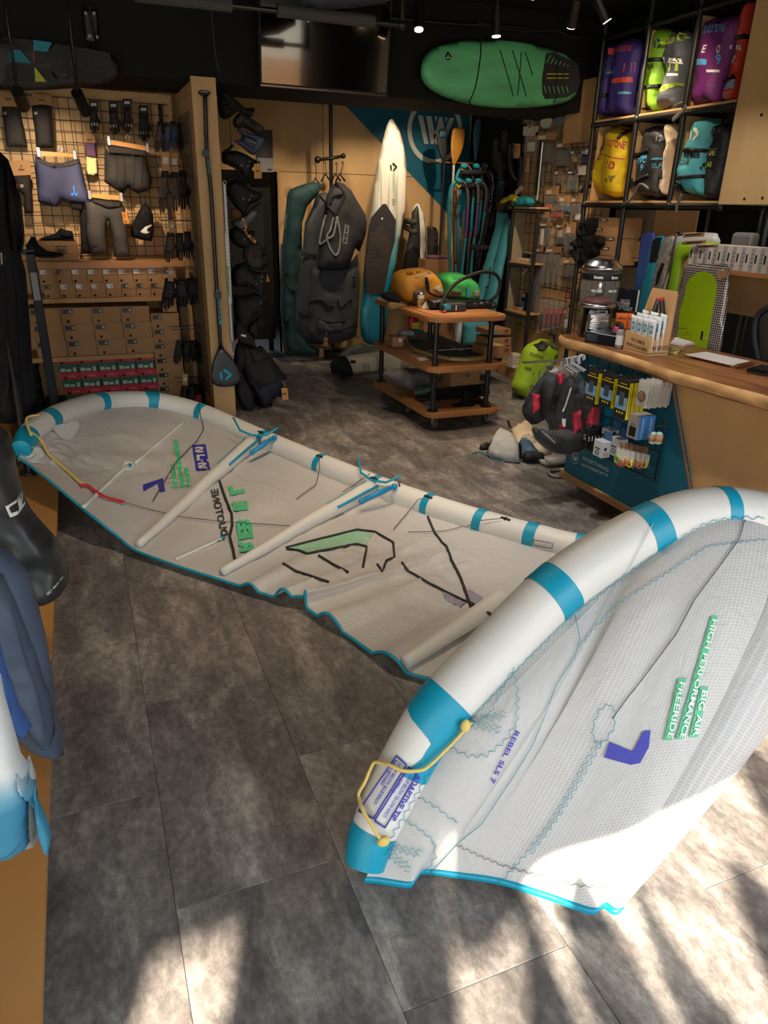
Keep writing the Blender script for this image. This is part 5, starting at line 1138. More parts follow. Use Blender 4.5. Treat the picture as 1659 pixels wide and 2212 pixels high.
t=hung('board_bag','long petrol green board bag hanging left on the bag rack','bag',7.72,[('bag_body',z3([(855,1200),(940,1165),(1060,1130),(1140,1150),(1110,1240),(1010,1350),(965,1500),(950,1825)])+z4([(930,150),(935,330),(905,700),(925,900),(1020,1010),(1120,1060),(1112,1110),(1000,1112),(880,1115),(822,1080),(790,960),(768,700),(775,100)])+z3([(785,1700),(800,1550),(830,1250)]),tealbag,.07,0,.02)])
for p in([(800,280),(810,460),(880,520),(905,470)],[(890,520),(880,640),(830,770),(790,790)]):addtube(t,'strap',z4(p),.008,tealbag,.075,6)
addcard(t,'buckle',z4([(790,275),(825,275),(825,370),(790,370)]),pipe,.008,.075)
pprint(t,z4([(860,830),(900,825),(900,828),(860,833)]),black,.074)
for k,(x,y)in enumerate(((808,1425),(820,1425))):ptxt(t,'SURF BAG RECYCLED',z3([(x-6,1550)])[0],z3([(x+4,1425)])[0],2.0,mat('pale teal print',(120,160,160),.6),.066)
t=hung('board_bag','grey board bag hanging behind the changing robe','bag',7.80,[('bag_body',z3([(1090,1240),(1180,1225),(1230,1290),(1300,1400),(1300,1800)])+z4([(1250,800),(1250,1010),(1150,1012),(960,1000),(918,850),(915,700),(940,300),(960,0)])+z3([(970,1750),(990,1500),(1060,1350)]),greyb,.07,0,.02)])
for q in([(958,180),(1075,205),(1070,250),(950,215)],[(918,715),(1000,740),(1000,770),(918,740)]):addcard(t,'band',z4(q),webbing,.006,.07)
t=hung('board_bag','grey padded bag with black handles and two dark logos, lowest on the rack','bag',7.68,[('bag_body',z4([(1050,330),(1200,300),(1380,300),(1460,200),(1472,400),(1470,700),(1450,940),(1300,1000),(1160,1012),(1020,960),(1025,650),(1050,450)]),greyb,.08,0,.02),('lower_pocket',z4([(1090,780),(1300,800),(1300,890),(1180,900),(1065,870)]),greyb,.03,.07)])
for p in([(1030,635),(1110,605),(1160,650),(1230,670)],[(1260,600),(1280,670),(1370,600),(1385,640)],[(1090,775),(1200,800),(1330,795)]):addtube(t,'handle',z4(p),.012,webbing,.085,6)
for p in([(980,840),(1000,880),(1060,900),(1180,908)],[(980,980),(1000,945),(1040,930)],[(1210,860),(1310,860),(1400,830)],[(1230,900),(1370,900),(1450,945)]):addtube(t,'cord',z4(p),.005,webbing,.088,6)
ion(t,*z4([(1412,448)])[0],8,24,ink,.085);ion(t,*z4([(1117,400)])[0],6,20,ink,.085);addcard(t,'clip',z4([(1390,820),(1440,820),(1440,855),(1390,855)]),pipe,.01,.085)
t=hung('changing_robe','dark grey hooded changing robe with a big pale logo and pale carry loops','robe',7.58,[('robe_body',z3([(1185,1250),(1225,1170),(1290,1130),(1340,1150),(1405,1210),(1440,1270),(1530,1420),(1547,1500),(1535,1600),(1480,1760)])+z4([(1440,150),(1380,335),(1250,348),(1100,342),(1110,200)])+z3([(1115,1700),(1120,1600),(1160,1400)]),greyd,.09,0,.02)])
pale=mat('pale grey webbing',(130,138,136),.7)
addtube(t,'carry_loop',z3([(1170,1430),(1135,1560),(1120,1690),(1170,1640),(1220,1600),(1250,1440)]),.012,pale,.10);addtube(t,'carry_loop',z3([(1250,1440),(1280,1620),(1270,1740),(1235,1785),(1190,1720),(1165,1620),(1195,1560),(1225,1450)]),.012,pale,.105)
for a in([(1300,1682),(1335,1505),(1362,1515),(1338,1684)],):
 pprint(t,z3([(1297,1660),(1310,1660),(1338,1508),(1328,1503)]),pale,.095,'logo');pprint(t,z3([(1332,1684),(1342,1684),(1364,1518),(1354,1512)]),pale,.095,'logo')
 for y,x in((1665,1317),(1625,1323),(1575,1332),(1518,1344)):pprint(t,z3([(x-14,y),(x+20,y+6),(x+20,y+18),(x-14,y+12)]),pale,.095,'logo')
for p in([(1095,1255),(1170,1340),(1250,1440)],[(1200,1330),(1230,1260),(1300,1240)],[(1250,1140),(1320,1250),(1240,1420),(1200,1580)]):addtube(t,'strap',z3(p),.012,webbing,.09,6)
for i,(hx,bx_)in enumerate((((1080,960),(1090,1120)),((1165,950),(1180,1080)),((1270,960),(1270,1080)),((1325,950),(1310,1080)))):
 f=Fr('Y',7.84-i*.05,z3([hx,bx_]));tt=thing('clothes_hanger','black hanger on the bag rack, %s from the left'%ords[i],'hanger',f.loc,0,'hangers on the bag rack');t_fr[tt.name]=f
 addtube(tt,'hook',z3([(hx[0]-8,hx[1]+20),hx,(hx[0]+8,hx[1]+15),(bx_[0],bx_[1]-20)]),.004,pipe,0);addtube(tt,'shoulder_bar',z3([(bx_[0]-45,bx_[1]+50),(bx_[0]-8,bx_[1]-20),(bx_[0]+40,bx_[1]+45)]),.010,rubber,0,sm=0)
for i,(a,Y)in enumerate((([(1160,945),(1195,950),(1198,1030),(1155,1025)],7.55),([(1120,1050),(1155,1052),(1160,1128),(1115,1122)],7.56))):
 f=Fr('Y',Y,z4(a));tt=thing('swing_tag','small brown swing tag under the hanging grey bags, %s'%('upper' if i==0 else 'lower'),'tag',f.loc);t_fr[tt.name]=f;addcard(tt,'card',z4(a),kraftd,.003);addtube(tt,'string',z4([((a[0][0]+a[1][0])/2,a[0][1]),((a[0][0]+a[1][0])/2+5,a[0][1]-45)]),.0015,offwhite,0,5,0);ion(tt,*z4([((a[0][0]+a[1][0])/2,a[0][1]+40)])[0],5,2.5,ink,.0036)
 # ---------------------------------------------------------------- boards and paddles leaning on the back wall
def grad_mat(name,stops,noisey=True,axis='Z',sc=1.0):
 m=bpy.data.materials.new(name);m.use_nodes=True;nt=m.node_tree;p=nt.nodes['Principled BSDF'];tc=nt.nodes.new('ShaderNodeTexCoord');sx=nt.nodes.new('ShaderNodeSeparateXYZ');nt.links.new(tc.outputs['Object'],sx.inputs[0])
 mr=nt.nodes.new('ShaderNodeMath');mr.operation='MULTIPLY';mr.inputs[1].default_value=1/sc;nt.links.new(sx.outputs[axis],mr.inputs[0]);r=nt.nodes.new('ShaderNodeValToRGB');e=r.color_ramp.elements
 e[0].position,e[0].color=stops[0][0],rgb(*stops[0][1]);e[1].position,e[1].color=stops[-1][0],rgb(*stops[-1][1])
 for s,c in stops[1:-1]:q=e.new(s);q.color=rgb(*c)
 nt.links.new(mr.outputs[0],r.inputs[0])
 if noisey:
  mp=nt.nodes.new('ShaderNodeMapping');mp.inputs['Scale'].default_value=(22,1,.8);n=nt.nodes.new('ShaderNodeTexNoise');n.inputs['Scale'].default_value=1.2;n.inputs['Detail'].default_value=5;nt.links.new(tc.outputs['Object'],mp.inputs[0]);nt.links.new(mp.outputs[0],n.inputs['Vector'])
  r2=nt.nodes.new('ShaderNodeValToRGB');r2.color_ramp.elements[0].position=.30;r2.color_ramp.elements[1].position=.46;r2.color_ramp.elements[0].color=rgb(140,168,172);r2.color_ramp.elements[1].color=(1,1,1,1);nt.links.new(n.outputs['Fac'],r2.inputs[0])
  mx=nt.nodes.new('ShaderNodeMix');mx.data_type='RGBA';mx.blend_type='MULTIPLY';mx.inputs[0].default_value=1;nt.links.new(r.outputs[0],mx.inputs[6]);nt.links.new(r2.outputs[0],mx.inputs[7]);nt.links.new(mx.outputs[2],p.inputs['Base Color'])
 else:nt.links.new(r.outputs[0],p.inputs['Base Color'])
 p.inputs['Roughness'].default_value=.4;return m
supm=grad_mat('sup lacquer',[(0.0,(20,110,140)),(.32,(36,150,178)),(.46,(120,190,200)),(.58,(222,216,200)),(1.0,(228,222,206))],True,'Z',2.3)
brpad=mat('brown grip',(62,52,44),.8,bump=(80,.3),nz=(40,.2,(.1,1,1)))
t=hung('paddle_board','tall white paddle board fading to teal with dark grip pad, at the back wall','board',7.66,[('hull',smooth_closed([(845,257),(853,264),(863,282),(871,309),(877,346),(878,388),(876,450),(869,490),(861,535),(855,575),(846,610),(838,655),(828,738),(786,738),(778,690),(782,640),(788,560),(797,480),(805,420),(815,357),(824,315),(836,270)],3),supm,.05,0)])
addcard(t,'front_pad',z5([(85,1395),(205,1255),(238,1252),(342,1420),(332,1640),(290,1780),(215,2180),(30,2180),(18,1850),(60,1540)]),mat('graphite pad',(44,44,46),.8),.006,.047);addcard(t,'grip_pad',z5([(72,1570),(190,1458),(278,1625),(286,1780),(212,2180),(40,2180),(30,1850)]),brpad,.005,.053)
pprint(t,z5([(150,1705),(163,1700),(153,1800),(138,1805)]),ink,.059,'handle_slot');pmark(t,*z5([(318,872)])[0],15,ink,.052,.1);pprint(t,z5([(188,1395),(206,1395),(206,1412),(188,1412)]),whiteink,.054)
for k in range(4):pprint(t,z5([(300+k*3,1205+k*18),(330,1207+k*18),(328,1211+k*18),(300,1209+k*18)]),ink,.052,'text_line')
ptxt(t,'DUOTONE',z5([(330,2080)])[0],z5([(350,1900)])[0],3,mat('deep teal print',(20,100,120),.5),.045)
t=hung('surf_board','short marbled white surfboard with black tail pad behind the paddle board','board',7.95,[('hull',z5([(500,1500),(520,1330),(548,1265),(582,1243),(612,1262),(650,1350),(675,1500),(682,1700),(662,1870),(600,2100),(420,2100),(440,1800)]),mat('marble lacquer',(206,200,186),.4,nz=(9,.75,(1.2,1,.35))),.04,0),('dark_deck',z5([(505,1500),(525,1340),(578,1250),(590,1400),(600,1600),(595,1900),(580,2090),(425,2090),(445,1800)]),mat('board dark side',(50,48,46),.5),.012,.03),('tail_pad',z5([(430,1950),(450,1770),(510,1692),(570,1700),(600,1780),(585,2090),(425,2090)]),blackcloth,.012,.038)])  # left part of the hull in a darker colour
t=hung('foil_bag','dark olive board sleeve standing beside the short surfboard','bag',7.9,[('sleeve',z5([(685,1490),(735,1478),(770,1510),(792,1560),(797,1700),(782,1900),(780,2050),(690,2050)]),mat('olive cloth',(40,38,28),.8),.06,0,.01)])
addtube(t,'zip',z5([(725,1500),(765,1520),(770,1600),(735,1640),(740,1800)]),.010,webbing,.06)
for k,(a,b)in enumerate((((430,1430),(560,1440)),((430,1480),(560,1545)))):
 p,q=atY(*z5([a])[0],8.28),atY(*z5([b])[0],7.75);g=G();g.cyl(p,q,.03,n=14);tag(part('board_peg',g,foam,None,smooth=True),'black padded peg on the back wall holding boards, %s of two'%('upper' if k==0 else 'lower'),'peg')
t=hung('paddle_rack','narrow wooden rail with paddles standing in it at the painted wall','rack',7.9,[('rail',z5([(810,812),(1180,824),(1180,838),(810,830)]),oak,.02,0)])
a=t_fr[t.name];
g=G();p0=a.l(*z5([(830,822)])[0]);p1=a.l(*z5([(1160,830)])[0])
for p in(p0,p1):g.cyl((p[0],0,p[1]),(p[0],.4,p[1]),.012,n=8)
part('bracket',g,pipe,t,kind='stuff')
def paddle(label,blade,shaft,bm,smm,Y,tip=None):
 t=hung('paddle',label,'paddle',Y,[('blade',z5(blade),bm,.012,0,0,4)],'paddles at the painted wall');addtube(t,'shaft',z5(shaft),.015,smm,0,8,4)
 if tip:addp(t,'blade_tip',z5(tip),mat('petrol blade',(26,70,82),.5),.013,.001)
 return t
paddle('dark paddle with petrol tip and black shaft, first in the rail',[(800,490),(880,480),(890,560),(896,700),(870,785),(848,810),(820,745),(790,600)],[(850,790),(862,850),(845,1200),(815,1800),(812,1900)],mat('blade black',(30,34,36),.5),mat('carbon shaft'),7.86,[(806,494),(876,486),(885,560),(800,575)])
paddle('varnished wooden paddle with white shaft in the rail',[(950,480),(980,462),(1060,465),(1080,500),(1070,620),(1040,730),(990,830),(960,870),(945,820),(930,700),(936,560)],[(962,850),(955,1000),(930,1500),(900,1900)],mat('varnished wood',(190,132,50),.35,nz=(6,.2,(5,1,.6))),offwhite,7.84)
paddle('slim blue paddle blade, last in the rail',[(1225,368),(1246,400),(1240,550),(1212,750),(1182,825),(1170,700),(1165,520),(1190,400)],[(1185,800),(1150,1400),(1110,2050)],mat('blade blue',(52,82,104),.5),mat('carbon shaft'),7.88)
pt=mat('boom teal',(30,138,156),.5);pg=mat('boom grey',(94,88,84),.6);pp=mat('boom purple',(94,66,126),.6);poy=mat('boom orange',(190,106,46),.6);pcr=mat('boom cream',(188,168,120),.6)
def boom(label,segs,Y,head=None):
 pts=[p for s in segs for p in s[1]];f=Fr('Y',Y,z5(pts));t=thing('boom',label,'boom',f.loc,0,'sail booms hanging in a bunch');t_fr[t.name]=f
 for k,(m,p)in enumerate(segs):addtube(t,'tube_section',z5(p),.017,m,0,9,6)
 if head:addp(t,'boom_head',z5([(head[0]-28,head[1]-22),(head[0]+20,head[1]-25),(head[0]+30,head[1]+15),(head[0]+8,head[1]+32),(head[0]-26,head[1]+22)]),pt,.035,.01,0,3);addtube(t,'clamp',z5([(head[0]-25,head[1]+30),(head[0]-5,head[1]+70),(head[0]+15,head[1]+40)]),.014,mat('clamp yellow',(196,180,40),.5)if head[2]else webbing,.02)
 return t
boom('teal boom with yellow clamp, leftmost and lowest of the bunch',[(pt,[(990,1020),(945,1060),(922,1150),(912,1400),(918,1700),(930,2050)])],7.42,(1005,1015,1))
boom('boom changing from grey to purple to teal, leaning right of the leftmost',[(pg,[(1030,1010),(1090,1060),(1112,1180),(1110,1260)]),(pp,[(1110,1260),(1105,1380),(1088,1610)]),(pt,[(1088,1610),(1065,1800),(1040,2050)])],7.40)
boom('tall grey and teal boom in the upper row with yellow clamp',[(pg,[(1080,840),(1130,885),(1165,980),(1170,1160)]),(pt,[(1170,1160),(1155,1350),(1145,1530)]),(pg,[(1145,1530),(1120,1700),(1100,2050)])],7.55,(1060,860,1))
boom('grey and teal boom in the upper row, second from its left',[(pg,[(1195,850),(1232,890),(1255,1000),(1245,1210)]),(pt,[(1245,1210),(1225,1440),(1205,1560)]),(pg,[(1205,1560),(1165,1700),(1140,2050)])],7.53,(1190,860,0))
boom('slim boom with purple grip in the lower row',[(pg,[(1185,1030),(1215,1080),(1215,1260)]),(pp,[(1215,1260),(1200,1450),(1178,1610)]),(pt,[(1178,1610),(1150,1850),(1135,2050)])],7.41,(1110,1015,0))
boom('dark grey boom with teal foot beside the plastic sleeves',[(pg,[(1270,1030),(1305,1120),(1285,1340)]),(pt,[(1285,1340),(1250,1600),(1222,1680)]),(pg,[(1222,1680),(1190,2050)])],7.44,(1212,1015,0))
boom('teal boom behind the leftmost one',[(pt,[(1045,870),(1000,950),(978,1080)]),(pg,[(978,1080),(975,1400),(980,1880)]),(pt,[(980,1880),(990,2060)])],7.58)
boom('short boom with grey lower half in the middle of the bunch',[(pt,[(1085,1230),(1080,1310)]),(pg,[(1080,1310),(1060,1500),(1020,2050)])],7.5)
boom('thin orange boom tube behind the teal ones',[(poy,[(1010,960),(1000,1300),(950,1900),(948,2050)])],7.62)
boom('thin cream boom tube behind the teal ones',[(pcr,[(965,1080),(950,1400),(942,2050)])],7.64)
boom('teal boom tube deep in the bunch',[(pt,[(1035,1100),(1020,1250),(1010,1600),(1015,2050)])],7.6)
t=thing('boom_rack','dark padded pegs carrying the sail booms','rack',atY(1005,395,7.9))
for(y,x0,x1)in((930,1045,1240),(1070,1000,1260)):
 a,b=atY(*z5([(x0,y)])[0],7.5),atY(*z5([(x1,y)])[0],7.5);g=G();g.cyl(a,b,.028,n=12);g.cyl(b,(4.42,b.y,b.z),.02,n=10);part('padded_peg',g,rubber,t,world=True)
p,q=atY(*z5([(1135,1700)])[0],7.3),atY(*z5([(1430,1715)])[0],7.1);g=G();g.cyl(p,q,.028,n=14);tag(part('padded_bar',g,foam,None,smooth=True),'black foam-covered bar across the standing bags','bar')
plast=mat('shiny dark plastic',(30,32,40),.22,nz=(8,.4),bump=(14,.7))
hung('sail_bag','black sail in crinkled shiny plastic hanging in a curve','bag',7.36,[('wrap',z5([(1250,830),(1310,818),(1385,880),(1400,960),(1380,1150),(1350,1320),(1310,1480),(1270,1700),(1230,1950),(1180,2050),(1195,1850),(1250,1600),(1300,1320),(1330,1050),(1300,930),(1255,890)]),plast,.05,0,.012)])
for i,(pts,lab,Y)in enumerate((([(1375,570),(1450,555),(1455,700),(1410,1100),(1380,1500),(1330,1500),(1350,1100)],'slim dark sail bag, left of three standing in the dark corner',7.6),([(1470,490),(1535,478),(1545,560),(1500,900),(1460,1250),(1440,1500),(1400,1480),(1430,1000)],'slim dark sail bag with pale label, middle of three in the dark corner',7.5),([(1400,700),(1470,690),(1480,800),(1450,1050),(1430,1320),(1400,1320),(1405,1000)],'slim dark sail bag with blue lettering, front of three in the dark corner',7.4))):
 t=hung('sail_bag',lab,'bag',Y,[('bag_body',z5(pts),mat('bag dark',(46,44,46),.7,bump=(30,.2)),.05,0,.01)],'sail bags in the dark corner')
 if i==1:addcard(t,'label',z5([(1458,845),(1490,842),(1488,885),(1456,888)]),hgr,.003,.05)
 if i==2:pmark(t,*z5([(1440,1045)])[0],12,mat('sky blue print',(50,110,160),.5),.056,PI/2);ptxt(t,'DUO',z5([(1440,1200)])[0],z5([(1450,1095)])[0],5,mat('sky blue print'),.056)
tb=mat('aqua bag cloth',(64,146,160),.65,bump=(25,.25));ylc=mat('yellow bag cap',(196,180,40),.6);dkc=mat('dark bag cap',(44,40,38),.7)
t=hung('sail_bag','aqua kite bag with yellow and black cap standing behind the trolley','bag',6.95,[('bag_body',z5([(1415,1320),(1515,1325),(1500,1480),(1440,1700),(1390,1900),(1340,2120),(1330,2330),(1200,2480),(1090,2660),(1060,2560),(1190,2150),(1290,1850),(1390,1500)]),tb,.09,0,.03),('cap',z5([(1415,1240),(1470,1190),(1550,1165),(1560,1230),(1530,1330),(1418,1328)]),dkc,.09,.01),('cap_top',z5([(1415,1238),(1470,1185),(1550,1163),(1556,1200),(1480,1215),(1425,1250)]),ylc,.05,.06)])
ptxt(t,'SUPER',z5([(1528,1300)])[0],z5([(1462,1312)])[0],-4.5,ylc,.105)
for p in([(1300,1900),(1290,2000),(1330,2090)],[(1340,1890),(1350,1960),(1310,2060),(1240,2120)]):addtube(t,'cord',z5(p),.006,webbing,.10)
t=hung('sail_bag','aqua kite bag with large black lettering leaning beside the pipe shelf','bag',6.75,[('bag_body',z5([(1500,1440),(1545,1380),(1535,1500),(1500,1750),(1440,2060),(1390,2330),(1330,2640),(1180,2660),(1260,2330),(1380,1900)]),tb,.09,0,.02)])
ptxt(t,'DUOTONE',z5([(1425,2180)])[0],z5([(1488,1790)])[0],9,ink,.10)
t=hung('sail_bag','low aqua bag with small label seen through the trolley','bag',6.7,[('bag_body',zt([(900,640),(1060,625),(1200,630),(1150,740),(1040,860),(905,850)]),tb,.08,0,.02)])
ptxt(t,'SUPER',zt([(930,838)])[0],zt([(980,840)])[0],4,ylc,.09)
# white kite bag lying at the back behind the trolley
t=hung('kite_bag','white and black kite bag lying on the floor at the back, left of the trolley','bag',6.9,[('bag_body',[(712,785),(730,770),(770,766),(860,752),(864,800),(820,803),(740,810),(716,806)],mat('dirty white bag',(176,172,158),.7,bump=(25,.2)),.10,0,.012),('black_end',[(712,785),(728,770),(745,768),(756,806),(735,812),(716,806)],blackcloth,.105,.004),('pocket',[(776,782),(790,781),(792,800),(777,801)],mat('clear pocket',(150,146,120),.3),.012,.10)])
ptxt(t,'DUOTONE',(812,800),(808,764),4,ink,.115);addcard(t,'buckle',[(750,774),(760,774),(760,780),(750,780)],pipe,.012,.10)
t=hung('sheet','grey green plastic sheet on the floor behind the white kite bag','sheet',7.25,[('sheet_body',z4([(1290,1110),(1380,1030),(1500,1000),(1640,1040),(1640,1120),(1340,1140)]),mat('pale plastic',(96,104,96),.3),.05,0,.02)])
# ---------------------------------------------------------------- trolley
TX0,TX1,TY0,TY1=2.325,2.985,4.775,6.03
t=thing('trolley','three-tier oiled wood trolley on castors with black pipe posts','trolley',((TX0+TX1)/2,(TY0+TY1)/2,0))
for z0,z1_,nm in((.112,.152,'bottom_shelf'),(.462,.502,'middle_shelf'),(.832,.872,'top_shelf')):
 g=rbox(TX0,TX1,TY0,TY1,z0,z1_,.11);bmesh.ops.bevel(g.b,geom=[e for e in g.b.edges if abs(e.verts[0].co.z-e.verts[1].co.z)<1e-5],offset=.008,segments=2,affect='EDGES');part(nm,g,oak,t,world=True)
g=rbox(TX0+.05,TX1-.05,TY0+.05,TY1-.05,.8725,.8740,.09);part('routed_border',g,mat('routed groove',(120,66,30),.5),t,world=True);g=rbox(TX0+.062,TX1-.062,TY0+.062,TY1-.062,.8732,.8748,.08);part('inlay',g,oak,t,world=True)
for x in(2.405,2.875):
 for y in(4.87,5.95):
  g=G();g.cyl((x,y,.152),(x,y,.462),.021,n=16);g.cyl((x,y,.502),(x,y,.832),.021,n=16);g.cyl((x,y,.152),(x,y,.162),.045,n=20);g.cyl((x,y,.81),(x,y,.832),.034,n=16);part('post',g,pipe,t,world=True)
castor=mat('castor grey',(96,100,104),.4)
def castor_at(x,y,t,h=.112,r=.037):
 g=G();g.cyl((x-.012,y,r),(x+.012,y,r),r,n=20);p=part('castor',g,castor,t,world=True,smooth=False);g=G();g.bx(x-.018,x-.014,y-.02,y+.02,r,h,.001);g.bx(x+.014,x+.018,y-.02,y+.02,r,h,.001);g.bx(x-.03,x+.03,y-.03,y+.03,h-.005,h);part('fork',g,chrome,p,world=True)
for x in(2.44,2.90):
 for y in(4.90,5.4,5.93):castor_at(x,y,t)
 # things on top
och=mat('ochre bag cloth',(196,136,46),.7,bump=(22,.3));grb=mat('green bag cloth',(72,190,96),.7,bump=(22,.3));meshw=mat('bag window',(150,140,120),.25)
t=hung('kite_bag','ochre yellow rolled kite bag with black buckle on the trolley top','bag',5.55,[('bag_body',zt([(278,270),(310,195),(400,168),(480,158),(570,165),(645,205),(690,275),(697,390),(640,430),(560,460),(480,482),(380,468),(295,400)]),och,.17,0,.03,2),('side_panel',zt([(380,350),(490,320),(480,440),(400,450)]),mat('grey panel',(92,84,78),.7),.02,.155),('window',zt([(555,325),(640,292),(668,390),(650,400)]),meshw,.01,.15)])
addtube(t,'strap',zt([(490,230),(505,290),(515,340),(560,380),(690,420)]),.009,webbing,.172);addcard(t,'buckle',zt([(484,225),(508,225),(526,338),(500,338)]),pipe,.012,.168)
ptxt(t,'DUOTONE',zt([(410,238)])[0],zt([(580,195)])[0],3.5,mat('blue print',(90,120,140),.6),.168);ptxt(t,'SLICK',zt([(355,215)])[0],zt([(580,170)])[0],3.5,ink,.15)
t=hung('kite_bag','bright green rolled kite bag next to the ochre one on the trolley','bag',5.75,[('bag_body',zt([(675,235),(740,202),(830,198),(900,210),(965,245),(1020,300),(1028,420),(1010,448),(900,452),(700,425),(680,330)]),grb,.16,0,.03,2),('window',zt([(920,345),(985,345),(985,405),(920,402)]),meshw,.01,.15),('side_panel',zt([(730,340),(830,350),(810,405),(730,415)]),mat('grey panel'),.015,.15)])
addcard(t,'buckle',zt([(860,320),(885,320),(890,400),(866,400)]),mat('teal buckle',(60,150,190),.5),.012,.155);ptxt(t,'DUOTONE',zt([(760,250)])[0],zt([(920,250)])[0],4,mat('dark green print',(30,90,60),.6),.16)
addtube(t,'strap',zt([(690,420),(800,405),(900,425),(1010,430)]),.010,webbing,.165)
P0=atZ(*zt([(530,520)])[0],.875);t=thing('snack_cup','tall paper snack cup with shiny lid on the trolley','cup',P0)
g=G();g.lathe([(.021,0),(.028,.105),(.029,.108)],28);part('cup_body',g,mat('cup print',(214,196,120),.5,nz=(18,.3)),t);g=G();g.lathe([(.030,.104),(.031,.112),(.028,.118),(.012,.122)],28);part('lid',g,chrome,t);g=G();g.cyl((0,0,.075),(0,0,.102),.0283,.0292,n=28,caps=False);part('white_band',g,white,t);
ltxt(t,'POT',0,.035,.04,.018,-.0275,mat('brown print',(90,60,20),.5))
g=G();g.poly([(-.012,-.05,.003),(.05,-.09,.003),(.06,-.08,.05),(.02,-.045,.055)],.002,(0,-1,0));part('paper_flap',g,offwhite,t)
P0=atZ(*zt([(855,555)])[0],.875);t=thing('electric_pump','grey electric pump with teal end and long black hose on the trolley','pump',P0)
g=G();g.bx(-.088,.088,0,.11,0,.062,.012,2);part('housing',g,mat('pump grey',(52,56,58),.5),t);g=G();g.bx(-.100,-.045,-.004,.105,.012,.056,.012,2);part('end_cap',g,mat('pump teal',(50,150,178),.45),t);g=G();g.bx(-.01,-.002,-.003,.0,.01,.05);part('label',g,whiteink,t)
zb=P0.y+.05
g=G();hs=[atY(x,y,Yh)-P0 for(x,y),Yh in zip(zt([(735,500),(722,510),(730,460),(770,385),(860,290),(1000,220),(1110,195),(1200,215),(1244,285),(1232,370),(1190,430),(1110,470),(1000,480)]),(zb,zb-.02,zb,zb+.02,zb+.05,zb+.1,zb+.12,zb+.14,zb+.15,zb+.15,zb+.14,zb+.12,zb+.1))];g.tube([tuple(v)for v in crom(hs,8)],.0135,12);part('hose',g,rubber,t)
g=G();g.cyl((-.105,-.03,.008),(-.14,-.03,.008),.012,.008);part('nozzle',g,mat('red nozzle',(160,40,50),.5),t,smooth=True)
t=hung('roll_bag','black shiny rolled bag lying across the trolley top','bag',5.22,[('roll',zt([(585,440),(700,425),(900,455),(1100,440),(1190,460),(1197,510),(1160,530),(980,535),(740,530),(600,530)]),mat('black gloss cloth',(22,22,24),.4,bump=(20,.5)),.07,0,.02)])
t=hung('cap','tan and black baseball cap hanging over the trolley edge','cap',5.45,[('brim',zt([(215,490),(240,455),(330,468),(400,490),(360,515),(290,535),(230,530)]),mat('tan brim',(132,104,66),.7),.03,.03,0,3),('crown',zt([(175,400),(230,375),(300,380),(340,440),(330,470),(240,455),(190,430)]),blackcloth,.06,0,.01,3)])
# middle shelf
def carton(label,px,z,sx,sy,sz,m=kraft,logo=None,rz=0.0,cat='box',nm='carton',tape=True):
 P0=atZ(*px,z);t=thing(nm,label,cat,P0,rz);g=G();g.bx(-sx/2,sx/2,0,sy,0,sz,.002);part('body',g,m,t)
 g=G();g.bx(-sx/2-.001,sx/2+.001,sy*.48,sy*.52,sz-.0005,sz+.001);g.bx(-sx/2-.0012,sx/2+.0012,sy*.49,sy*.51,sz*.7,sz+.001);part('flap_seam',g,kraftd if m is kraft else ink,t)
 if logo:logo(t,sx,sz)
 return t
carton('small carton with white label on the middle tier of the trolley',zt([(330,868)])[0],.503,.10,.12,.085,logo=lambda t,a,b:part('label',G().bx(.005,.035,-.002,-.0005,.04,.07),whiteink,t))
t=thing('kite_board','dark blue board with gold rail lying on the middle tier of the trolley','board',(0,0,.505))
goldm=mat('gold rail',(176,150,90),.4);bnav=mat('navy deck',(34,42,54),.6,nz=(30,.15))
L=[atZ(x,y,.53)for x,y in zt([(392,790),(400,752),(440,735),(600,732),(700,760),(1000,880),(1130,930),(1118,955),(960,972),(800,965),(650,935),(470,880),(410,830)])]
def flatboard(name,parent,L,z0,z1,m,ins=0.0):
 c=sum(L,Vector())/len(L);g=G();g.poly([(c+(p-c)*(1-ins)).xy.to_3d()+Vector((0,0,z0))for p in L],z1-z0,(0,0,1));return part(name,g,m,parent,world=True)
flatboard('hull',t,L,.506,.530,goldm);flatboard('deck',t,L,.530,.534,bnav,.08)
g=G();g.tube([tuple(v)for v in crom([atZ(x,y,.542)for x,y in zt([(585,930),(600,905),(700,898),(830,890),(1000,880)])],5)],.003,6);g.tube([tuple(v)for v in crom([atZ(x,y,.544)for x,y in zt([(795,850),(830,880),(910,898)])],5)],.003,6);part('leash_string',g,offwhite,t,world=True,kind='stuff')
t=thing('plastic_envelope','clear envelope with a white slip on the middle tier edge','envelope',atZ(*zt([(540,970)])[0],.503));g=G();g.poly([atZ(x,y,.504)for x,y in zt([(430,940),(560,935),(640,985),(520,998)])],.006,(0,0,1));part('sleeve',g,clear,t,world=True);g=G();g.poly([atZ(x,y,.506)for x,y in zt([(495,968),(570,955),(605,985),(530,995)])],.002,(0,0,1));part('slip',g,whiteink,t,world=True)
carton('brown carton at the right end of the middle tier',zt([(1190,972)])[0],.503,.19,.2,.10,kraftd)
P0=atZ(*zt([(862,842)])[0],.503);t=thing('paper_roll','white roll standing upright behind the navy board','roll',P0);g=G();g.lathe([(.030,0),(.032,.004),(.032,.19),(.029,.195),(.012,.195)],24);part('roll_body',g,mat('roll white',(200,198,194),.5),t);g=G();g.cyl((0,0,.19),(0,0,.215),.03,n=20);part('red_cap',g,mat('dull red',(120,50,44),.6),t,smooth=False)
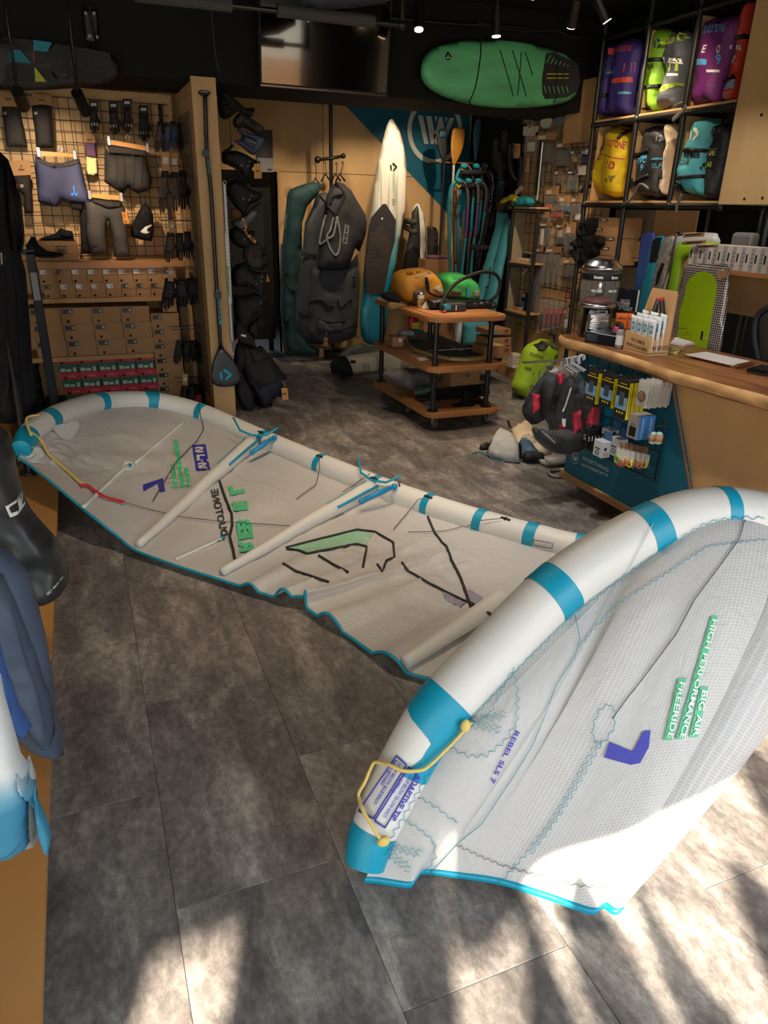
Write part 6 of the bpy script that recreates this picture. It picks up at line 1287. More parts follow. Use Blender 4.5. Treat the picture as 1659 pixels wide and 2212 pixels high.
t=hung('oil_bottle','red plastic bottle with yellow label standing on the middle tier','bottle',5.92,[('bottle_body',zt([(415,718),(418,610),(440,578),(490,576),(515,620),(520,718)]),mat('red plastic',(170,30,30),.4),.04,0,0,0),('label',zt([(440,645),(518,642),(516,716),(438,716)]),ylc,.006,.036)])
t=hung('bubble_wrap','heap of bubble wrap and teal cloth at the back of the middle tier','heap',5.85,[('wrap',zt([(318,745),(360,712),(440,710),(470,740),(460,765),(340,765)]),mat('bubble wrap',(150,158,158),.2,bump=(60,.8)),.05,0,.02),('teal_cloth',zt([(440,730),(490,712),(560,720),(570,745),(450,755)]),mat('dark teal cloth',(24,96,96),.8),.05,-.02,.01)])
# bottom shelf
t=hung('wrapped_garment','dark garment in crinkled clear plastic on the bottom tier','garment',5.35,[('garment',zt([(200,1110),(260,1065),(400,1055),(560,1070),(690,1110),(715,1150),(620,1190),(430,1250),(330,1210),(220,1150)]),mat('purple grey garment',(48,44,48),.5,bump=(14,.8)),.10,0,.03),('wrap',zt([(190,1110),(255,1058),(400,1048),(565,1062),(695,1100),(722,1145),(630,1200),(430,1258),(320,1216),(205,1155)]),clear,.115,0,.03)])
carton('brown carton with black chevron logo on the bottom tier',zt([(930,1212)])[0],.25,.27,.2,.13,kraft,lambda t,a,b:[lpoly(t,q,-.0012,ink,'logo')for q in two_chevrons(0.02,b*.62,.035)])
t=hung('pump_tripod','bundle of black poles and straps under the logo carton','poles',5.2,[('strap_bundle',zt([(470,1255),(520,1215),(620,1205),(640,1240),(560,1290),(480,1295)]),mat('teal mix strap',(70,100,96),.7,nz=(20,.5)),.05,0,.02)])
for i in range(4):a,b=zt([(500,1290+i*14),(1120,1225+i*18)]);addtube(t,'pole',[a,((a[0]+b[0])/2,(a[1]+b[1])/2),b],.021,rubber,-.03+.02*i,10)
addp(t,'head',zt([(1030,1225),(1100,1215),(1145,1250),(1135,1290),(1070,1300)]),rubber,.05,0,.01)
t=hung('neoprene_boots','pair of black neoprene boots on the bottom tier','boots',5.0,[('boot',zt([(880,1232),(985,1232),(975,1330),(985,1390),(965,1447),(900,1440),(790,1400),(780,1372),(860,1350),(878,1320)]),neo,.05,.05,.004),('boot',zt([(975,1350),(1060,1340),(1140,1350),(1140,1390),(1040,1415),(980,1420)]),neo,.05,0,.006)])
t=thing('sticker_discs','two round dark blue discs stacked on the front corner of the bottom tier','discs',atZ(*zt([(628,1395)])[0],.153))
for i,(z,r,c)in enumerate(((0,.062,(0,0)),(.009,.042,(.004,.03)))):
 g=G();g.cyl((c[0],c[1],z),(c[0],c[1],z+.008),r,n=36);p=part('disc',g,mat('disc navy',(24,54,78),.5),t,smooth=False);me_=G();me_.tube([(c[0]+r*.9*math.cos(a),c[1]+r*.9*math.sin(a),z+.0085)for a in np.linspace(0,2*PI,32,endpoint=False)],.0022,4,closed=True);part('white_ring',me_,whiteink,p)
 # carton with purple cloth behind the trolley
t=carton('tall carton with a mauve cloth on it behind the green kite bag',zt([(670,640)])[0],.40,.32,.2,.68,kraftd);P0=MX[t.name].to_translation()
g=G();g.bx(-.15,.15,.01,.19,-.40,0);part('lower_carton',g,kraftd,t)
g=G();g.loft([(.68,.02,.1,.11,.09,2.4),(.695,.02,.1,.13,.10,2.4),(.715,.02,.1,.12,.08,2.2),(.72,.02,.1,.03,.02,2)],24,.015,14);part('cloth',g,mat('mauve cloth',(98,70,84),.85),t)
# low pipe shelf and the things on it
XS=4.02
t=thing('pipe_shelf','narrow shelf of black pipe with plywood boards right of the trolley','shelf',(XS,6.35,0))
Yp0,Yp1=6.13,6.57
for y in(Yp0,Yp1):
 for x in(XS,XS+.36):g=G();g.cyl((x,y,0),(x,y,1.60),.019,n=12);part('post',g,pipe,t,world=True)
zs=[1.60,atX(1130,575,XS).z,atX(1125,683,XS).z,.1]
for z in zs:
 for xx in(XS,XS+.36):g=G();g.cyl((xx,Yp0,z),(xx,Yp1,z),.017,n=10);part('cross_pipe',g,pipe,t,world=True)
 g=G();g.bx(XS-.01,XS+.38,Yp0+.02,Yp1-.02,z+.018,z+.034,.002);part('board',g,birch_h,t,world=True)
g=G();g.bx(XS+.37,XS+.385,Yp0,Yp1,0.1,1.6);part('back_panel',g,mat('grey ply',(150,136,112),.6),t,world=True)
g=G();g.bx(XS,XS+.36,Yp1+.02,Yp1+.03,.1,1.6);part('side_panel',g,mat('grey ply'),t,world=True)
def onshelf(px,z,X=XS+.1):
 p=atX(px[0],px[1],X);return Vector((X,p.y,z))
p=onshelf(zt([(1325,540)])[0],zs[2]+.035);t=thing('sweet_jar','clear jar of coloured bits with blue lid on the pipe shelf','jar',p);g=G();g.lathe([(.04,0),(.042,.01),(.042,.09),(.035,.1)],24);part('glass',g,clear,t);g=G();g.lathe([(.036,.005),(.038,.07)],20);part('contents',g,mat('mixed bits',(110,100,70),.6,nz=(60,.9)),t);g=G();g.lathe([(.038,.098),(.04,.1),(.04,.122),(.036,.126)],24);part('lid',g,mat('blue lid',(40,70,160),.4),t)
p=onshelf(zt([(1440,560)])[0],zs[2]+.035);t=thing('gel_box','narrow black and blue product box standing on the pipe shelf','box',p,-PI/2);g=G();g.bx(-.03,.03,0,.05,0,.17,.002);part('body',g,ink,t);g=G();g.bx(-.031,.031,-.001,.0,.02,.09);part('blue_field',g,mat('bright blue',(30,110,180),.4),t);g=G();g.bx(-.031,.031,-.001,.0,.13,.165);part('silver_field',g,barc,t)
p=onshelf(zt([(1380,560)])[0],zs[2]+.035,XS+.05);t=thing('small_carton','small open carton on the pipe shelf','box',p,-PI/2);g=G();g.bx(-.06,.06,0,.1,0,.035,.002);part('body',g,kraft,t);g=G();g.bx(-.055,.055,.005,.095,.034,.0355);part('opening',g,hole_m,t)
p=onshelf(zt([(1430,105)])[0],zs[1]+.035);t=thing('tool_tray','pale box with a metal bar fitting on the pipe shelf','tool',p,-PI/2);g=G();g.bx(-.1,.1,0,.12,0,.025,.002);part('box',g,offwhite,t);g=G();g.cyl((-.02,.06,.08),(.14,.06,.08),.014,n=12);g.cyl((-.1,.06,.075),(-.02,.06,.08),.008,n=8);part('bar',g,chrome,t,smooth=False);g=G();g.cyl((-.04,.06,.08),(-.02,.06,.08),.016,n=12);part('collar',g,pt,t,smooth=False);g=G();g.bx(-.06,.04,.05,.07,.025,.07);part('block',g,ink,t)
g=G();c0_=atX(*zt([(1500,150)])[0],XS);g.tube([tuple(v)for v in crom([c0_,atX(*zt([(1480,185)])[0],XS),atX(*zt([(1440,220)])[0],XS-.01)],5)],.004,6);tag(part('cord_end',g,offwhite,None),'short white cord hanging over the pipe shelf edge','cord')
t=thing('mast_display','upright silver foil mast on a black foot on top of the pipe shelf','mast',onshelf((1148,452),1.636,XS+.06),-PI/2)
g=G();g.bx(-.05,.05,0,.1,0,.03,.004);g.bx(-.02,.02,.02,.08,.03,.05,.003);part('foot',g,rubber,t);g=G();g.bx(-.025,.025,.03,.06,.05,.56,.012,2);part('mast',g,mat('mast silver',(176,174,172),.3,.7),t);g=G();g.bx(-.012,.026,.026,.031,.1,.56,.002);part('dark_face',g,rubber,t)
for k in range(18):g=G();g.bx(-.020,-.014,.0285,.030,.12+k*.02,.124+k*.02);part('scale_mark',g,ink,t)
t=hung('strap_pile','tangle of teal and pink straps on top of the pipe shelf','straps',XS,[('teal_roll',zp([(130,960),(220,900),(300,910),(330,960),(300,1000),(140,1000)]),pt,.05,0,.02),('yellow_logo',zp([(115,900),(150,880),(200,905),(215,950),(170,965),(130,940)]),ylc,.03,.03,.005),('pink_strap',zp([(150,860),(215,790),(240,830),(170,900)]),mat('pink strap',(176,140,140),.7),.02,.01)],plane='X')
t=thing('base_plinth','light plywood plinth below the hanging packs','plinth',(4.05,5.9,0));g=G();g.bx(4.0,4.2,5.45,6.6,0,.12,.004);part('body',g,birch_h,t,world=True)
for k,(y0,y1,dz)in enumerate(((715,765,0),(790,865,0),(870,960,0))):
 a,b=zt([(1140,y1),(1340,y1)]);pz=atY(*a,6.0).z;h=(y1-y0)/4.1475*6.6/1540*.98;L0=atY(*a,6.0);R0=atY(*b,6.0)
 t=thing('flat_carton','flat brown carton with teal label, %s in the floor stack behind the trolley'%('top','middle','lowest')[k],'box',((L0.x+R0.x)/2,6.0,pz));w=R0.x-L0.x;g=G();g.bx(-w/2,w/2,0,.25,0,h,.002);part('body',g,kraftd,t);g=G();g.bx(-w/2+.03,-w/2+.11,-.0015,0,h*.35,h*.65);part('label',g,pt,t);[lpoly(t,q,-.0012,ink,'logo')for q in two_chevrons(w*.3,h*.6,.04)]
t=carton('white printed carton on the floor right of the trolley',(1116,795),.12,.10,.1,.14,offwhite,lambda t,a,b:[ltxt(t,s,0,b*.75-i*.03,a*.8,.018,-.001,ink)for i,s in enumerate(('SCREW','ON TOP','FRAGILE'))])
# lime kite bag on the floor
lime=mat('lime bag cloth',(150,184,34),.65,bump=(24,.25))
t=hung('kite_bag','lime green kite bag standing on the floor with black straps and logo','bag',5.55,[('bag_body',zf([(395,165),(440,140),(510,108),(600,132),(632,182),(610,260),(565,345),(490,460),(430,535),(380,556),(310,505),(292,462),(320,380),(365,250)]),lime,.12,0,.02,2),('top_strap',zf([(440,150),(500,118),(520,140),(470,185),(445,185)]),webbing,.02,.105),('side_buckle',zf([(485,290),(545,280),(540,310),(490,312)]),webbing,.02,.105),('mesh_top',zf([(500,112),(590,132),(610,180),(540,160)]),mat('mesh grey',(84,90,56),.8),.02,.095)])
ptxt(t,'DUOTONE',zf([(392,222)])[0],zf([(468,245)])[0],6,ink,.128);ptxt(t,'REBEL',zf([(358,330)])[0],zf([(392,335)])[0],6,ink,.126);ptxt(t,'7',zf([(390,362)])[0],zf([(402,364)])[0],5,ink,.126);pmark(t,*zf([(575,235)])[0],11,ink,.118);pmark(t,*zf([(392,450)])[0],9,ink,.112)
for k in range(2):pprint(t,zf([(445+k*35,330),(452+k*35,330),(440+k*35,390),(434+k*35,390)]),ink,.124,'text_line')
addtube(t,'carry_strap',zf([(300,490),(285,512),(310,520),(350,540)]),.012,webbing,.05);addtube(t,'carry_strap',zf([(560,70),(600,90),(600,130),(560,170)]),.012,webbing,.02)
# ---------------------------------------------------------------- wall of hanging packs on the right
wire_panel('wire_grid_panel','black wire grid panel behind the hanging accessory packs',5.42,6.72,4.185,0.5,2.55,.09,axis='X')
XP=4.15
g=G();p,q=atX(*zp([(625,110)])[0],4.12),atX(*zp([(920,330)])[0],4.12);g.bx(4.12,4.19,q.y,p.y,q.z-.03,2.62,.004);pb=part('plywood_box',g,birch_h,None);tag(pb,'plywood box panel above the packs, left of the kite bag shelves','panel')
dkf=film('grey film',(150,150,152),.30,.15)
def quad(r,k=-.10):x0,y0,x1,y1=r;return zp([(x0,y0),(x1,y0),(x1+k*(y1-y0),y1),(x0+k*(y1-y0),y1)])
def pack(label,r,head,hcol,cont,fm=None,label_s=True,X=XP,d=.014,group='accessory packs on the wire grid',shapes=None):
 x0,y0,x1,y1=r;q=quad(r);f=Fr('X',X,q);t=thing('accessory_pack',label,'pack',f.loc,f.rz,group);t_fr[t.name]=f
 k=-.10;yh=y0+head
 if head:addcard(t,'header_card',quad((x0,y0,x1,yh)),hcol,.003,d)
 if fm is not None:addp(t,'bag',[(a,b)for a,b in quad((x0+k*head*.9,y0+head*.9,x1+k*head*.9,y1))],fm,d,0,.003)
 if cont is not None:
  L=shapes if shapes else[[(.25,.35),(.75,.32),(.78,.9),(.3,.93)]]
  for sh,m in zip(L,cont if isinstance(cont,list)else[cont]*len(L)):
   pts=[(x0+k*(head+(y1-yh)*b)+(x1-x0)*a,yh+(y1-yh)*b)for a,b in sh];addp(t,'content',zp(pts),m,d*.55,0,.002,0)
 if head and label_s:
  w=x1-x0;pprint(t,zp([(x0+w*.15,y0+head*.45),(x0+w*.5,y0+head*.42),(x0+w*.48,y0+head*.9),(x0+w*.12,y0+head*.92)]),barc,d+.0035,'label')
 g=G();c=f.l(*zp([((x0+x1)/2,y0+8)])[0]);g.tube([(c[0],.03,c[1]),(c[0],-d-.03,c[1]),(c[0],-d-.035,c[1]-.01)],.003,5);part('hook',g,pipe,t)
 return t
kd=kraftd;c_br=mat('brown content',(98,78,62),.6);c_gr=mat('grey content',(86,84,82),.5);c_dk=mat('dark content',(34,34,36),.5);c_rd=mat('red content',(180,30,46),.5);c_or=mat('orange content',(206,84,44),.5);c_bl=mat('blue content',(56,90,140),.5);c_ye=mat('lime content',(170,170,50),.5);c_wh=offwhite
disc=[[(.5+.42*math.cos(a),.5+.42*math.sin(a))for a in np.linspace(0,2*PI,14,endpoint=False)]]
strip3=[[(.1+.3*i,.05),(.3+.3*i,.05),(.28+.3*i,.95),(.12+.3*i,.95)]for i in range(3)]
for lab,r,hd,hc,ct,fm,sh in(
('pack with white header card and pale contents, left of the silver mast top',(240,235,385,490),90,offwhite,c_wh,clear,None),
('wide brown flat pack with kraft header right of the silver mast',(355,290,555,600),75,kraft,c_br,clear,[[(.05,.1),(.95,.05),(.9,.95),(.1,.98)]]),
('grey brown flat pack with white label beside the wide brown one',(545,370,690,630),70,kd,c_gr,dkf,[[(.05,.1),(.95,.05),(.9,.95),(.1,.98)]]),
('small pack with lime yellow part',(680,455,775,585),45,c_gr,c_ye,clear,None),
('small dark blue box hanging at the right of the lime yellow part',(790,455,870,600),45,barc,mat('navy box',(34,44,112),.4),None,[[(0,.05),(1,.05),(1,1),(0,1)]]),
('white square card at the right edge of the grid',(760,605,845,710),95,offwhite,None,None,None),
('brown pack with bright shiny wrap under the flat packs',(525,640,620,800),60,kraftd,c_br,clear,None),
('dark pack in silvery wrap with two white labels',(650,650,765,865),40,c_gr,c_dk,dkf,None),
('long grey clear pack hanging beneath the wide brown one',(345,600,440,815),0,kd,c_gr,dkf,None),
('pack with kraft header and orange contents',(440,805,580,1045),85,kraft,[c_or,c_dk],clear,[[(.1,.55),(.5,.6),(.55,.95),(.1,.9)],[(.55,.3),(.9,.35),(.8,.6),(.6,.55)]]),
('pack with kraft header and pale blue contents',(570,890,690,1060),65,kraft,[c_bl,c_bl],clear,[[(.05,.4),(.45,.4),(.42,.95),(.08,.95)],[(.55,.4),(.95,.4),(.9,.95),(.58,.95)]]),
('slim long pack at the right end of the middle row',(690,900,785,1115),60,kraftd,c_gr,dkf,None),
('kraft card pack just above the pipe shelf top',(370,1050,490,1160),60,kraft,c_dk,clear,None),
('small pack with crumpled red contents',(500,1020,610,1115),20,kd,c_rd,clear,[[(.05,.3),(.5,.1),(.95,.3),(.9,.95),(.1,.95)]]),
('white striped card at the right of the red contents',(735,1070,800,1130),58,offwhite,None,None,None),
('clear pack with white strap right of the pipe shelf',(390,1150,520,1385),40,kd,[c_wh,c_gr],clear,[[(.05,.1),(.3,.1),(.3,.95),(.05,.95)],[(.45,.1),(.75,.1),(.7,.95),(.5,.95)]]),
('black pack with two white barcode strips',(550,1165,650,1385),40,kd,[c_wh,c_dk],dkf,[[(.1,0),(.55,0),(.5,.55),(.1,.55)],[(.1,.5),(.9,.5),(.9,.95),(.1,.95)]]),
('kraft card pack with white label and slim contents',(640,1150,745,1445),110,kraft,c_gr,dkf,None),
('big clear bag of grey parts, left of the lower row',(330,1385,450,1760),50,kd,strip3 and c_gr,dkf,strip3[:2]),
('big clear bag of grey fins with white label in the lower row',(435,1385,600,1760),55,kd,c_gr,clear,strip3),
('stack of coiled grey lines with kraft headers',(610,1485,745,1690),60,kraft,[c_gr]*3,dkf,strip3),
('long dark bag hanging down left of the kraft header stack',(285,1640,395,2060),10,kd,c_dk,dkf,[[(.3,.05),(.75,.05),(.7,.9),(.25,.95)]]),
('pack with pink oval ring',(660,1770,722,1905),10,kd,mat('pink ring',(206,80,84),.5),None,disc),
('pack with white label near the sweet machine base',(600,1965,700,2185),60,kraft,c_wh,clear,None),
('teal disc pack at the top of the grid',(225,90,310,215),0,kd,mat('teal disc',(70,134,138),.4),clear,disc),
('clear bag with a white disc at the top of the grid',(385,105,515,270),10,kd,c_wh,clear,disc),
('small teal disc pack at the top right of the grid',(540,130,610,235),0,kd,mat('teal disc'),clear,disc),
('dark plastic bag at the top left of the grid',(60,75,180,170),0,kd,c_dk,dkf,None),
('crinkled dark pack between the teal and white discs',(310,110,385,230),0,kd,c_dk,clear,None)):pack(lab,r,hd,hc,ct,fm,shapes=sh)if False else pack(lab,r,hd,hc,ct,fm,shapes=sh)
for k in range(5):
 pack('pack with kraft header and red and black contents, %s of the front stack'%ords[k],(400+k*42,1785+k*8,470+k*42,2190-k*10),80,kraft,[c_dk,c_rd],clear,False,XP-.10+k*.02,.010,'kraft header stack low on the grid',[[(.1,.5),(.6,.5),(.6,.95),(.1,.95)],[(.65,.3),(.9,.3),(.9,.85),(.7,.85)]])
coil=mat('black coil',(22,22,24),.4)
for i,(c,pts)in enumerate((((135,400,205,540),[(105,400),(95,480),(100,600),(130,700),(160,740)]),((230,540,290,680),[(205,520),(200,620),(195,720),(180,800)]))):
 q=quad(c,-.03);f=Fr('X',XP-.05,q);t=thing('leash','coiled black leash on an orange kraft card, %s one'%('upper' if i==0 else 'lower'),'leash',f.loc,f.rz,'leashes on the grid');t_fr[t.name]=f;addcard(t,'card',q,mat('tag kraft'),.003,.01)
 for s in(0,22,44):addtube(t,'coil',zp([(a+s,b+s*.3)for a,b in pts]),.012,coil,.01+s*.0006)
 pprint(t,zp([(c[0]+30,c[1]+20),(c[0]+36,c[1]+20),(c[0]+34,c[1]+80),(c[0]+28,c[1]+80)]),ink,.0145)
 # ---------------------------------------------------------------- kite bag shelving
t=thing('bag_shelving','black pipe shelving with plywood floors holding kite bags, high on the right','shelf',(4.0,4.7,0))
ys=(5.42,4.905,4.425,3.945);XA,XB=4.0,4.40
for i,y in enumerate(ys):
 g=G();g.cyl((XA,y,0.0 if i<2 else 1.64),(XA,y,3.0),.019,n=14);part('front_post',g,pipe,t,world=True)
 g=G();g.cyl((XB-.01,y,0),(XB-.01,y,3.0),.019,n=10);part('rear_post',g,pipe,t,world=True)
 if i:g=G();g.bx(XA+.03,XB-.02,y+.025,y+.04,1.69,2.82,.001);part('side_panel',g,birch,t,world=True)
 else:g=G();g.bx(XA+.03,XB-.02,y-.04,y-.025,1.69,2.25,.001);part('side_panel',g,birch,t,world=True)
 for z in(1.655,2.245,2.835):
  g=G();g.sph((XA,y,z),.027,(1,1,1.2),12,8);part('pipe_fitting',g,pipe,t,world=True)
  g=G();g.cyl((XA,y,z),(XB,y,z),.016,n=10);part('side_pipe',g,pipe,t,world=True)
for z in(1.655,2.245,2.835):
 for a,b in zip(ys,ys[1:]):
  g=G();g.cyl((XA,a,z),(XA,b,z),.018,n=12);part('front_pipe',g,pipe,t,world=True)
  if z<2.8:g=G();g.bx(XA-.005,XB-.02,b+.02,a-.02,z+.019,z+.034,.001);part('shelf_floor',g,birch_h,t,world=True)
for a,b in zip(ys,ys[1:]):g=G();g.bx(XB-.015,XB,b,a,1.66,2.8);part('back_panel',g,mat('dark ply',(70,52,34),.7),t,world=True)
g=G();g.bx(4.30,4.315,4.44,4.89,.5,1.63,.001);part('lower_back_panel',g,birch,t,world=True)
g=G();g.bx(4.32,4.335,4.92,5.40,.5,1.63,.001);part('lower_back_panel',g,mat('grey ply'),t,world=True)
z0=1.175
g=G();g.cyl((XA,5.42,z0),(XA,4.905,z0),.017,n=10);g.bx(XA,XB-.06,4.93,5.40,z0+.018,z0+.032,.001);part('lower_shelf',g,pipe,t,world=True,kind='stuff')
XF=4.13
def bagm(n,c):return mat(n,c,.62,bump=(16,.6),nz=(3,.15))
def kbag(label,pts,m,texts=(),straps=(),d=.09,X=XF,marks=(),blocks=(),sm=2):
 t=hung('kite_bag',label,'bag',X,[('bag_body',zc(pts),m,d,0,.02,sm)],'kite bags in the shelving',plane='X')
 for s in straps:addp(t,'strap',zc(s),webbing,.012,d*.92,.003)
 for q,c in blocks:pprint(t,zc(q),c,d+.018,'print_block')
 for s,a,b,h,c in texts:ptxt(t,s,zc([a])[0],zc([b])[0],h,c,d+.021,bold=.02)
 for x,y,s,c in marks:pmark(t,*zc([(x,y)])[0],s,c,d+.021)
 return t
orp=mat('coral print',(200,74,64),.55);sky=mat('sky print',(80,160,206),.5);limep=mat('lime print',(170,196,40),.55);redp=mat('crimson print',(160,44,56),.55)
ind=bagm('indigo bag',(54,40,120));
kbag('indigo kite bag with coral number 11, right of its twin',[(310,460),(335,395),(430,350),(520,400),(527,480),(475,720),(445,950),(435,1050),(350,1062),(245,1072),(240,1000),(285,640)],ind,(('DUOTONE',(360,500),(487,478),8,orp),('EVO',(278,690),(350,688),9,mat('steel print',(90,120,150),.5)),('11',(415,680),(475,672),12,orp)),(),.10,XF-.02,((325,475,11,orp),),(([(305,738),(465,715),(460,765),(305,780)],orp),([(380,855),(447,850),(445,872),(378,880)],sky)))
kbag('indigo kite bag with blue number 8 and black belt, left of its twin',[(155,610),(180,440),(235,395),(310,405),(320,470),(285,640),(245,900),(240,1060),(140,1065),(132,1000)],ind,(('8',(205,698),(238,696),9,sky),),([(155,610),(262,608),(258,645),(152,650)],[(140,900),(240,865),(240,900),(145,935)]),.09,XF+.02,((203,490,12,orp),),(([(160,755),(228,752),(222,808),(158,810)],orp),))
kbag('lime kite bag with two black belts',[(690,275),(720,262),(790,295),(812,340),(760,560),(745,720),(700,900),(690,1010),(600,1022),(585,900),(530,830),(560,620),(620,500)],bagm('lime bag',(112,164,30)),(('rebel',(650,650),(705,640),9,ink),('s',(625,735),(642,733),6,ink)),([(620,555),(755,535),(752,575),(612,590)],[(605,800),(740,780),(738,812),(602,838)],[(540,850),(575,850),(560,1250),(540,1250)],[(500,1020),(630,960),(640,1000),(520,1050)]),.10,XF+.02,((740,412,12,mat('navy print',(40,50,100),.5)),))
kbag('slate grey kite bag with lime number 11',[(820,330),(880,288),(955,300),(975,480),(930,640),(905,800),(875,990),(800,985),(700,1000),(690,950),(740,800),(780,650),(750,540)],bagm('slate bag',(66,72,80)),(('DUO',(830,425),(895,415),9,limep),('NE',(905,395),(955,385),10,limep),('SLS',(862,582),(925,590),7,ink),('11',(858,668),(908,662),12,limep),('VO',(775,610),(808,600),10,whiteink)),([(905,960),(990,930),(1000,970),(830,1060)],),.10,XF-.02,((805,408,9,limep),),(([(855,545),(937,552),(932,598),(850,590)],whiteink),([(835,688),(905,684),(902,708),(832,712)],whiteink),([(745,805),(910,770),(905,800),(780,860)],mat('lime grey print',(130,150,50),.6))))
for k in range(4):pass
kbag('purple kite bag with blue number 9',[(1130,195),(1300,160),(1465,118),(1492,200),(1400,560),(1315,700),(1250,960),(1120,965),(1000,978),(1010,900),(1060,600)],bagm('purple bag',(108,36,110)),(('DUOTONE',(1165,330),(1385,310),12,sky),('E',(1175,505),(1210,502),11,whiteink),('O',(1310,505),(1338,503),11,whiteink),('9',(1290,610),(1325,607),15,sky)),([(1290,170),(1325,165),(1320,240),(1285,245)],[(1150,890),(1200,870),(1220,940),(1180,955)]),.11,XF-.02,(),(([(1090,555),(1225,560),(1215,612),(1065,612)],sky),([(1212,655),(1302,652),(1298,676),(1210,680)],whiteink),([(1195,795),(1265,795),(1262,800),(1195,800)],hgr)))
kbag('orange red kite bag with white number 2, right end of the top row',[(1500,85),(1560,12),(1592,60),(1530,300),(1490,520),(1450,760),(1440,900),(1400,932),(1310,938),(1330,820),(1390,600),(1450,330)],bagm('orange red bag',(196,52,30)),(('2',(1398,610),(1448,605),15,whiteink),('SLS',(1430,465),(1485,460),6,ink)),([(1435,360),(1530,320),(1525,360),(1440,400)],[(1330,760),(1440,690),(1445,730),(1350,780)]),.09,XF+.0,(),(([(1425,430),(1490,425),(1485,468),(1420,470)],whiteink),([(1365,775),(1440,740),(1430,820),(1350,840)],mat('pale blue print',(130,160,190),.6)),([(1335,860),(1425,840),(1395,925),(1320,930)],mat('salmon print',(206,120,110),.6))))
kbag('yellow kite bag with crimson number 10',[(230,1180),(290,1152),(400,1200),(412,1290),(372,1500),(345,1700),(330,1812),(200,1812),(70,1725),(110,1480),(165,1400),(190,1300)],bagm('yellow bag',(206,176,20)),(('DUOTONE',(270,1350),(385,1375),9,redp),('10',(270,1560),(325,1565),10,redp),('NEO',(150,1478),(215,1478),7,redp)),([(115,1362),(205,1355),(200,1388),(115,1390)],[(80,1610),(135,1600),(130,1650),(75,1680)],[(380,1200),(410,1190),(375,1290),(355,1285)],[(0,1760),(70,1690),(80,1740),(20,1790)]),.10,XF,((240,1322,10,redp),),(([(200,1415),(370,1465),(365,1472),(200,1424)],redp),([(250,1650),(280,1650),(275,1680),(262,1680)],mat('grey mark',(120,104,30),.6)),([(290,1625),(330,1620),(300,1690)],mat('grey mark'))))
kbag('black kite bag with blue lettering and grey belts',[(590,1175),(680,1160),(765,1165),(790,1250),(755,1500),(740,1820),(620,1830),(520,1812),(500,1650),(520,1480),(545,1330)],bagm('black bag',(26,26,28)),(('EVO',(555,1515),(640,1505),8,sky),('9',(585,1580),(610,1577),9,sky),('DLAB',(690,1555),(750,1545),7,sky)),([(505,1420),(665,1370),(660,1405),(510,1460)],[(470,1690),(650,1600),(650,1635),(430,1760)],[(430,1700),(500,1640),(500,1690),(440,1760)]),.10,XF,((752,1280,10,hgr),),(([(590,1440),(650,1428),(645,1460),(585,1465)],sky),([(690,1470),(760,1450),(755,1475),(690,1480)],sky)))
kbag('cream kite bag squeezed between the black bag and the post',[(775,1145),(840,1152),(832,1300),(792,1500),(770,1795),(718,1740),(742,1560),(772,1300)],bagm('cream bag',(196,178,154)),(),([(775,1080),(840,1020),(830,1050),(790,1110)],[(730,1590),(765,1570),(765,1650),(735,1660)]),.08,XF-.02)
kbag('turquoise kite bag with pale chevron logo and black lettering',[(1030,1155),(1080,1092),(1160,1095),(1225,1130),(1222,1200),(1160,1500),(1140,1800),(1050,1800),(960,1790),(882,1640),(930,1450)],bagm('turquoise bag',(72,160,172)),(('REBEL',(985,1465),(1150,1460),9,ink),('DLAB',(965,1525),(1045,1522),8,ink),('8',(1122,1575),(1150,1573),13,ink)),([(960,1365),(1165,1375),(1160,1412),(955,1405)],[(925,1625),(1140,1610),(1138,1645),(925,1660)],[(870,1640),(910,1620),(960,1790),(900,1740)]),.11,XF-.02,((1098,1245,19,offwhite),),())
kbag('black kite bag with yellow print, right end of the lower row',[(1225,1150),(1330,1140),(1402,1200),(1372,1400),(1295,1700),(1245,1832),(1140,1822),(1155,1500),(1200,1300)],bagm('black bag',(26,26,28)),(('DU',(1290,1235),(1335,1230),9,hgr),('NE',(1190,1445),(1280,1435),7,mat('pale yellow print',(196,190,110),.6)),('DLAB',(1172,1548),(1245,1545),8,limep)),(),.10,XF,((1262,1222,11,hgr),),(([(1200,1382),(1305,1372),(1303,1380),(1200,1390)],hgr),))
for i,(pts,lab)in enumerate((([(865,1790),(840,1850),(820,1900),(815,1960)],'grey strap hanging below the turquoise kite bag'),([(560,1740),(480,1700),(400,1830),(330,1880)],'grey strap trailing from the black kite bag'),([(905,970),(870,1030),(800,1080),(790,1110),(840,1060)],'looped grey strap hanging below the slate kite bag'))):
 f=Fr('X',XA-.05,zc(pts));t=thing('loose_strap',lab,'strap',f.loc,f.rz);t_fr[t.name]=f;addtube(t,'webbing',zc(pts),.010,mat('grey strap',(96,92,88),.6),0)
g=G();g.bx(3.93,4.40,1.2,3.90,1.665,3.02,.003);cb_=part('wall_cupboard',g,birch,None);tag(cb_,'large plain plywood cupboard above the counter at the right edge','cupboard')
for x,y in((1645,248),(1608,430),(1647,428)):
 p=atX(x,y,3.929);g=G();g.cyl((3.931,p.y,p.z),(3.927,p.y,p.z),.009,n=10);part('screw',g,ink,cb_,smooth=False)
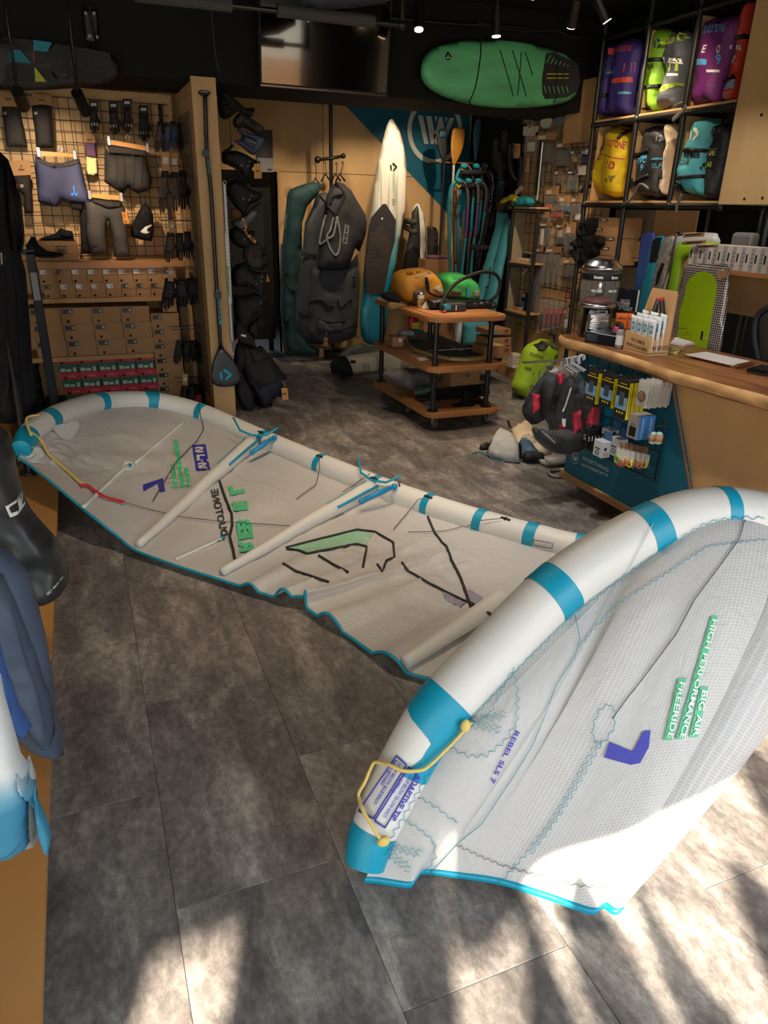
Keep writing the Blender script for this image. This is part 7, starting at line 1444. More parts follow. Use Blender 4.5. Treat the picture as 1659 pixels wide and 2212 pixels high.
 # black bags and cartons under the shelving
for k,(x0,y0,x1,y1)in enumerate(((298,108,492,182),(262,184,482,260),(355,262,462,336),(312,338,450,412),(250,412,440,496))):
 f=Fr('X',4.03,zk([(x0,y0),(x1,y0),(x1-6,y1),(x0-8,y1)]));t=thing('product_carton','brown product carton with %s label, %s from the top of the stack of five'%('red' if k==4 else 'black',ords[k]),'box',f.loc,f.rz,'cartons stacked beside the sweet machine');t_fr[t.name]=f
 a,b=f.l(*zk([(x0-4,y1)])[0]),f.l(*zk([(x1-4,y0)])[0]);g=G();g.bx(a[0],b[0],0,.22,0,b[1]-a[1]-.004,.002);part('body',g,kraft,t)
 lx=x0+8 if k!=4 else x0+45;pprint(t,zk([(lx,y0+8),(lx+72,y0+10),(lx+70,y0+32),(lx-2,y0+30)]if k!=4 else[(lx,y0+28),(lx+90,y0+30),(lx+88,y0+56),(lx-2,y0+54)]),ink if k!=4 else red,.002,'label')
 c=zk([(lx+12,y0+20 if k!=4 else y0+42)])[0];cc=f.l(*c);ring(t,(cc[0],0,cc[1]),.004,.007,whiteink,-.0026,'logo_ring',n=16)
 pprint(t,zk([(lx+26,y0+14),(lx+62,y0+15),(lx+60,y0+27),(lx+25,y0+26)]if k!=4 else[(lx+25,y0+36),(lx+80,y0+38),(lx+79,y0+48),(lx+24,y0+46)]),barc,.0026,'label_text')
for k,pts in enumerate(([(190,130),(240,112),(302,113),(300,180),(262,270),(200,285),(150,275),(145,215)],[(120,300),(170,250),(262,245),(345,260),(360,320),(312,360),(220,372),(125,365)],[(100,365),(160,335),(312,335),(314,410),(258,440),(252,492),(165,500),(110,440)])):
 hung('stuff_sack','limp black cloth sack beside the cartons, %s of three'%('top','middle','lowest')[k],'sack',4.02,[('sack',zk(pts),blackcloth,.05,0,.03,0),('drawcord',zk([(pts[0][0],pts[0][1]),(pts[0][0]+18,pts[0][1]+8),(pts[0][0]+10,pts[0][1]+40),(pts[0][0]-6,pts[0][1]+36)]),webbing,.01,.05)],'black sacks beside the cartons','X')
f=Fr('X',4.2,zk([(540,300),(635,305),(630,435),(535,430)]));t=thing('small_carton','small brown carton on the plywood board left of the row of boards','box',f.loc,f.rz);t_fr[t.name]=f;a,b=f.l(*zk([(537,432)])[0]),f.l(*zk([(636,303)])[0]);g=G();g.bx(a[0],b[0],0,.09,0,b[1],.002);part('body',g,kraft,t);addtube(t,'printed_line',zk([(575,405),(600,330),(612,320)]),.0015,kraftd,.002,5)
g=G();g.bx(4.12,4.30,4.5,4.88,MX[t.name].to_translation().z-.016,MX[t.name].to_translation().z-.002,.001);tag(part('board_ledge',g,oak,None),'narrow wooden ledge behind the row of boards','ledge')
# ---------------------------------------------------------------- counter
t=thing('counter','shop counter with live-edge wood top, teal end panel and plywood front','counter',(2.85,2.3,0))
def slab_mat():
 m=bpy.data.materials.new('live edge wood');m.use_nodes=True;nt=m.node_tree;p=nt.nodes['Principled BSDF'];tc=nt.nodes.new('ShaderNodeTexCoord');mp=nt.nodes.new('ShaderNodeMapping');mp.inputs['Scale'].default_value=(5,.8,8);nt.links.new(tc.outputs['Object'],mp.inputs[0])
 n=nt.nodes.new('ShaderNodeTexNoise');n.inputs['Scale'].default_value=3;n.inputs['Detail'].default_value=8;n.inputs['Distortion'].default_value=1.5;nt.links.new(mp.outputs[0],n.inputs['Vector']);r=nt.nodes.new('ShaderNodeValToRGB');e=r.color_ramp.elements;e[0].position=.3;e[0].color=rgb(92,54,34);e[1].position=.7;e[1].color=rgb(166,108,66);nt.links.new(n.outputs['Fac'],r.inputs[0]);nt.links.new(r.outputs[0],p.inputs['Base Color']);p.inputs['Roughness'].default_value=.35;return m
liv=slab_mat();edgem=mat('live edge bark',(206,158,104),.55,nz=(9,.45,(1,.7,2)))
fy=np.linspace(1.1,3.47,40);fx=[2.545+.03*noise.noise(Vector((y*1.7,0,3)))+.012*noise.noise(Vector((y*6,2,0)))-(.035 if y<2.8 else 0)*min(1,(2.8-y)/.3)for y in fy]
front=list(zip(fx,fy));poly2=front+[(2.60,3.60),(3.40,3.62),(3.40,3.25),(3.12,3.15),(3.12,1.1)]
g=G();g.poly([(x,y,.872)for x,y in poly2],.058,(0,0,1));part('counter_top',g,liv,t,world=True)
g=G();A=[]
for i,(x,y)in enumerate(front+[(2.60,3.60)]):
 w=.012*noise.noise(Vector((y*5,7,1)));A.append([g.b.verts.new((x-.002,y,.9305)),g.b.verts.new((x-.014+w,y,.915)),g.b.verts.new((x-.010+w,y,.885)),g.b.verts.new((x+.02+w,y,.866)),g.b.verts.new((x+.05,y,.866))])
for P_,Q_ in zip(A,A[1:]):
 for j in range(4):g.b.faces.new((P_[j],P_[j+1],Q_[j+1],Q_[j]))
g.sm=True;bmesh.ops.recalc_face_normals(g.b,faces=g.b.faces[:]);part('live_edge',g,edgem,t,world=True)
g=G();g.bx(2.66,3.08,1.15,3.40,.13,.866,.003);part('carcass',g,birch_h,t,world=True)
YT0,YT1,YB0=3.415,2.665,2.405
tealp=[(3.41,.135),(3.41,.862),(2.67,.862),(2.30,.135)]
g=G();g.poly([(2.606,y,z)for y,z in tealp],.03,(1,0,0));tpn=part('end_panel',g,teal,t,world=True,label='teal slanted end panel')
g=G();g.poly([(2.600,2.674,.862),(2.600,2.664,.862),(2.600,2.290,.135),(2.600,2.300,.135)],.008,(1,0,0));part('panel_edge',g,plyedge,t,world=True)
g=G();g.bx(2.625,2.65,1.15,2.67,.10,.866,.002);part('front_board',g,mat('counter front ply',(210,166,112),.4,nz=(2.5,.14,(1,1,.3))),t,world=True)
g=G();g.bx(2.590,3.08,1.15,3.43,.092,.134,.003);part('base_board',g,birch_h,t,world=True)
for k in range(5):g=G();g.bx(2.5885,2.5900,1.2,3.43,.097+k*.0075,.0995+k*.0075);part('ply_layer',g,plyedge,t,world=True)
for x,y in((2.72,3.37),(3.0,3.3),(2.72,1.4)):castor_at(x,y,t,.092,.035)
sil=mat('silver lettering',(196,204,206),.5)
def px_on(x,y,X=2.6035):return atX(x,y,X)
txt(tpn,'WORTHING',px_on(*zf([(820,1010)])[0]),px_on(*zf([(1018,1105)])[0]),(0,0,1),sil,.024,lift=.003);txt(tpn,'WATERSPORTS',px_on(*zf([(812,1055)])[0]),px_on(*zf([(1014,1142)])[0]),(0,0,1),sil,.018,lift=.003)
cl=px_on(*zf([(768,1002)])[0]);rr=.034
me_=bpy.data.meshes.new('logo_ring');V=[];F=[]
for k in range(40):
 for r in(rr*.9,rr*1.02):V.append(tuple(MX[t.name].inverted()@Vector((2.603,cl.y-r*math.cos(2*PI*k/40),cl.z+r*math.sin(2*PI*k/40)))))
for k in range(40):a=2*k;b=2*((k+1)%40);F.append((a,a+1,b+1,b))
me_.from_pydata(V,[],F);part('logo_ring',me_,sil,tpn)
for q in([(-.66,.5),(-.46,.5),(-.18,-.5),(-.36,-.5)],[(-.33,.5),(-.12,.5),(.06,-.12),(.12,-.12),(.02,-.5),(-.1,-.5)],[(.2,.5),(.33,.5),(.44,.05),(.36,-.5),(.1,-.5),(0,-.2),(.12,.1)],[(.62,.5),(.82,.5),(.46,-.5),(.34,-.5),(.38,-.2)]):
 flat([(2.603,cl.y-rr*.95*(a-.06),cl.z+rr*.85*b)for a,b in q],[list(range(len(q)))],'logo_stroke',sil,tpn)
 # grid on the panel
t=thing('wire_grid_panel','black wire grid fixed to the teal counter panel','grid',(2.58,2.95,.3));g=G()
yA,yB=3.385,2.63
for k in range(9):y=yA+(yB-yA)*k/8;g.cyl((2.575,y,.35),(2.575,y,.872),.003 if 0<k<8 else .005,n=5)
for k in range(8):z=.35+.522*k/7;g.cyl((2.575,yA,z),(2.575,yB,z),.003 if 0<k<7 else .005,n=5)
part('wire_mesh',g,pipe,t,world=True,kind='stuff',smooth=True)
zq=zz(5.925,1220,740)
# phone pouches
yel=mat('yellow card',(226,206,20),.45);pkb=mat('black card',(30,29,27),.45);pic=mat('water picture',(120,160,190),.5,nz=(20,.5));phm=mat('phone print',(60,80,90),.4)
def pouch(label,X,y0,w,h,z1_):
 t=thing('phone_pouch',label,'box',(X,y0,z1_-h),-PI/2,'waterproof phone pouches on the counter grid');th=.024
 g=G();g.bx(-w/2,w/2,0,th,0,h,.001);part('carton',g,pkb,t);g=G();g.bx(w/2,w/2+.001,0.001,th-.001,0.002,h-.01);sp_=part('yellow_side',g,yel,t)
 g=G();g.bx(-w/2,w/2,-.0006,0,h*.80,h*.825);part('yellow_stripe',g,yel,t);g=G();g.bx(-w/2+.002,w/2-.002,-.0006,0,h*.24,h*.56);part('picture',g,pic,t)
 g=G();g.bx(-w*.2,w*.2,-.0012,-.0006,h*.34,h*.68);part('phone_print',g,phm,t);g=G();g.bx(-w*.12,w*.12,0,.004,h,h+.014,.001);part('hang_tab',g,pkb,t)
 for k in range(3):g=G();g.cyl((-.02+k*.02,-.0008,h*.16),(-.02+k*.02,0,h*.16),.006,n=10);part('icon',g,yel,t,smooth=False)
 ltxt(t,'overboard',0,h*.90,w*.55,.009,-.0007,yel)
 V,F,tw,th_=text_geo('WATERPROOF 100%');me=bpy.data.meshes.new('lettering');me.from_pydata([(w/2+.0015,th*.5+(v[1]/th_-.5)*.008,h*.1+v[0]/tw*h*.6)for v in V],[],F);part('lettering',me,ink,sp_)
 return t
def col(px_tl,px_tr,px_bl,n,X0,nm):
 for k in range(n):
  X=X0+k*.028;a=atX(*px_tl,X0);b=atX(*px_tr,X0);c=atX(*px_bl,X0);w=abs(a.y-b.y);pouch('black and yellow waterproof phone pouch, %s from the front of the %s stack'%(ords[k],nm),X,(a.y+b.y)/2,w,a.z-c.z,a.z)
col(zq([(300,330)])[0],zq([(440,375)])[0],zq([(255,750)])[0],2,2.47,'left')
col(zq([(490,390)])[0],zq([(640,450)])[0],zq([(445,800)])[0],2,2.47,'middle')
col(zq([(690,450)])[0],zq([(840,515)])[0],zq([(590,930)])[0],4,2.44,'right')
for k,(x,y)in enumerate(((370,330),(560,395),(760,450))):
 p=atX(*zq([(x,y)])[0],2.46);g=G();g.tube([(2.575,p.y,p.z+.012),(2.44,p.y,p.z+.012),(2.432,p.y,p.z+.02)],.0025,6);tag(part('grid_hook',g,chrome,None),'chrome hook carrying the %s stack of phone pouches'%('left','middle','right')[k],'hook')
 # white charms, key lock boxes, tags, small packs
p0=atX(*zq([(1010,480)])[0],2.45);p1=atX(*zq([(960,800)])[0],2.45)
for k in range(14):
 X=2.43+k*.0105;t=thing('charm_pack','thin clear pack with round wooden charm and white backing, %d from the front'%(k+1)if False else 'thin white-backed charm pack, %s the stack on the counter grid'%('front of' if k==0 else 'within'),'pack',(X,p0.y-.03,p1.z+.006*math.sin(k*2)),-PI/2,'charm packs on the counter grid')
 t['label']='thin white-backed charm pack, %s from the front of the stack on the counter grid'%(ords+['eleventh','twelfth','thirteenth','fourteenth'])[k]
 h=p0.z-p1.z;g=G();g.bx(-.036,.036,0,.004,0,h,.001);part('backing',g,mat('charm white',(196,190,180),.35,nz=(30,.15)),t);g=G();g.bx(-.037,.037,-.0045,.0045,-.002,h+.004,.002);part('film',g,clear,t)
 if k==0:me_=G();me_.tube([(.024*math.cos(a),-.005,h*.42+.024*math.sin(a))for a in np.linspace(0,2*PI,24,endpoint=False)],.003,5,closed=True);part('charm_ring',me_,mat('dark wood',(90,60,40),.5),t);g=G();g.cyl((0,-.004,h*.42),(0,-.0065,h*.42),.016,n=20);part('charm',g,mat('charm wood',(150,110,70),.5),t,smooth=False)
for k in range(2):
 X=2.46+k*.05;a=atX(*zq([(830,900)])[0],2.46);b=atX(*zq([(965,960)])[0],2.46);c=atX(*zq([(790,1200)])[0],2.46);w=a.y-b.y;h=a.z-c.z
 t=thing('key_safe_box','grey and blue boxed key safe on the counter grid, %s'%('front' if k==0 else 'behind the front one'),'box',(X,(a.y+b.y)/2,c.z),-PI/2);g=G();g.bx(-w/2,w/2,0,.048,0,h,.001);part('carton',g,mat('pale grey card',(160,152,146),.5),t);g=G();g.bx(w/2,w/2+.001,0,.048,0,h);s_=part('blue_side',g,mat('blue card',(66,130,206),.5),t)
 g=G();g.bx(-w*.3,w*.3,-.001,0,h*.1,h*.5,.0);part('lock_print',g,ink,t);g=G();g.tube([(-w*.2,-.001,h*.5),(-w*.2,-.001,h*.62),(0,-.001,h*.68),(w*.2,-.001,h*.62),(w*.2,-.001,h*.5)],.002,5);part('shackle_print',g,hgr,t)
 V,F,tw,th_=text_geo('KEY LOCK PREMIUM');me=bpy.data.meshes.new('lettering');me.from_pydata([(w/2+.0015,.024+(v[1]/th_-.5)*.009,h*.1+v[0]/tw*h*.8)for v in V],[],F);part('lettering',me,whiteink,s_)
for k in range(2):
 p=atX(*zq([(1120+k*70,1300)])[0],2.50);t=thing('cork_float','small cork and mint key float, %s of two'%('left','right')[k],'float',p);g=G();g.lathe([(.008,0),(.017,.006),(.019,.014)],18);part('bottom',g,mat('mint plastic',(176,206,200),.4),t);g=G();g.lathe([(.019,.014),(.019,.045)],18);part('cork',g,mat('cork',(190,140,100),.7,nz=(60,.2)),t);g=G();g.lathe([(.019,.045),(.014,.056),(.006,.062)],18);part('top',g,mat('mint plastic'),t);g=G();g.tube([(0,0,.06),(0,0,.09),(.03,-.02,.095),(.08,0,.095)],.002,5);part('hook',g,pipe,t)
for k in range(5):
 X=2.46+k*.022;a=atX(*zq([(235,1090)])[0],2.46);c=atX(*zq([(205,1330)])[0],2.46);b=atX(*zq([(310,1110)])[0],2.46);w=a.y-b.y;h=a.z-c.z
 t=thing('small_black_box','small black box with white letter on the counter grid, %s from the front'%ords[k],'box',(X,(a.y+b.y)/2,c.z),-PI/2,'small black boxes on the counter grid');g=G();g.bx(-w/2,w/2,0,.018,0,h,.001);part('carton',g,ink,t);ltxt(t,'C',0,h*.62,w*.4,h*.2,-.001,whiteink);g=G();g.bx(-w*.2,w*.2,-.001,0,h*.45,h*.47);part('underline',g,whiteink,t);g=G();g.bx(w/2,w/2+.0008,.006,.012,h*.4,h*.65);part('side_print',g,whiteink,t);g=G();g.tube([(0,.009,h),(0,.009,h+.02)],.0015,5);part('hook',g,chrome,t)
for k,(tl_,tr_,bl_)in enumerate((((380,1230),(490,1290),(372,1440)),((590,1200),(600,1260),(575,1430)),((480,1080),(640,1140),(470,1160)))):
 X=(2.44,2.50,2.54)[k];a=atX(*zq([tl_])[0],X);c=atX(*zq([bl_])[0],X);w=(.075,.075,.08)[k];h=a.z-c.z
 t=thing('bell_box','white boxed accessory with blue hanging tab, %s on the counter grid'%('front','second','behind the black boxes')[k],'box',(X,a.y-w/2,c.z),-PI/2,'white boxes on the counter grid');g=G();g.bx(-w/2,w/2,0,.055,0,h,.002);part('carton',g,mat('white card',(206,206,210),.5),t);g=G();g.bx(-w*.3,w/2,.05,.054,h,h+.045,.002);part('blue_tab',g,mat('tab blue',(60,104,160),.5),t)
 g=G();g.bx(-w*.3,w*.25,-.001,0,h*.5,h*.56);part('print',g,ink,t);g=G();g.tube([(.012*math.cos(q),-.001,h*.28+.012*math.sin(q))for q in np.linspace(0,2*PI,16,endpoint=False)],.002,5,closed=True);part('ring_print',g,ink,t);g=G();g.cyl((w/2,.02,h*.55),(w/2+.001,.02,h*.55),.009,n=14);part('side_dot',g,ink,t,smooth=False)
 for j in range(3):g=G();g.bx(w/2,w/2+.0008,.008,.04,h*(.14+.09*j),h*(.155+.09*j));part('text_line',g,hgr,t)
neon=mat('neon green',(110,220,30),.4);nred=mat('neon red',(230,50,60),.4);nyl=mat('neon yellow',(226,230,40),.4);nor=mat('neon orange',(236,110,40),.4)
for k in range(6):
 a=zq([(690+k*62,1330+k*12)])[0];b=zq([(800+k*50,1630-(k%2)*20)])[0];X=2.43+k*.022;p=atX(*a,X);q=atX(*b,X);h=p.z-q.z;w=.075
 t=thing('leash_ring_pack','clear bag with kraft header and neon rings, %s from the front'%ords[k],'pack',(X,p.y-.02,q.z),-PI/2,'neon ring bags on the counter grid');g=G();g.puff([(-w/2,0),(w/2,0),(w/2,h),(-w/2,h)],.008,.004,amp=.002);part('bag',g,clear,t)
 g=G();g.bx(-w*.2,w*.2,-.002,.0,h*.98,h+.03,.001);part('header',g,kraftd,t);g=G();g.bx(-w*.4,w*.4,.001,.002,h*.35,h*.9);part('insert',g,whiteink,t)
 for cx,cz,m,r in((-.012,h*.30,(neon,nyl,nor)[k%3],.019),(.006,h*.20,(nred,nor,nyl)[k%3],.018)):g=G();g.tube([(cx+r*math.cos(s),-.003,cz+r*.9*math.sin(s))for s in np.linspace(0,2*PI,18,endpoint=False)],.005,6,closed=True);part('ring',g,m,t)
 # buoyancy vests in clear bags
vb=mat('vest black',(15,14,16),.6,bump=(20,.3));vr=mat('vest red',(190,24,56),.5,bump=(30,.4));vg=mat('vest grey',(70,70,74),.6);hgp=mat('hanger plastic',(170,172,178),.35)
def vest(label,body,reds,bag,Y,hook,prints=()):
 t=hung('buoyancy_vest',label,'vest',Y,[('vest_body',zf(body),vb,.05,0,.015,2)],'bagged vests on the counter')
 for r in reds:addp(t,'red_panel',zf(r),vr,.012,.045,.003)
 for q,m in prints:pprint(t,zf(q),m,.062)
 addp(t,'clear_bag',zf(bag),film('vest film',(210,210,215),.012,.08),.075,0,.015)
 x,y=hook;addtube(t,'hanger_hook',zf([(x,y+60),(x-6,y+25),(x+6,y),(x+30,y+5),(x+32,y+30)]),.006,hgp,.03);addcard(t,'hanger_bar',zf([(x-60,y+55),(x-50,y+50),(x+40,y+105),(x+30,y+115)]),hgp,.008,.03)
 return t
vest('bagged black and red vest at the front left of the counter rail',[(450,480),(540,370),(600,350),(640,470),(600,600),(520,720),(440,750),(372,660),(400,560)],[[(430,510),(505,508),(475,610),(415,660)]],[(570,290),(690,330),(700,520),(600,770),(480,760),(366,660),(400,540),(480,400)],3.48,(650,260),(([(545,330),(580,305),(605,325),(570,360)],whiteink),([(520,480),(575,490),(570,520),(525,515)],vg)))
vest('bagged black and red vest with large red side panel',[(620,560),(700,400),(760,390),(790,500),(800,620),(740,800),(640,820),(600,740)],[[(618,740),(680,680),(728,692),(702,800),(620,815)],[(600,370),(640,340),(640,420),(610,440)]],[(680,330),(800,360),(830,560),(760,840),(620,840),(590,720)],3.30,(690,245),(([(690,540),(760,500),(740,600),(685,620)],mat('grey text block',(90,88,90),.6)),([(635,690),(662,690),(660,740),(632,745)],whiteink),([(690,470),(705,455),(650,640),(640,640)],whiteink)))
vest('bagged red and black vest in the middle of the rail',[(720,640),(760,520),(810,520),(830,660),(800,780),(730,830),(700,800)],[[(725,650),(790,598),(822,660),(795,755),(712,812)]],[(740,430),(850,460),(850,660),(800,830),(700,850),(690,760)],3.22,(720,240))
vest('bagged red vest nearest the phone pouches',[(820,620),(850,540),(915,560),(918,660),(900,760),(830,790)],[[(850,590),(916,600),(905,735),(822,742),(830,660)]],[(820,420),(915,450),(925,660),(900,780),(820,800)],3.14,(780,225))
vest('bagged black vest hanging lowest with a pale stripe',[(455,770),(560,790),(640,800),(780,790),(835,880),(800,940),(700,975),(580,950),(500,890),(460,840)],[[(805,770),(830,760),(825,810),(805,815)]],[(440,755),(600,790),(790,780),(845,880),(800,960),(700,985),(560,960),(450,850)],3.20,(770,232),(([(462,765),(475,758),(580,860),(572,872)],hgr),))
vest('bagged black vest hidden halfway behind the front left one',[(520,430),(600,370),(700,420),(750,580),(700,740),(570,750),(510,620)],[[(640,430),(700,440),(690,560),(640,540)]],[(500,420),(600,340),(730,400),(770,600),(700,780),(540,780)],3.40,(670,252),(([(560,600),(640,560),(645,572),(562,615)],hgr),))
vest('bagged black vest with red edge between the red vests and the lowest one',[(600,640),(720,660),(800,720),(825,850),(740,940),(620,910),(570,790)],[[(760,730),(812,740),(815,810),(770,800)]],[(590,620),(730,640),(830,720),(840,880),(730,970),(600,930),(555,780)],3.38,(740,236),(([(690,820),(720,800),(700,860),(680,870)],hgr),))
g=G();p,q=atY(*zf([(560,330)])[0],3.65),atX(*zf([(830,215)])[0],2.6);g.cyl((2.6,3.36,.83),(2.2,3.36,.83),.006,n=8);tag(part('hanger_rail',g,chrome,None),'metal rail sticking out of the counter end with hangers on it','arm')
# floor things at the counter foot
def floored(name,label,cat,parts,z=0.0):
 W3=[atZ(x,y,z)for q in parts for x,y in q[1]];c=sum(W3,Vector())/len(W3);t=thing(name,label,cat,(c.x,c.y,z))
 for nm,pts,m,h,dz,amp in parts:
  g=G();g.puff([((atZ(x,y,z)-c).x,(atZ(x,y,z)-c).y)for x,y in pts],h,0.002,.06,None,amp,9.0,len(MX));bmesh.ops.transform(g.b,matrix=Matrix.Translation((0,0,dz))@Matrix.Rotation(-PI/2,4,'X'),verts=g.b.verts);part(nm,g,m,t)
 return t
cream=mat('cream bag cloth',(196,178,150),.7,bump=(20,.3));palg=mat('pale grey bag cloth',(170,174,174),.6,bump=(20,.35));stb=mat('steel blue cloth',(70,100,130),.6,bump=(20,.3))
t=floored('kite_bag','crumpled empty cream, grey and blue kite bag on the floor beside the counter','bag',[('cream_part',zf([(270,830),(320,790),(400,763),(450,790),(520,860),(600,960),(560,1005),(450,985),(380,930),(310,890)]),cream,.05,0,.05),('grey_part',zf([(110,960),(135,880),(170,832),(270,830),(330,890),(360,950),(360,1045),(240,1035),(110,990)]),palg,.05,.01,.06),('blue_part',zf([(345,900),(420,925),(495,985),(495,1030),(365,1035)]),stb,.06,.02,.03),('strap',zf([(50,930),(100,905),(130,890),(120,940),(60,945)]),webbing,.05,0,.01),('strap',zf([(370,1010),(540,1025),(540,1045),(400,1050),(365,1030)]),webbing,.05,.03,.005),('strap',zf([(250,810),(270,805),(290,860),(270,870)]),webbing,.03,.09,.0)])
txt(t,'DUOTONE',atZ(*zf([(375,835)])[0],.115),atZ(*zf([(450,900)])[0],.115),(.8,.6,.25),mat('petrol print',(40,90,110),.5),.05)
g=G();g.tube([tuple(v)for v in crom([atZ(*zf([p])[0],.01)for p in((0,965),(50,955),(110,975),(180,1015),(240,1030))],5)],.004,5);part('teal_cord',g,pt,t,world=True)
t=thing('plastic_tray','clear plastic trays and hose ends beside the counter castor','tray',atZ(*zf([(620,1050)])[0],0));
for k,(x,y)in enumerate(((600,1045),(640,1030))):P0=atZ(*zf([(x,y)])[0],.03*k);g=G();g.loft([(0,0,0,.05,.04,3),(.01,0,0,.09,.055,3),(.035,0,0,.10,.06,3)],24);bmesh.ops.translate(g.b,vec=P0-MX[t.name].to_translation(),verts=g.b.verts);part('tray',g,mat('milky plastic',(196,196,192),.3,alpha=.75),t)
t=thing('hose_coil','ring of grey metal hose on the floor under the counter edge','hose',atZ(*zf([(660,1110)])[0],.015));c=MX[t.name].to_translation();e=atZ(*zf([(565,1095)])[0],.015)-c;r=e.length
g=G();g.tube([(r*math.cos(a),r*.75*math.sin(a),.004*math.sin(3*a))for a in np.linspace(0,2*PI,36,endpoint=False)],.011,8,closed=True);part('coil',g,mat('hose metal',(150,146,140),.35,.5),t)
# ---------------------------------------------------------------- on the counter
ZC=.931
t=thing('sweet_machine','chrome sweet dispenser with clear globe and black band on the counter end','dispenser',(2.76,3.50,ZC),-.45)
g=G();g.loft([(0,0,0,.095,.085,4),(.02,0,0,.09,.08,4),(.15,0,0,.085,.075,4),(.165,0,0,.08,.075,3)],28);part('base',g,mat('black gloss',(14,14,15),.15,coat=1.0),t)
g=G();g.lathe([(.10,.165),(.108,.172),(.108,.184),(.10,.19)],36);part('collar',g,chrome,t);g=G();g.lathe([(.098,.188),(.106,.22),(.108,.30),(.106,.37),(.10,.375)],36);part('globe',g,clear,t)
g=G();g.lathe([(.108,.318),(.1095,.322),(.1095,.350),(.108,.354)],36);part('band',g,ink,t);g=G();g.lathe([(.112,.372),(.114,.382),(.105,.398),(.085,.412),(.08,.420),(.05,.432),(.02,.436)],36);part('lid',g,chrome,t)
g=G();g.lathe([(.02,.19),(.02,.37)],14);part('centre_tube',g,chrome,t);g=G();g.lathe([(.085,.192),(.09,.205),(.05,.222),(.02,.226)],24);part('sweets',g,mat('mixed sweets',(120,50,50),.4,nz=(70,.9)),t)
g=G();g.bx(-.06,.06,-.10,-.07,.02,.14,.01);part('coin_plate',g,chrome,t);g=G();g.cyl((-.03,-.11,.09),(-.03,-.135,.09),.028,n=20);g.bx(-.055,-.005,-.145,-.135,.083,.097,.003);part('coin_knob',g,chrome,t,smooth=False);g=G();g.bx(-.055,0,-.14,-.10,.01,.055,.004);part('chute_door',g,mat('black gloss'),t)
for a in(-.35,.55):
 c_,s_=math.sin(a),-math.cos(a)
 for z,h,m,s in((.336,.018,whiteink,'ion'),(.262,.016,whiteink,'MAX_FLEX')):
  V,F,tw,th_=text_geo(s,.04);wd_=.05 if s=='ion' else .06;rad=.1105 if s=='ion' else .1095
  me=bpy.data.meshes.new('lettering');me.from_pydata([(rad*math.sin(a+(v[0]/tw-.5)*wd_/rad),-rad*math.cos(a+(v[0]/tw-.5)*wd_/rad),z+(v[1]/th_-.5)*h)for v in V],[],F);part('lettering',me,m,t)
ltxt(t,'MAX_FLEX',.03,.10,.045,.010,-.1015,whiteink)
def on_counter(px):return atZ(*px,ZC)
P0=on_counter(zk([(330,1120)])[0]);t=thing('display_sheet_box','flat dark navy box with pale printed outlines on the counter','box',P0,-1.25);g=G();g.bx(-.10,.10,-.02,.26,0,.058,.003);part('carton',g,mat('navy gloss card',(22,27,36),.3),t)
for k in range(3):g=G();g.bx(-.06,.07,.03+k*.07,.036+k*.07,.0582,.059);part('printed_outline',g,mat('slate print',(70,96,120),.5),t)
for k in range(5):g=G();g.bx(-.09,-.02,-.0212,-.020,.012+k*.008,.014+k*.008);part('text_line',g,hgr,t)
f=Fr('X',3.02,zk([(455,665),(635,690),(590,945),(420,910)]));t=thing('poster_stand','dark blue poster with white pixel lettering standing on the counter','poster',f.loc,f.rz);t_fr[t.name]=f;addcard(t,'board',zk([(455,665),(635,690),(592,950),(418,912)]),mat('night blue card',(20,30,42),.4,nz=(4,.5)),.006)
for s,a,b in(('UNLOCK',(488,790),(565,800)),('THE POWER',(447,808),(560,824)),('OF FLIGHT',(470,840),(582,862))):ptxt(t,s,zk([a])[0],zk([b])[0],5.5,whiteink,.0075,bold=.0)
addcard(t,'edge',zk([(632,690),(638,691),(596,950),(590,949)]),offwhite,.007);pprint(t,zk([(535,680),(555,683),(554,690),(534,687)]),hgr,.0075)
f=Fr('X',2.98,zk([(525,880),(690,890),(680,985),(512,970)]));t=thing('eyewear_case','black box with tan side behind the sunscreen stand','box',f.loc,f.rz);t_fr[t.name]=f;a,b=f.l(*zk([(512,975)])[0]),f.l(*zk([(690,888)])[0]);g=G();g.bx(a[0],b[0],0,.07,0,b[1],.003);part('case',g,mat('brown black',(36,29,25),.5),t);pprint(t,zk([(535,940),(600,888),(618,890),(540,955)]),kraftd,.001)
# sunscreen stand of plywood
st=mat('laser ply',(200,158,110),.5,nz=(6,.08));burn=mat('burnt lettering',(64,40,24),.7)
A0,A1,A2=on_counter(zk([(500,1165)])[0]),on_counter(zk([(685,1220)])[0]),on_counter(zk([(860,1210)])[0])
ex=(A1-A0);LX=ex.length;ex.normalize();ey=(A2-A1);LY=ey.length;ey.normalize()
t=thing('sunscreen_stand','plywood counter display of white sunscreen sachets with burnt lettering','display',A0,0)
def S(u,v,z):return A0+ex*(u*LX)+ey*(v*LY)+Vector((0,0,z))
def plate(nm,pts,n):g=G();g.poly(pts,.006,n);return part(nm,g,st,t,world=True)
fp=plate('front_plate',[S(0,0,.0),S(1,0,.0),S(1,0,.075),S(.95,0,.09),S(.05,0,.105),S(0,0,.10)],ey)
plate('side_plate',[S(1,0,0),S(1,1,0),S(1,1,.30),S(1,.93,.315),S(1,.82,.20),S(1,.55,.095),S(1,.30,.075),S(1,.22,.10),S(1,.02,.10)],-ex)
plate('side_plate',[S(0,0,0),S(0,1,0),S(0,1,.30),S(0,.93,.315),S(0,.55,.12),S(0,.2,.10),S(0,.02,.10)],ex)
plate('back_plate',[S(0,1,0),S(1,1,0),S(1,1,.30),S(.95,1,.315),S(.05,1,.315),S(0,1,.30)],-ey);plate('floor_plate',[S(0,0,.01),S(1,0,.01),S(1,1,.01),S(0,1,.01)],Vector((0,0,1)))
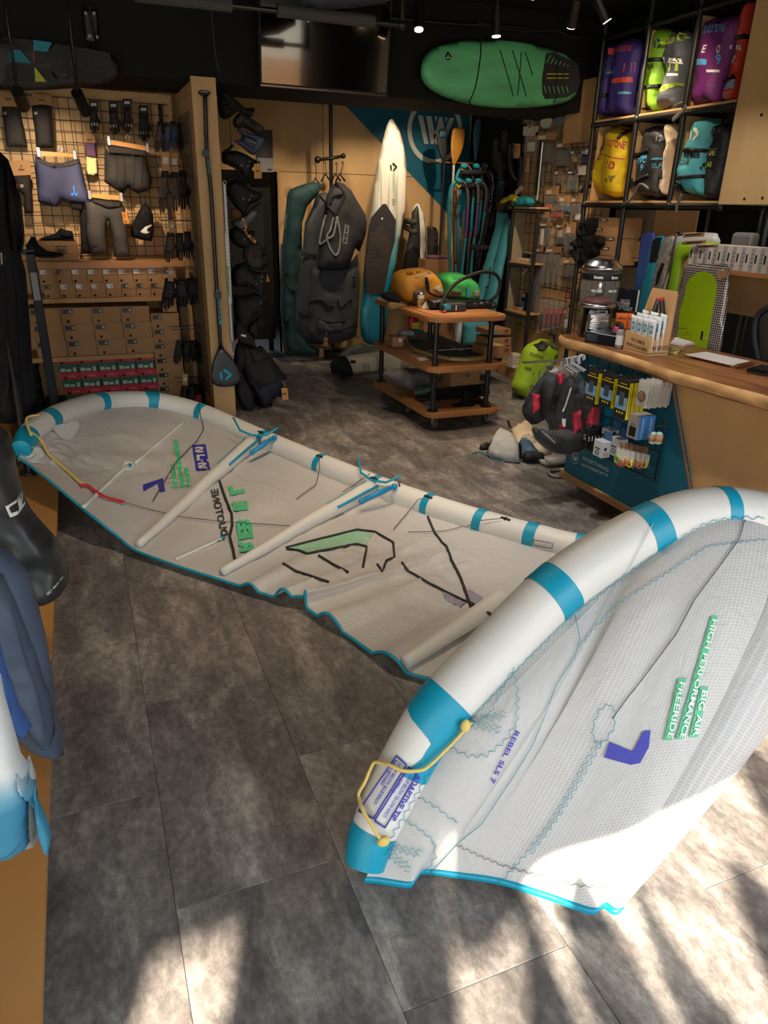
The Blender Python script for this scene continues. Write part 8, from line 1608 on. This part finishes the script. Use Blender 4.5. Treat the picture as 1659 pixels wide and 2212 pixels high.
txt(t,'THE ULTIMATE',S(.28,0,.058),S(.86,0,.052),(0,0,1),burn,.018,lift=.0015);txt(t,'SPORTS SUNSCREEN',S(.12,0,.028),S(.98,0,.022),(0,0,1),burn,.018,lift=.0015);txt(t,'WATERBLOCK',S(1,.20,.028),S(1,.95,.028),(0,0,1),burn,.022,lift=.0015)
sach=mat('sachet white',(214,218,218),.3,bump=(20,.4));spr=mat('sachet blue',(60,140,170),.4);k=0
for v,n,tall in((.20,4,.20),(.42,4,.215),(.66,3,.23)):
 for j in range(n):
  u=.14+.74*j/(n-1);P0=S(u,v,.018);tt=thing('sunscreen_sachet','white sunscreen sachet with blue print, %s from the left in the %s row'%(ords[j],{.20:'front',.42:'middle',.66:'back'}[v]),'sachet',P0,math.atan2(ex.y,ex.x)+.1*math.sin(k*3),'sunscreen sachets');k+=1
  g=G();w=.026;g.puff([(-w,0),(w,0),(w*1.05,tall*.8),(-w*1.05,tall*.82)],.010,.010,amp=.002);part('sachet',g,sach,tt);lpoly(tt,[(-w*.2,tall*.48),(w*.8,tall*.48),(w*.8,tall*.66),(-w*.2,tall*.66)],-.0115,spr);ltxt(tt,'50',w*.3,tall*.57,w*.7,tall*.10,-.0122,whiteink)
  V,F,tw,th_=text_geo('INTEGO PRO');me=bpy.data.meshes.new('lettering');me.from_pydata([(-w*.55+(v_[1]/th_-.5)*-.010,-.0118,tall*.12+v_[0]/tw*tall*.6)for v_ in V],[],F);part('lettering',me,ink,tt)
for k in range(2):
 P0=S(.3+.35*k,.85,.2);tt=thing('sunscreen_tube','dark tube with red cap leaning at the back of the plywood display, %s'%('left','right')[k],'tube',P0,.4+k);g=G();g.cyl((0,0,0),(.03,0,.06),.014,n=14);part('tube',g,c_dk,tt);g=G();g.cyl((.03,0,.06),(.036,0,.072),.015,n=14);part('cap',g,red,tt,smooth=False)
 # repair pouches and spray
for k in range(2):
 P0=on_counter(zk([(470+k*42,1060)])[0]);t=thing('gel_pouch','bright orange pouch standing at the sunscreen stand, %s'%('front','rear')[k],'pouch',P0,-.6);g=G();g.puff([(-.036,.04),(.036,.04),(.038,.135),(-.038,.135)],.010,.010);part('pouch',g,mat('orange pouch',(230,104,20),.4),t);ltxt(t,'LIFEPROOF',0,.105,.05,.012,-.0115,ink);g=G();g.tube([(.008*math.cos(s),-.0115,.075+.008*math.sin(s))for s in np.linspace(0,2*PI,12,endpoint=False)],.002,5,closed=True);part('ring_print',g,ink,t);g=G();g.bx(-.03,.03,-.008,.008,0,.045,.003);part('stand_foot',g,c_dk,t)
for k,(x,y,m)in enumerate(((465,1155,mat('clear grey spray',(130,124,120),.25)),(435,1130,mat('pink bottle',(150,60,90),.3)))):
 P0=on_counter(zk([(x,y)])[0]);t=thing('spray_bottle','small %s spray bottle in front of the orange pouches'%('grey','dark pink')[k],'bottle',P0);g=G();g.lathe([(.02,0),(.021,.004),(.021,.09),(.012,.102)],20);part('bottle_body',g,m,t);g=G();g.lathe([(.011,.10),(.011,.125),(.008,.128)],14);part('cap',g,c_dk,t);g=G();g.cyl((0,0,.02),(0,0,.07),.0214,n=20,caps=False);part('label',g,barc if k==0 else c_dk,t)
 # papers
def sheet(nm,label,cat,pts,z,m,h=.003,rot=None):
 t=thing(nm,label,cat,sum((atZ(*p,z)for p in pts),Vector())/len(pts));g=G();g.poly([atZ(*p,z)for p in pts],h,(0,0,1));part('body',g,m,t,world=True);return t
paper=mat('paper',(206,200,196),.7)
t=sheet('clipboard','brown clipboard with white and pink order sheets lying on the counter','clipboard',zk([(990,1215),(1160,1190),(1560,1275),(1395,1312)]),ZC+.001,mat('clip brown',(120,84,60),.5),.004)
g=G();g.poly([atZ(*p,ZC+.006)for p in zk([(1000,1210),(1165,1190),(1530,1268),(1385,1298)])],.006,(0,0,1));part('sheets',g,paper,t,world=True);g=G();g.poly([atZ(*p,ZC+.0125)for p in zk([(1030,1212),(1130,1200),(1420,1265),(1340,1285)])],.0006,(0,0,1));part('pink_sheet',g,mat('pink paper',(214,196,196),.7),t,world=True)
g=G();p,q=atZ(*zk([(1410,1290)])[0],ZC+.016),atZ(*zk([(1530,1265)])[0],ZC+.016);g.cyl(p,q,.006,n=10);part('clip_bar',g,mat('brass',(190,150,80),.3,.9),t,world=True)
sheet('paper_stack','small stack of white papers behind the sunscreen stand','papers',zk([(880,1120),(920,1080),(1068,1125),(990,1140)]),ZC+.002,paper,.012)
sheet('notebook','brown notebook under the white papers on the counter','notebook',zk([(870,1150),(900,1135),(1000,1142),(985,1165)]),ZC,kraftd,.003);sheet('sticky_notes','pad of pale yellow sticky notes right of the sunscreen stand','notes',zk([(865,1192),(885,1170),(955,1180),(930,1205)]),ZC,mat('pale yellow paper',(206,200,130),.7),.012)
P0=on_counter(zk([(1600,1365)])[0]);t=thing('card_reader','black card terminal cut by the right edge on the counter','terminal',P0,-1.2);g=G();g.bx(-.06,.04,-.02,.14,0,.022,.006,2);part('body',g,mat('black gloss'),t);g=G();g.bx(-.05,.03,.03,.12,.022,.023);part('screen',g,ink,t);g=G();g.bx(-.0612,-.0600,.0,.05,.006,.016);part('label',g,barc,t)
# boards behind the counter
film2=clear
def kboard(label,pts,m,X,d=.018,prints=()):
 t=hung('kite_board',label,'board',X,[('board',zk(pts),m,d,0,0,3)],'boards behind the counter','X')
 for q,c in prints:pprint(t,zk(q),c,d+.002)
 return t
kboard('royal blue board, first from the left in the row behind the counter',[(650,270),(672,240),(705,228),(752,232),(752,290),(700,560),(650,900),(560,900),(600,620)],grad_mat('blue board',[(0,(24,44,120)),(.5,(50,96,160)),(1,(60,60,140))],False,'Z',.6),3.74)
kboard('turquoise board with black dotted top, second in the row behind the counter',[(740,295),(775,262),(834,265),(805,400),(772,480),(700,900),(615,900),(680,560)],mat('turquoise board',(30,140,166),.35),3.70,.018,(([(752,300),(780,270),(828,270),(800,390),(770,470),(728,470)],ink),))
kboard('speckled grey board, third in the row behind the counter',[(822,300),(860,262),(918,266),(885,420),(850,560),(770,910),(680,910),(750,560)],mat('speckled grey',(136,128,120),.4,nz=(40,.5)),3.66,.018,(([(790,560),(830,470),(850,480),(800,640),(775,660)],ink),))
t=kboard('white board with black script lettering behind the lime board',[(915,280),(940,238),(1020,230),(1230,232),(1262,260),(1260,330),(1010,420),(930,560),(840,880),(770,880),(800,700),(860,560)],mat('board white',(186,184,178),.35),3.60,.018)
ptxt(t,'eau',zk([(935,255)])[0],zk([(1012,252)])[0],5,ink,.022);ptxt(t,'Jaime',zk([(915,285)])[0],zk([(880,420)])[0],5,ink,.022)
kboard('lime green board with rounded top behind the patterned board',[(928,350),(945,318),(980,306),(1200,305),(1262,320),(1260,400),(1010,440),(960,600),(890,860),(812,850),(870,560)],grad_mat('lime board',[(0,(110,150,20)),(1,(150,190,30))],False,'Z',.5),3.54)
gridm=bpy.data.materials.new('white grid print');gridm.use_nodes=True;_n=gridm.node_tree;_p=_n.nodes['Principled BSDF'];_tc=_n.nodes.new('ShaderNodeTexCoord');_b=_n.nodes.new('ShaderNodeTexBrick');_b.offset=0;_b.inputs['Scale'].default_value=40;_b.inputs['Color1'].default_value=rgb(206,200,190);_b.inputs['Color2'].default_value=rgb(206,200,190);_b.inputs['Mortar'].default_value=rgb(70,58,56);_b.inputs['Mortar Size'].default_value=.14;_b.inputs['Brick Width'].default_value=.5;_b.inputs['Row Height'].default_value=.5
_m=_n.nodes.new('ShaderNodeMapping');_m.inputs['Rotation'].default_value=(PI/2,0,0);_n.links.new(_tc.outputs['Object'],_m.inputs[0]);_n.links.new(_m.outputs[0],_b.inputs['Vector']);_n.links.new(_b.outputs['Color'],_p.inputs['Base Color']);_p.inputs['Roughness'].default_value=.2;_p.inputs['Coat Weight'].default_value=.6
t=kboard('large wrapped board with white grid pattern and big lime arch behind the counter',[(985,540),(1010,490),(1100,478),(1300,482),(1346,495),(1348,600),(1330,850),(1268,1215),(1190,1210),(900,1130),(895,960),(930,750)],gridm,3.24,.016)
arch=[(1012,740),(1022,660),(1050,600),(1100,555),(1150,540),(1205,548),(1250,580),(1270,640),(1268,700),(1225,920),(1182,1200),(950,1130),(972,850)]
addcard(t,'lime_arch',zk(arch),mat('lime arch',(136,164,14),.18,coat=.8),.0015,.017)
ptxt(t,'HADLOW',zk([(972,1000)])[0],zk([(1040,1000)])[0],2.4,ink,.0195);ptxt(t,'136 x 41',zk([(1020,1032)])[0],zk([(1070,1032)])[0],2.2,ink,.0195);pprint(t,zk([(1148,1016),(1166,1018),(1155,1085),(1138,1082)]),ink,.0195,'print_block')
for y in(1042,1068):pprint(t,zk([(962,y),(1065,y+6),(1065,y+8),(962,y+2)]),ink,.0195,'print_line')
# shelf with white cartons
t=thing('box_shelf','wooden wall shelf carrying a row of small white cartons','shelf',(3.5,3.2,1.30));a=atX(*zk([(990,497)])[0],3.5);zsh=a.z;g=G();g.bx(3.49,3.72,2.45,a.y,zsh-.022,zsh,.002);part('board',g,oak,t,world=True);g=G();g.bx(3.70,3.72,2.45,a.y,zsh-.26,zsh-.022);part('back_board',g,birch,t,world=True)
for y in(3.30,2.98):g=G();g.cyl((3.73,y,0),(3.73,y,1.62),.018,n=10);part('upright',g,pipe,t,world=True)
g=G();g.bx(3.52,3.72,2.93,2.955,.0,zsh-.03,.002);part('end_board',g,birch,t,world=True)
for k in range(9):
 p=atX(*zk([(1040+k*74,498+k*4.5)])[0],3.5);t=thing('small_white_carton','small white carton with grey side label, %s from the left on the wooden shelf'%ords[k],'box',(3.505,p.y,zsh+.001),-PI/2,'white cartons on the wooden shelf');g=G();g.bx(-.034,.034,0,.12,0,.135,.002);part('carton',g,mat('cream white card',(206,190,176),.5),t);g=G();g.bx(.008,.034,-.001,0,.004,.131);part('grey_label',g,mat('grey label card',(158,156,160),.5),t);g=G();g.bx(-.022,-.012,-.0012,0,.05,.095);part('mark',g,ink,t)
 for j in range(4):g=G();g.bx(.014,.028,-.0016,-.001,.03+j*.022,.033+j*.022);part('text_line',g,c_dk,t)
P0=atX(*zk([(1460,372)])[0],3.66);t=thing('speaker','rounded grey speaker standing behind the white cartons','speaker',(3.62,P0.y,zsh+.001),-PI/2);g=G();g.bx(-.075,.075,0,.08,0,.205,.022,3);part('body',g,mat('speaker grey',(110,106,102),.6),t);g=G();g.bx(.035,.040,-.001,0,.12,.15);part('light_strip',g,ink,t);g=G();g.bx(-.06,.06,-.002,0,.02,.18,.0);part('grille',g,mat('speaker mesh',(100,98,94),.8,bump=(300,.5)),t)
for k,(pts,lab)in enumerate((([(1020,240),(1185,228),(1180,262),(1015,272)],'upper'),([(1030,300),(1195,292),(1190,318),(1025,326)],'middle'),([(1120,330),(1290,326),(1285,350),(1115,352)],'lower'))):
 f=Fr('X',3.52+.03*(1-k),zk(pts));t=thing('carton_label','brown paper wrap across the top of a board, %s of three'%lab,'label',f.loc,f.rz);t_fr[t.name]=f;addcard(t,'wrap',zk(pts),kraftd,.008,.03);pprint(t,zk([(pts[0][0]+20,pts[0][1]+8),(pts[1][0]-20,pts[1][1]+8),(pts[1][0]-22,pts[1][1]+16),(pts[0][0]+18,pts[0][1]+17)]),ink,.0385,'text_line')
f=Fr('X',3.215,zk([(1245,535),(1330,530),(1340,585),(1270,605)]));t=thing('board_tag','brown card tag taped to the upper right of the patterned board','tag',f.loc,f.rz);t_fr[t.name]=f;addcard(t,'card',zk([(1245,535),(1335,530),(1338,580),(1268,607)]),kraftd,.004)
# office chair at the right edge
t=hung('office_chair','black mesh-backed office chair cut by the right edge behind the counter','chair',3.30,[('back_mesh',zk([(1580,990),(1600,900),(1650,850),(1750,830),(1850,900),(1850,1180),(1800,1290),(1620,1290),(1590,1150)]),mat('chair mesh',(34,29,27),.8),.02,0,0,2)],plane='X')
addtube(t,'back_frame',zk([(1600,1250),(1568,1080),(1575,940),(1610,870),(1680,828),(1800,820)]),.016,rubber,.012)
f=t_fr[t.name];zz0=f.loc.z;g=G();g.bx(0.05,.5,.02,.45,.46-zz0,.53-zz0,.03,2);part('seat',g,rubber,t);g=G();g.cyl((.28,.22,.08-zz0),(.28,.22,.46-zz0),.03,n=14)
for a in range(5):g.cyl((.28,.22,.09-zz0),(.28+.28*math.cos(a*1.257),.22+.28*math.sin(a*1.257),.05-zz0),.02,n=8)
for a in range(5):g.sph((.28+.28*math.cos(a*1.257),.22+.28*math.sin(a*1.257),.03-zz0),.03)
part('pedestal',g,rubber,t,kind='stuff');g=G();g.cyl((.28,0,.50-zz0),(.28,0.01,.9-zz0),.022,n=8);part('back_post',g,rubber,t)
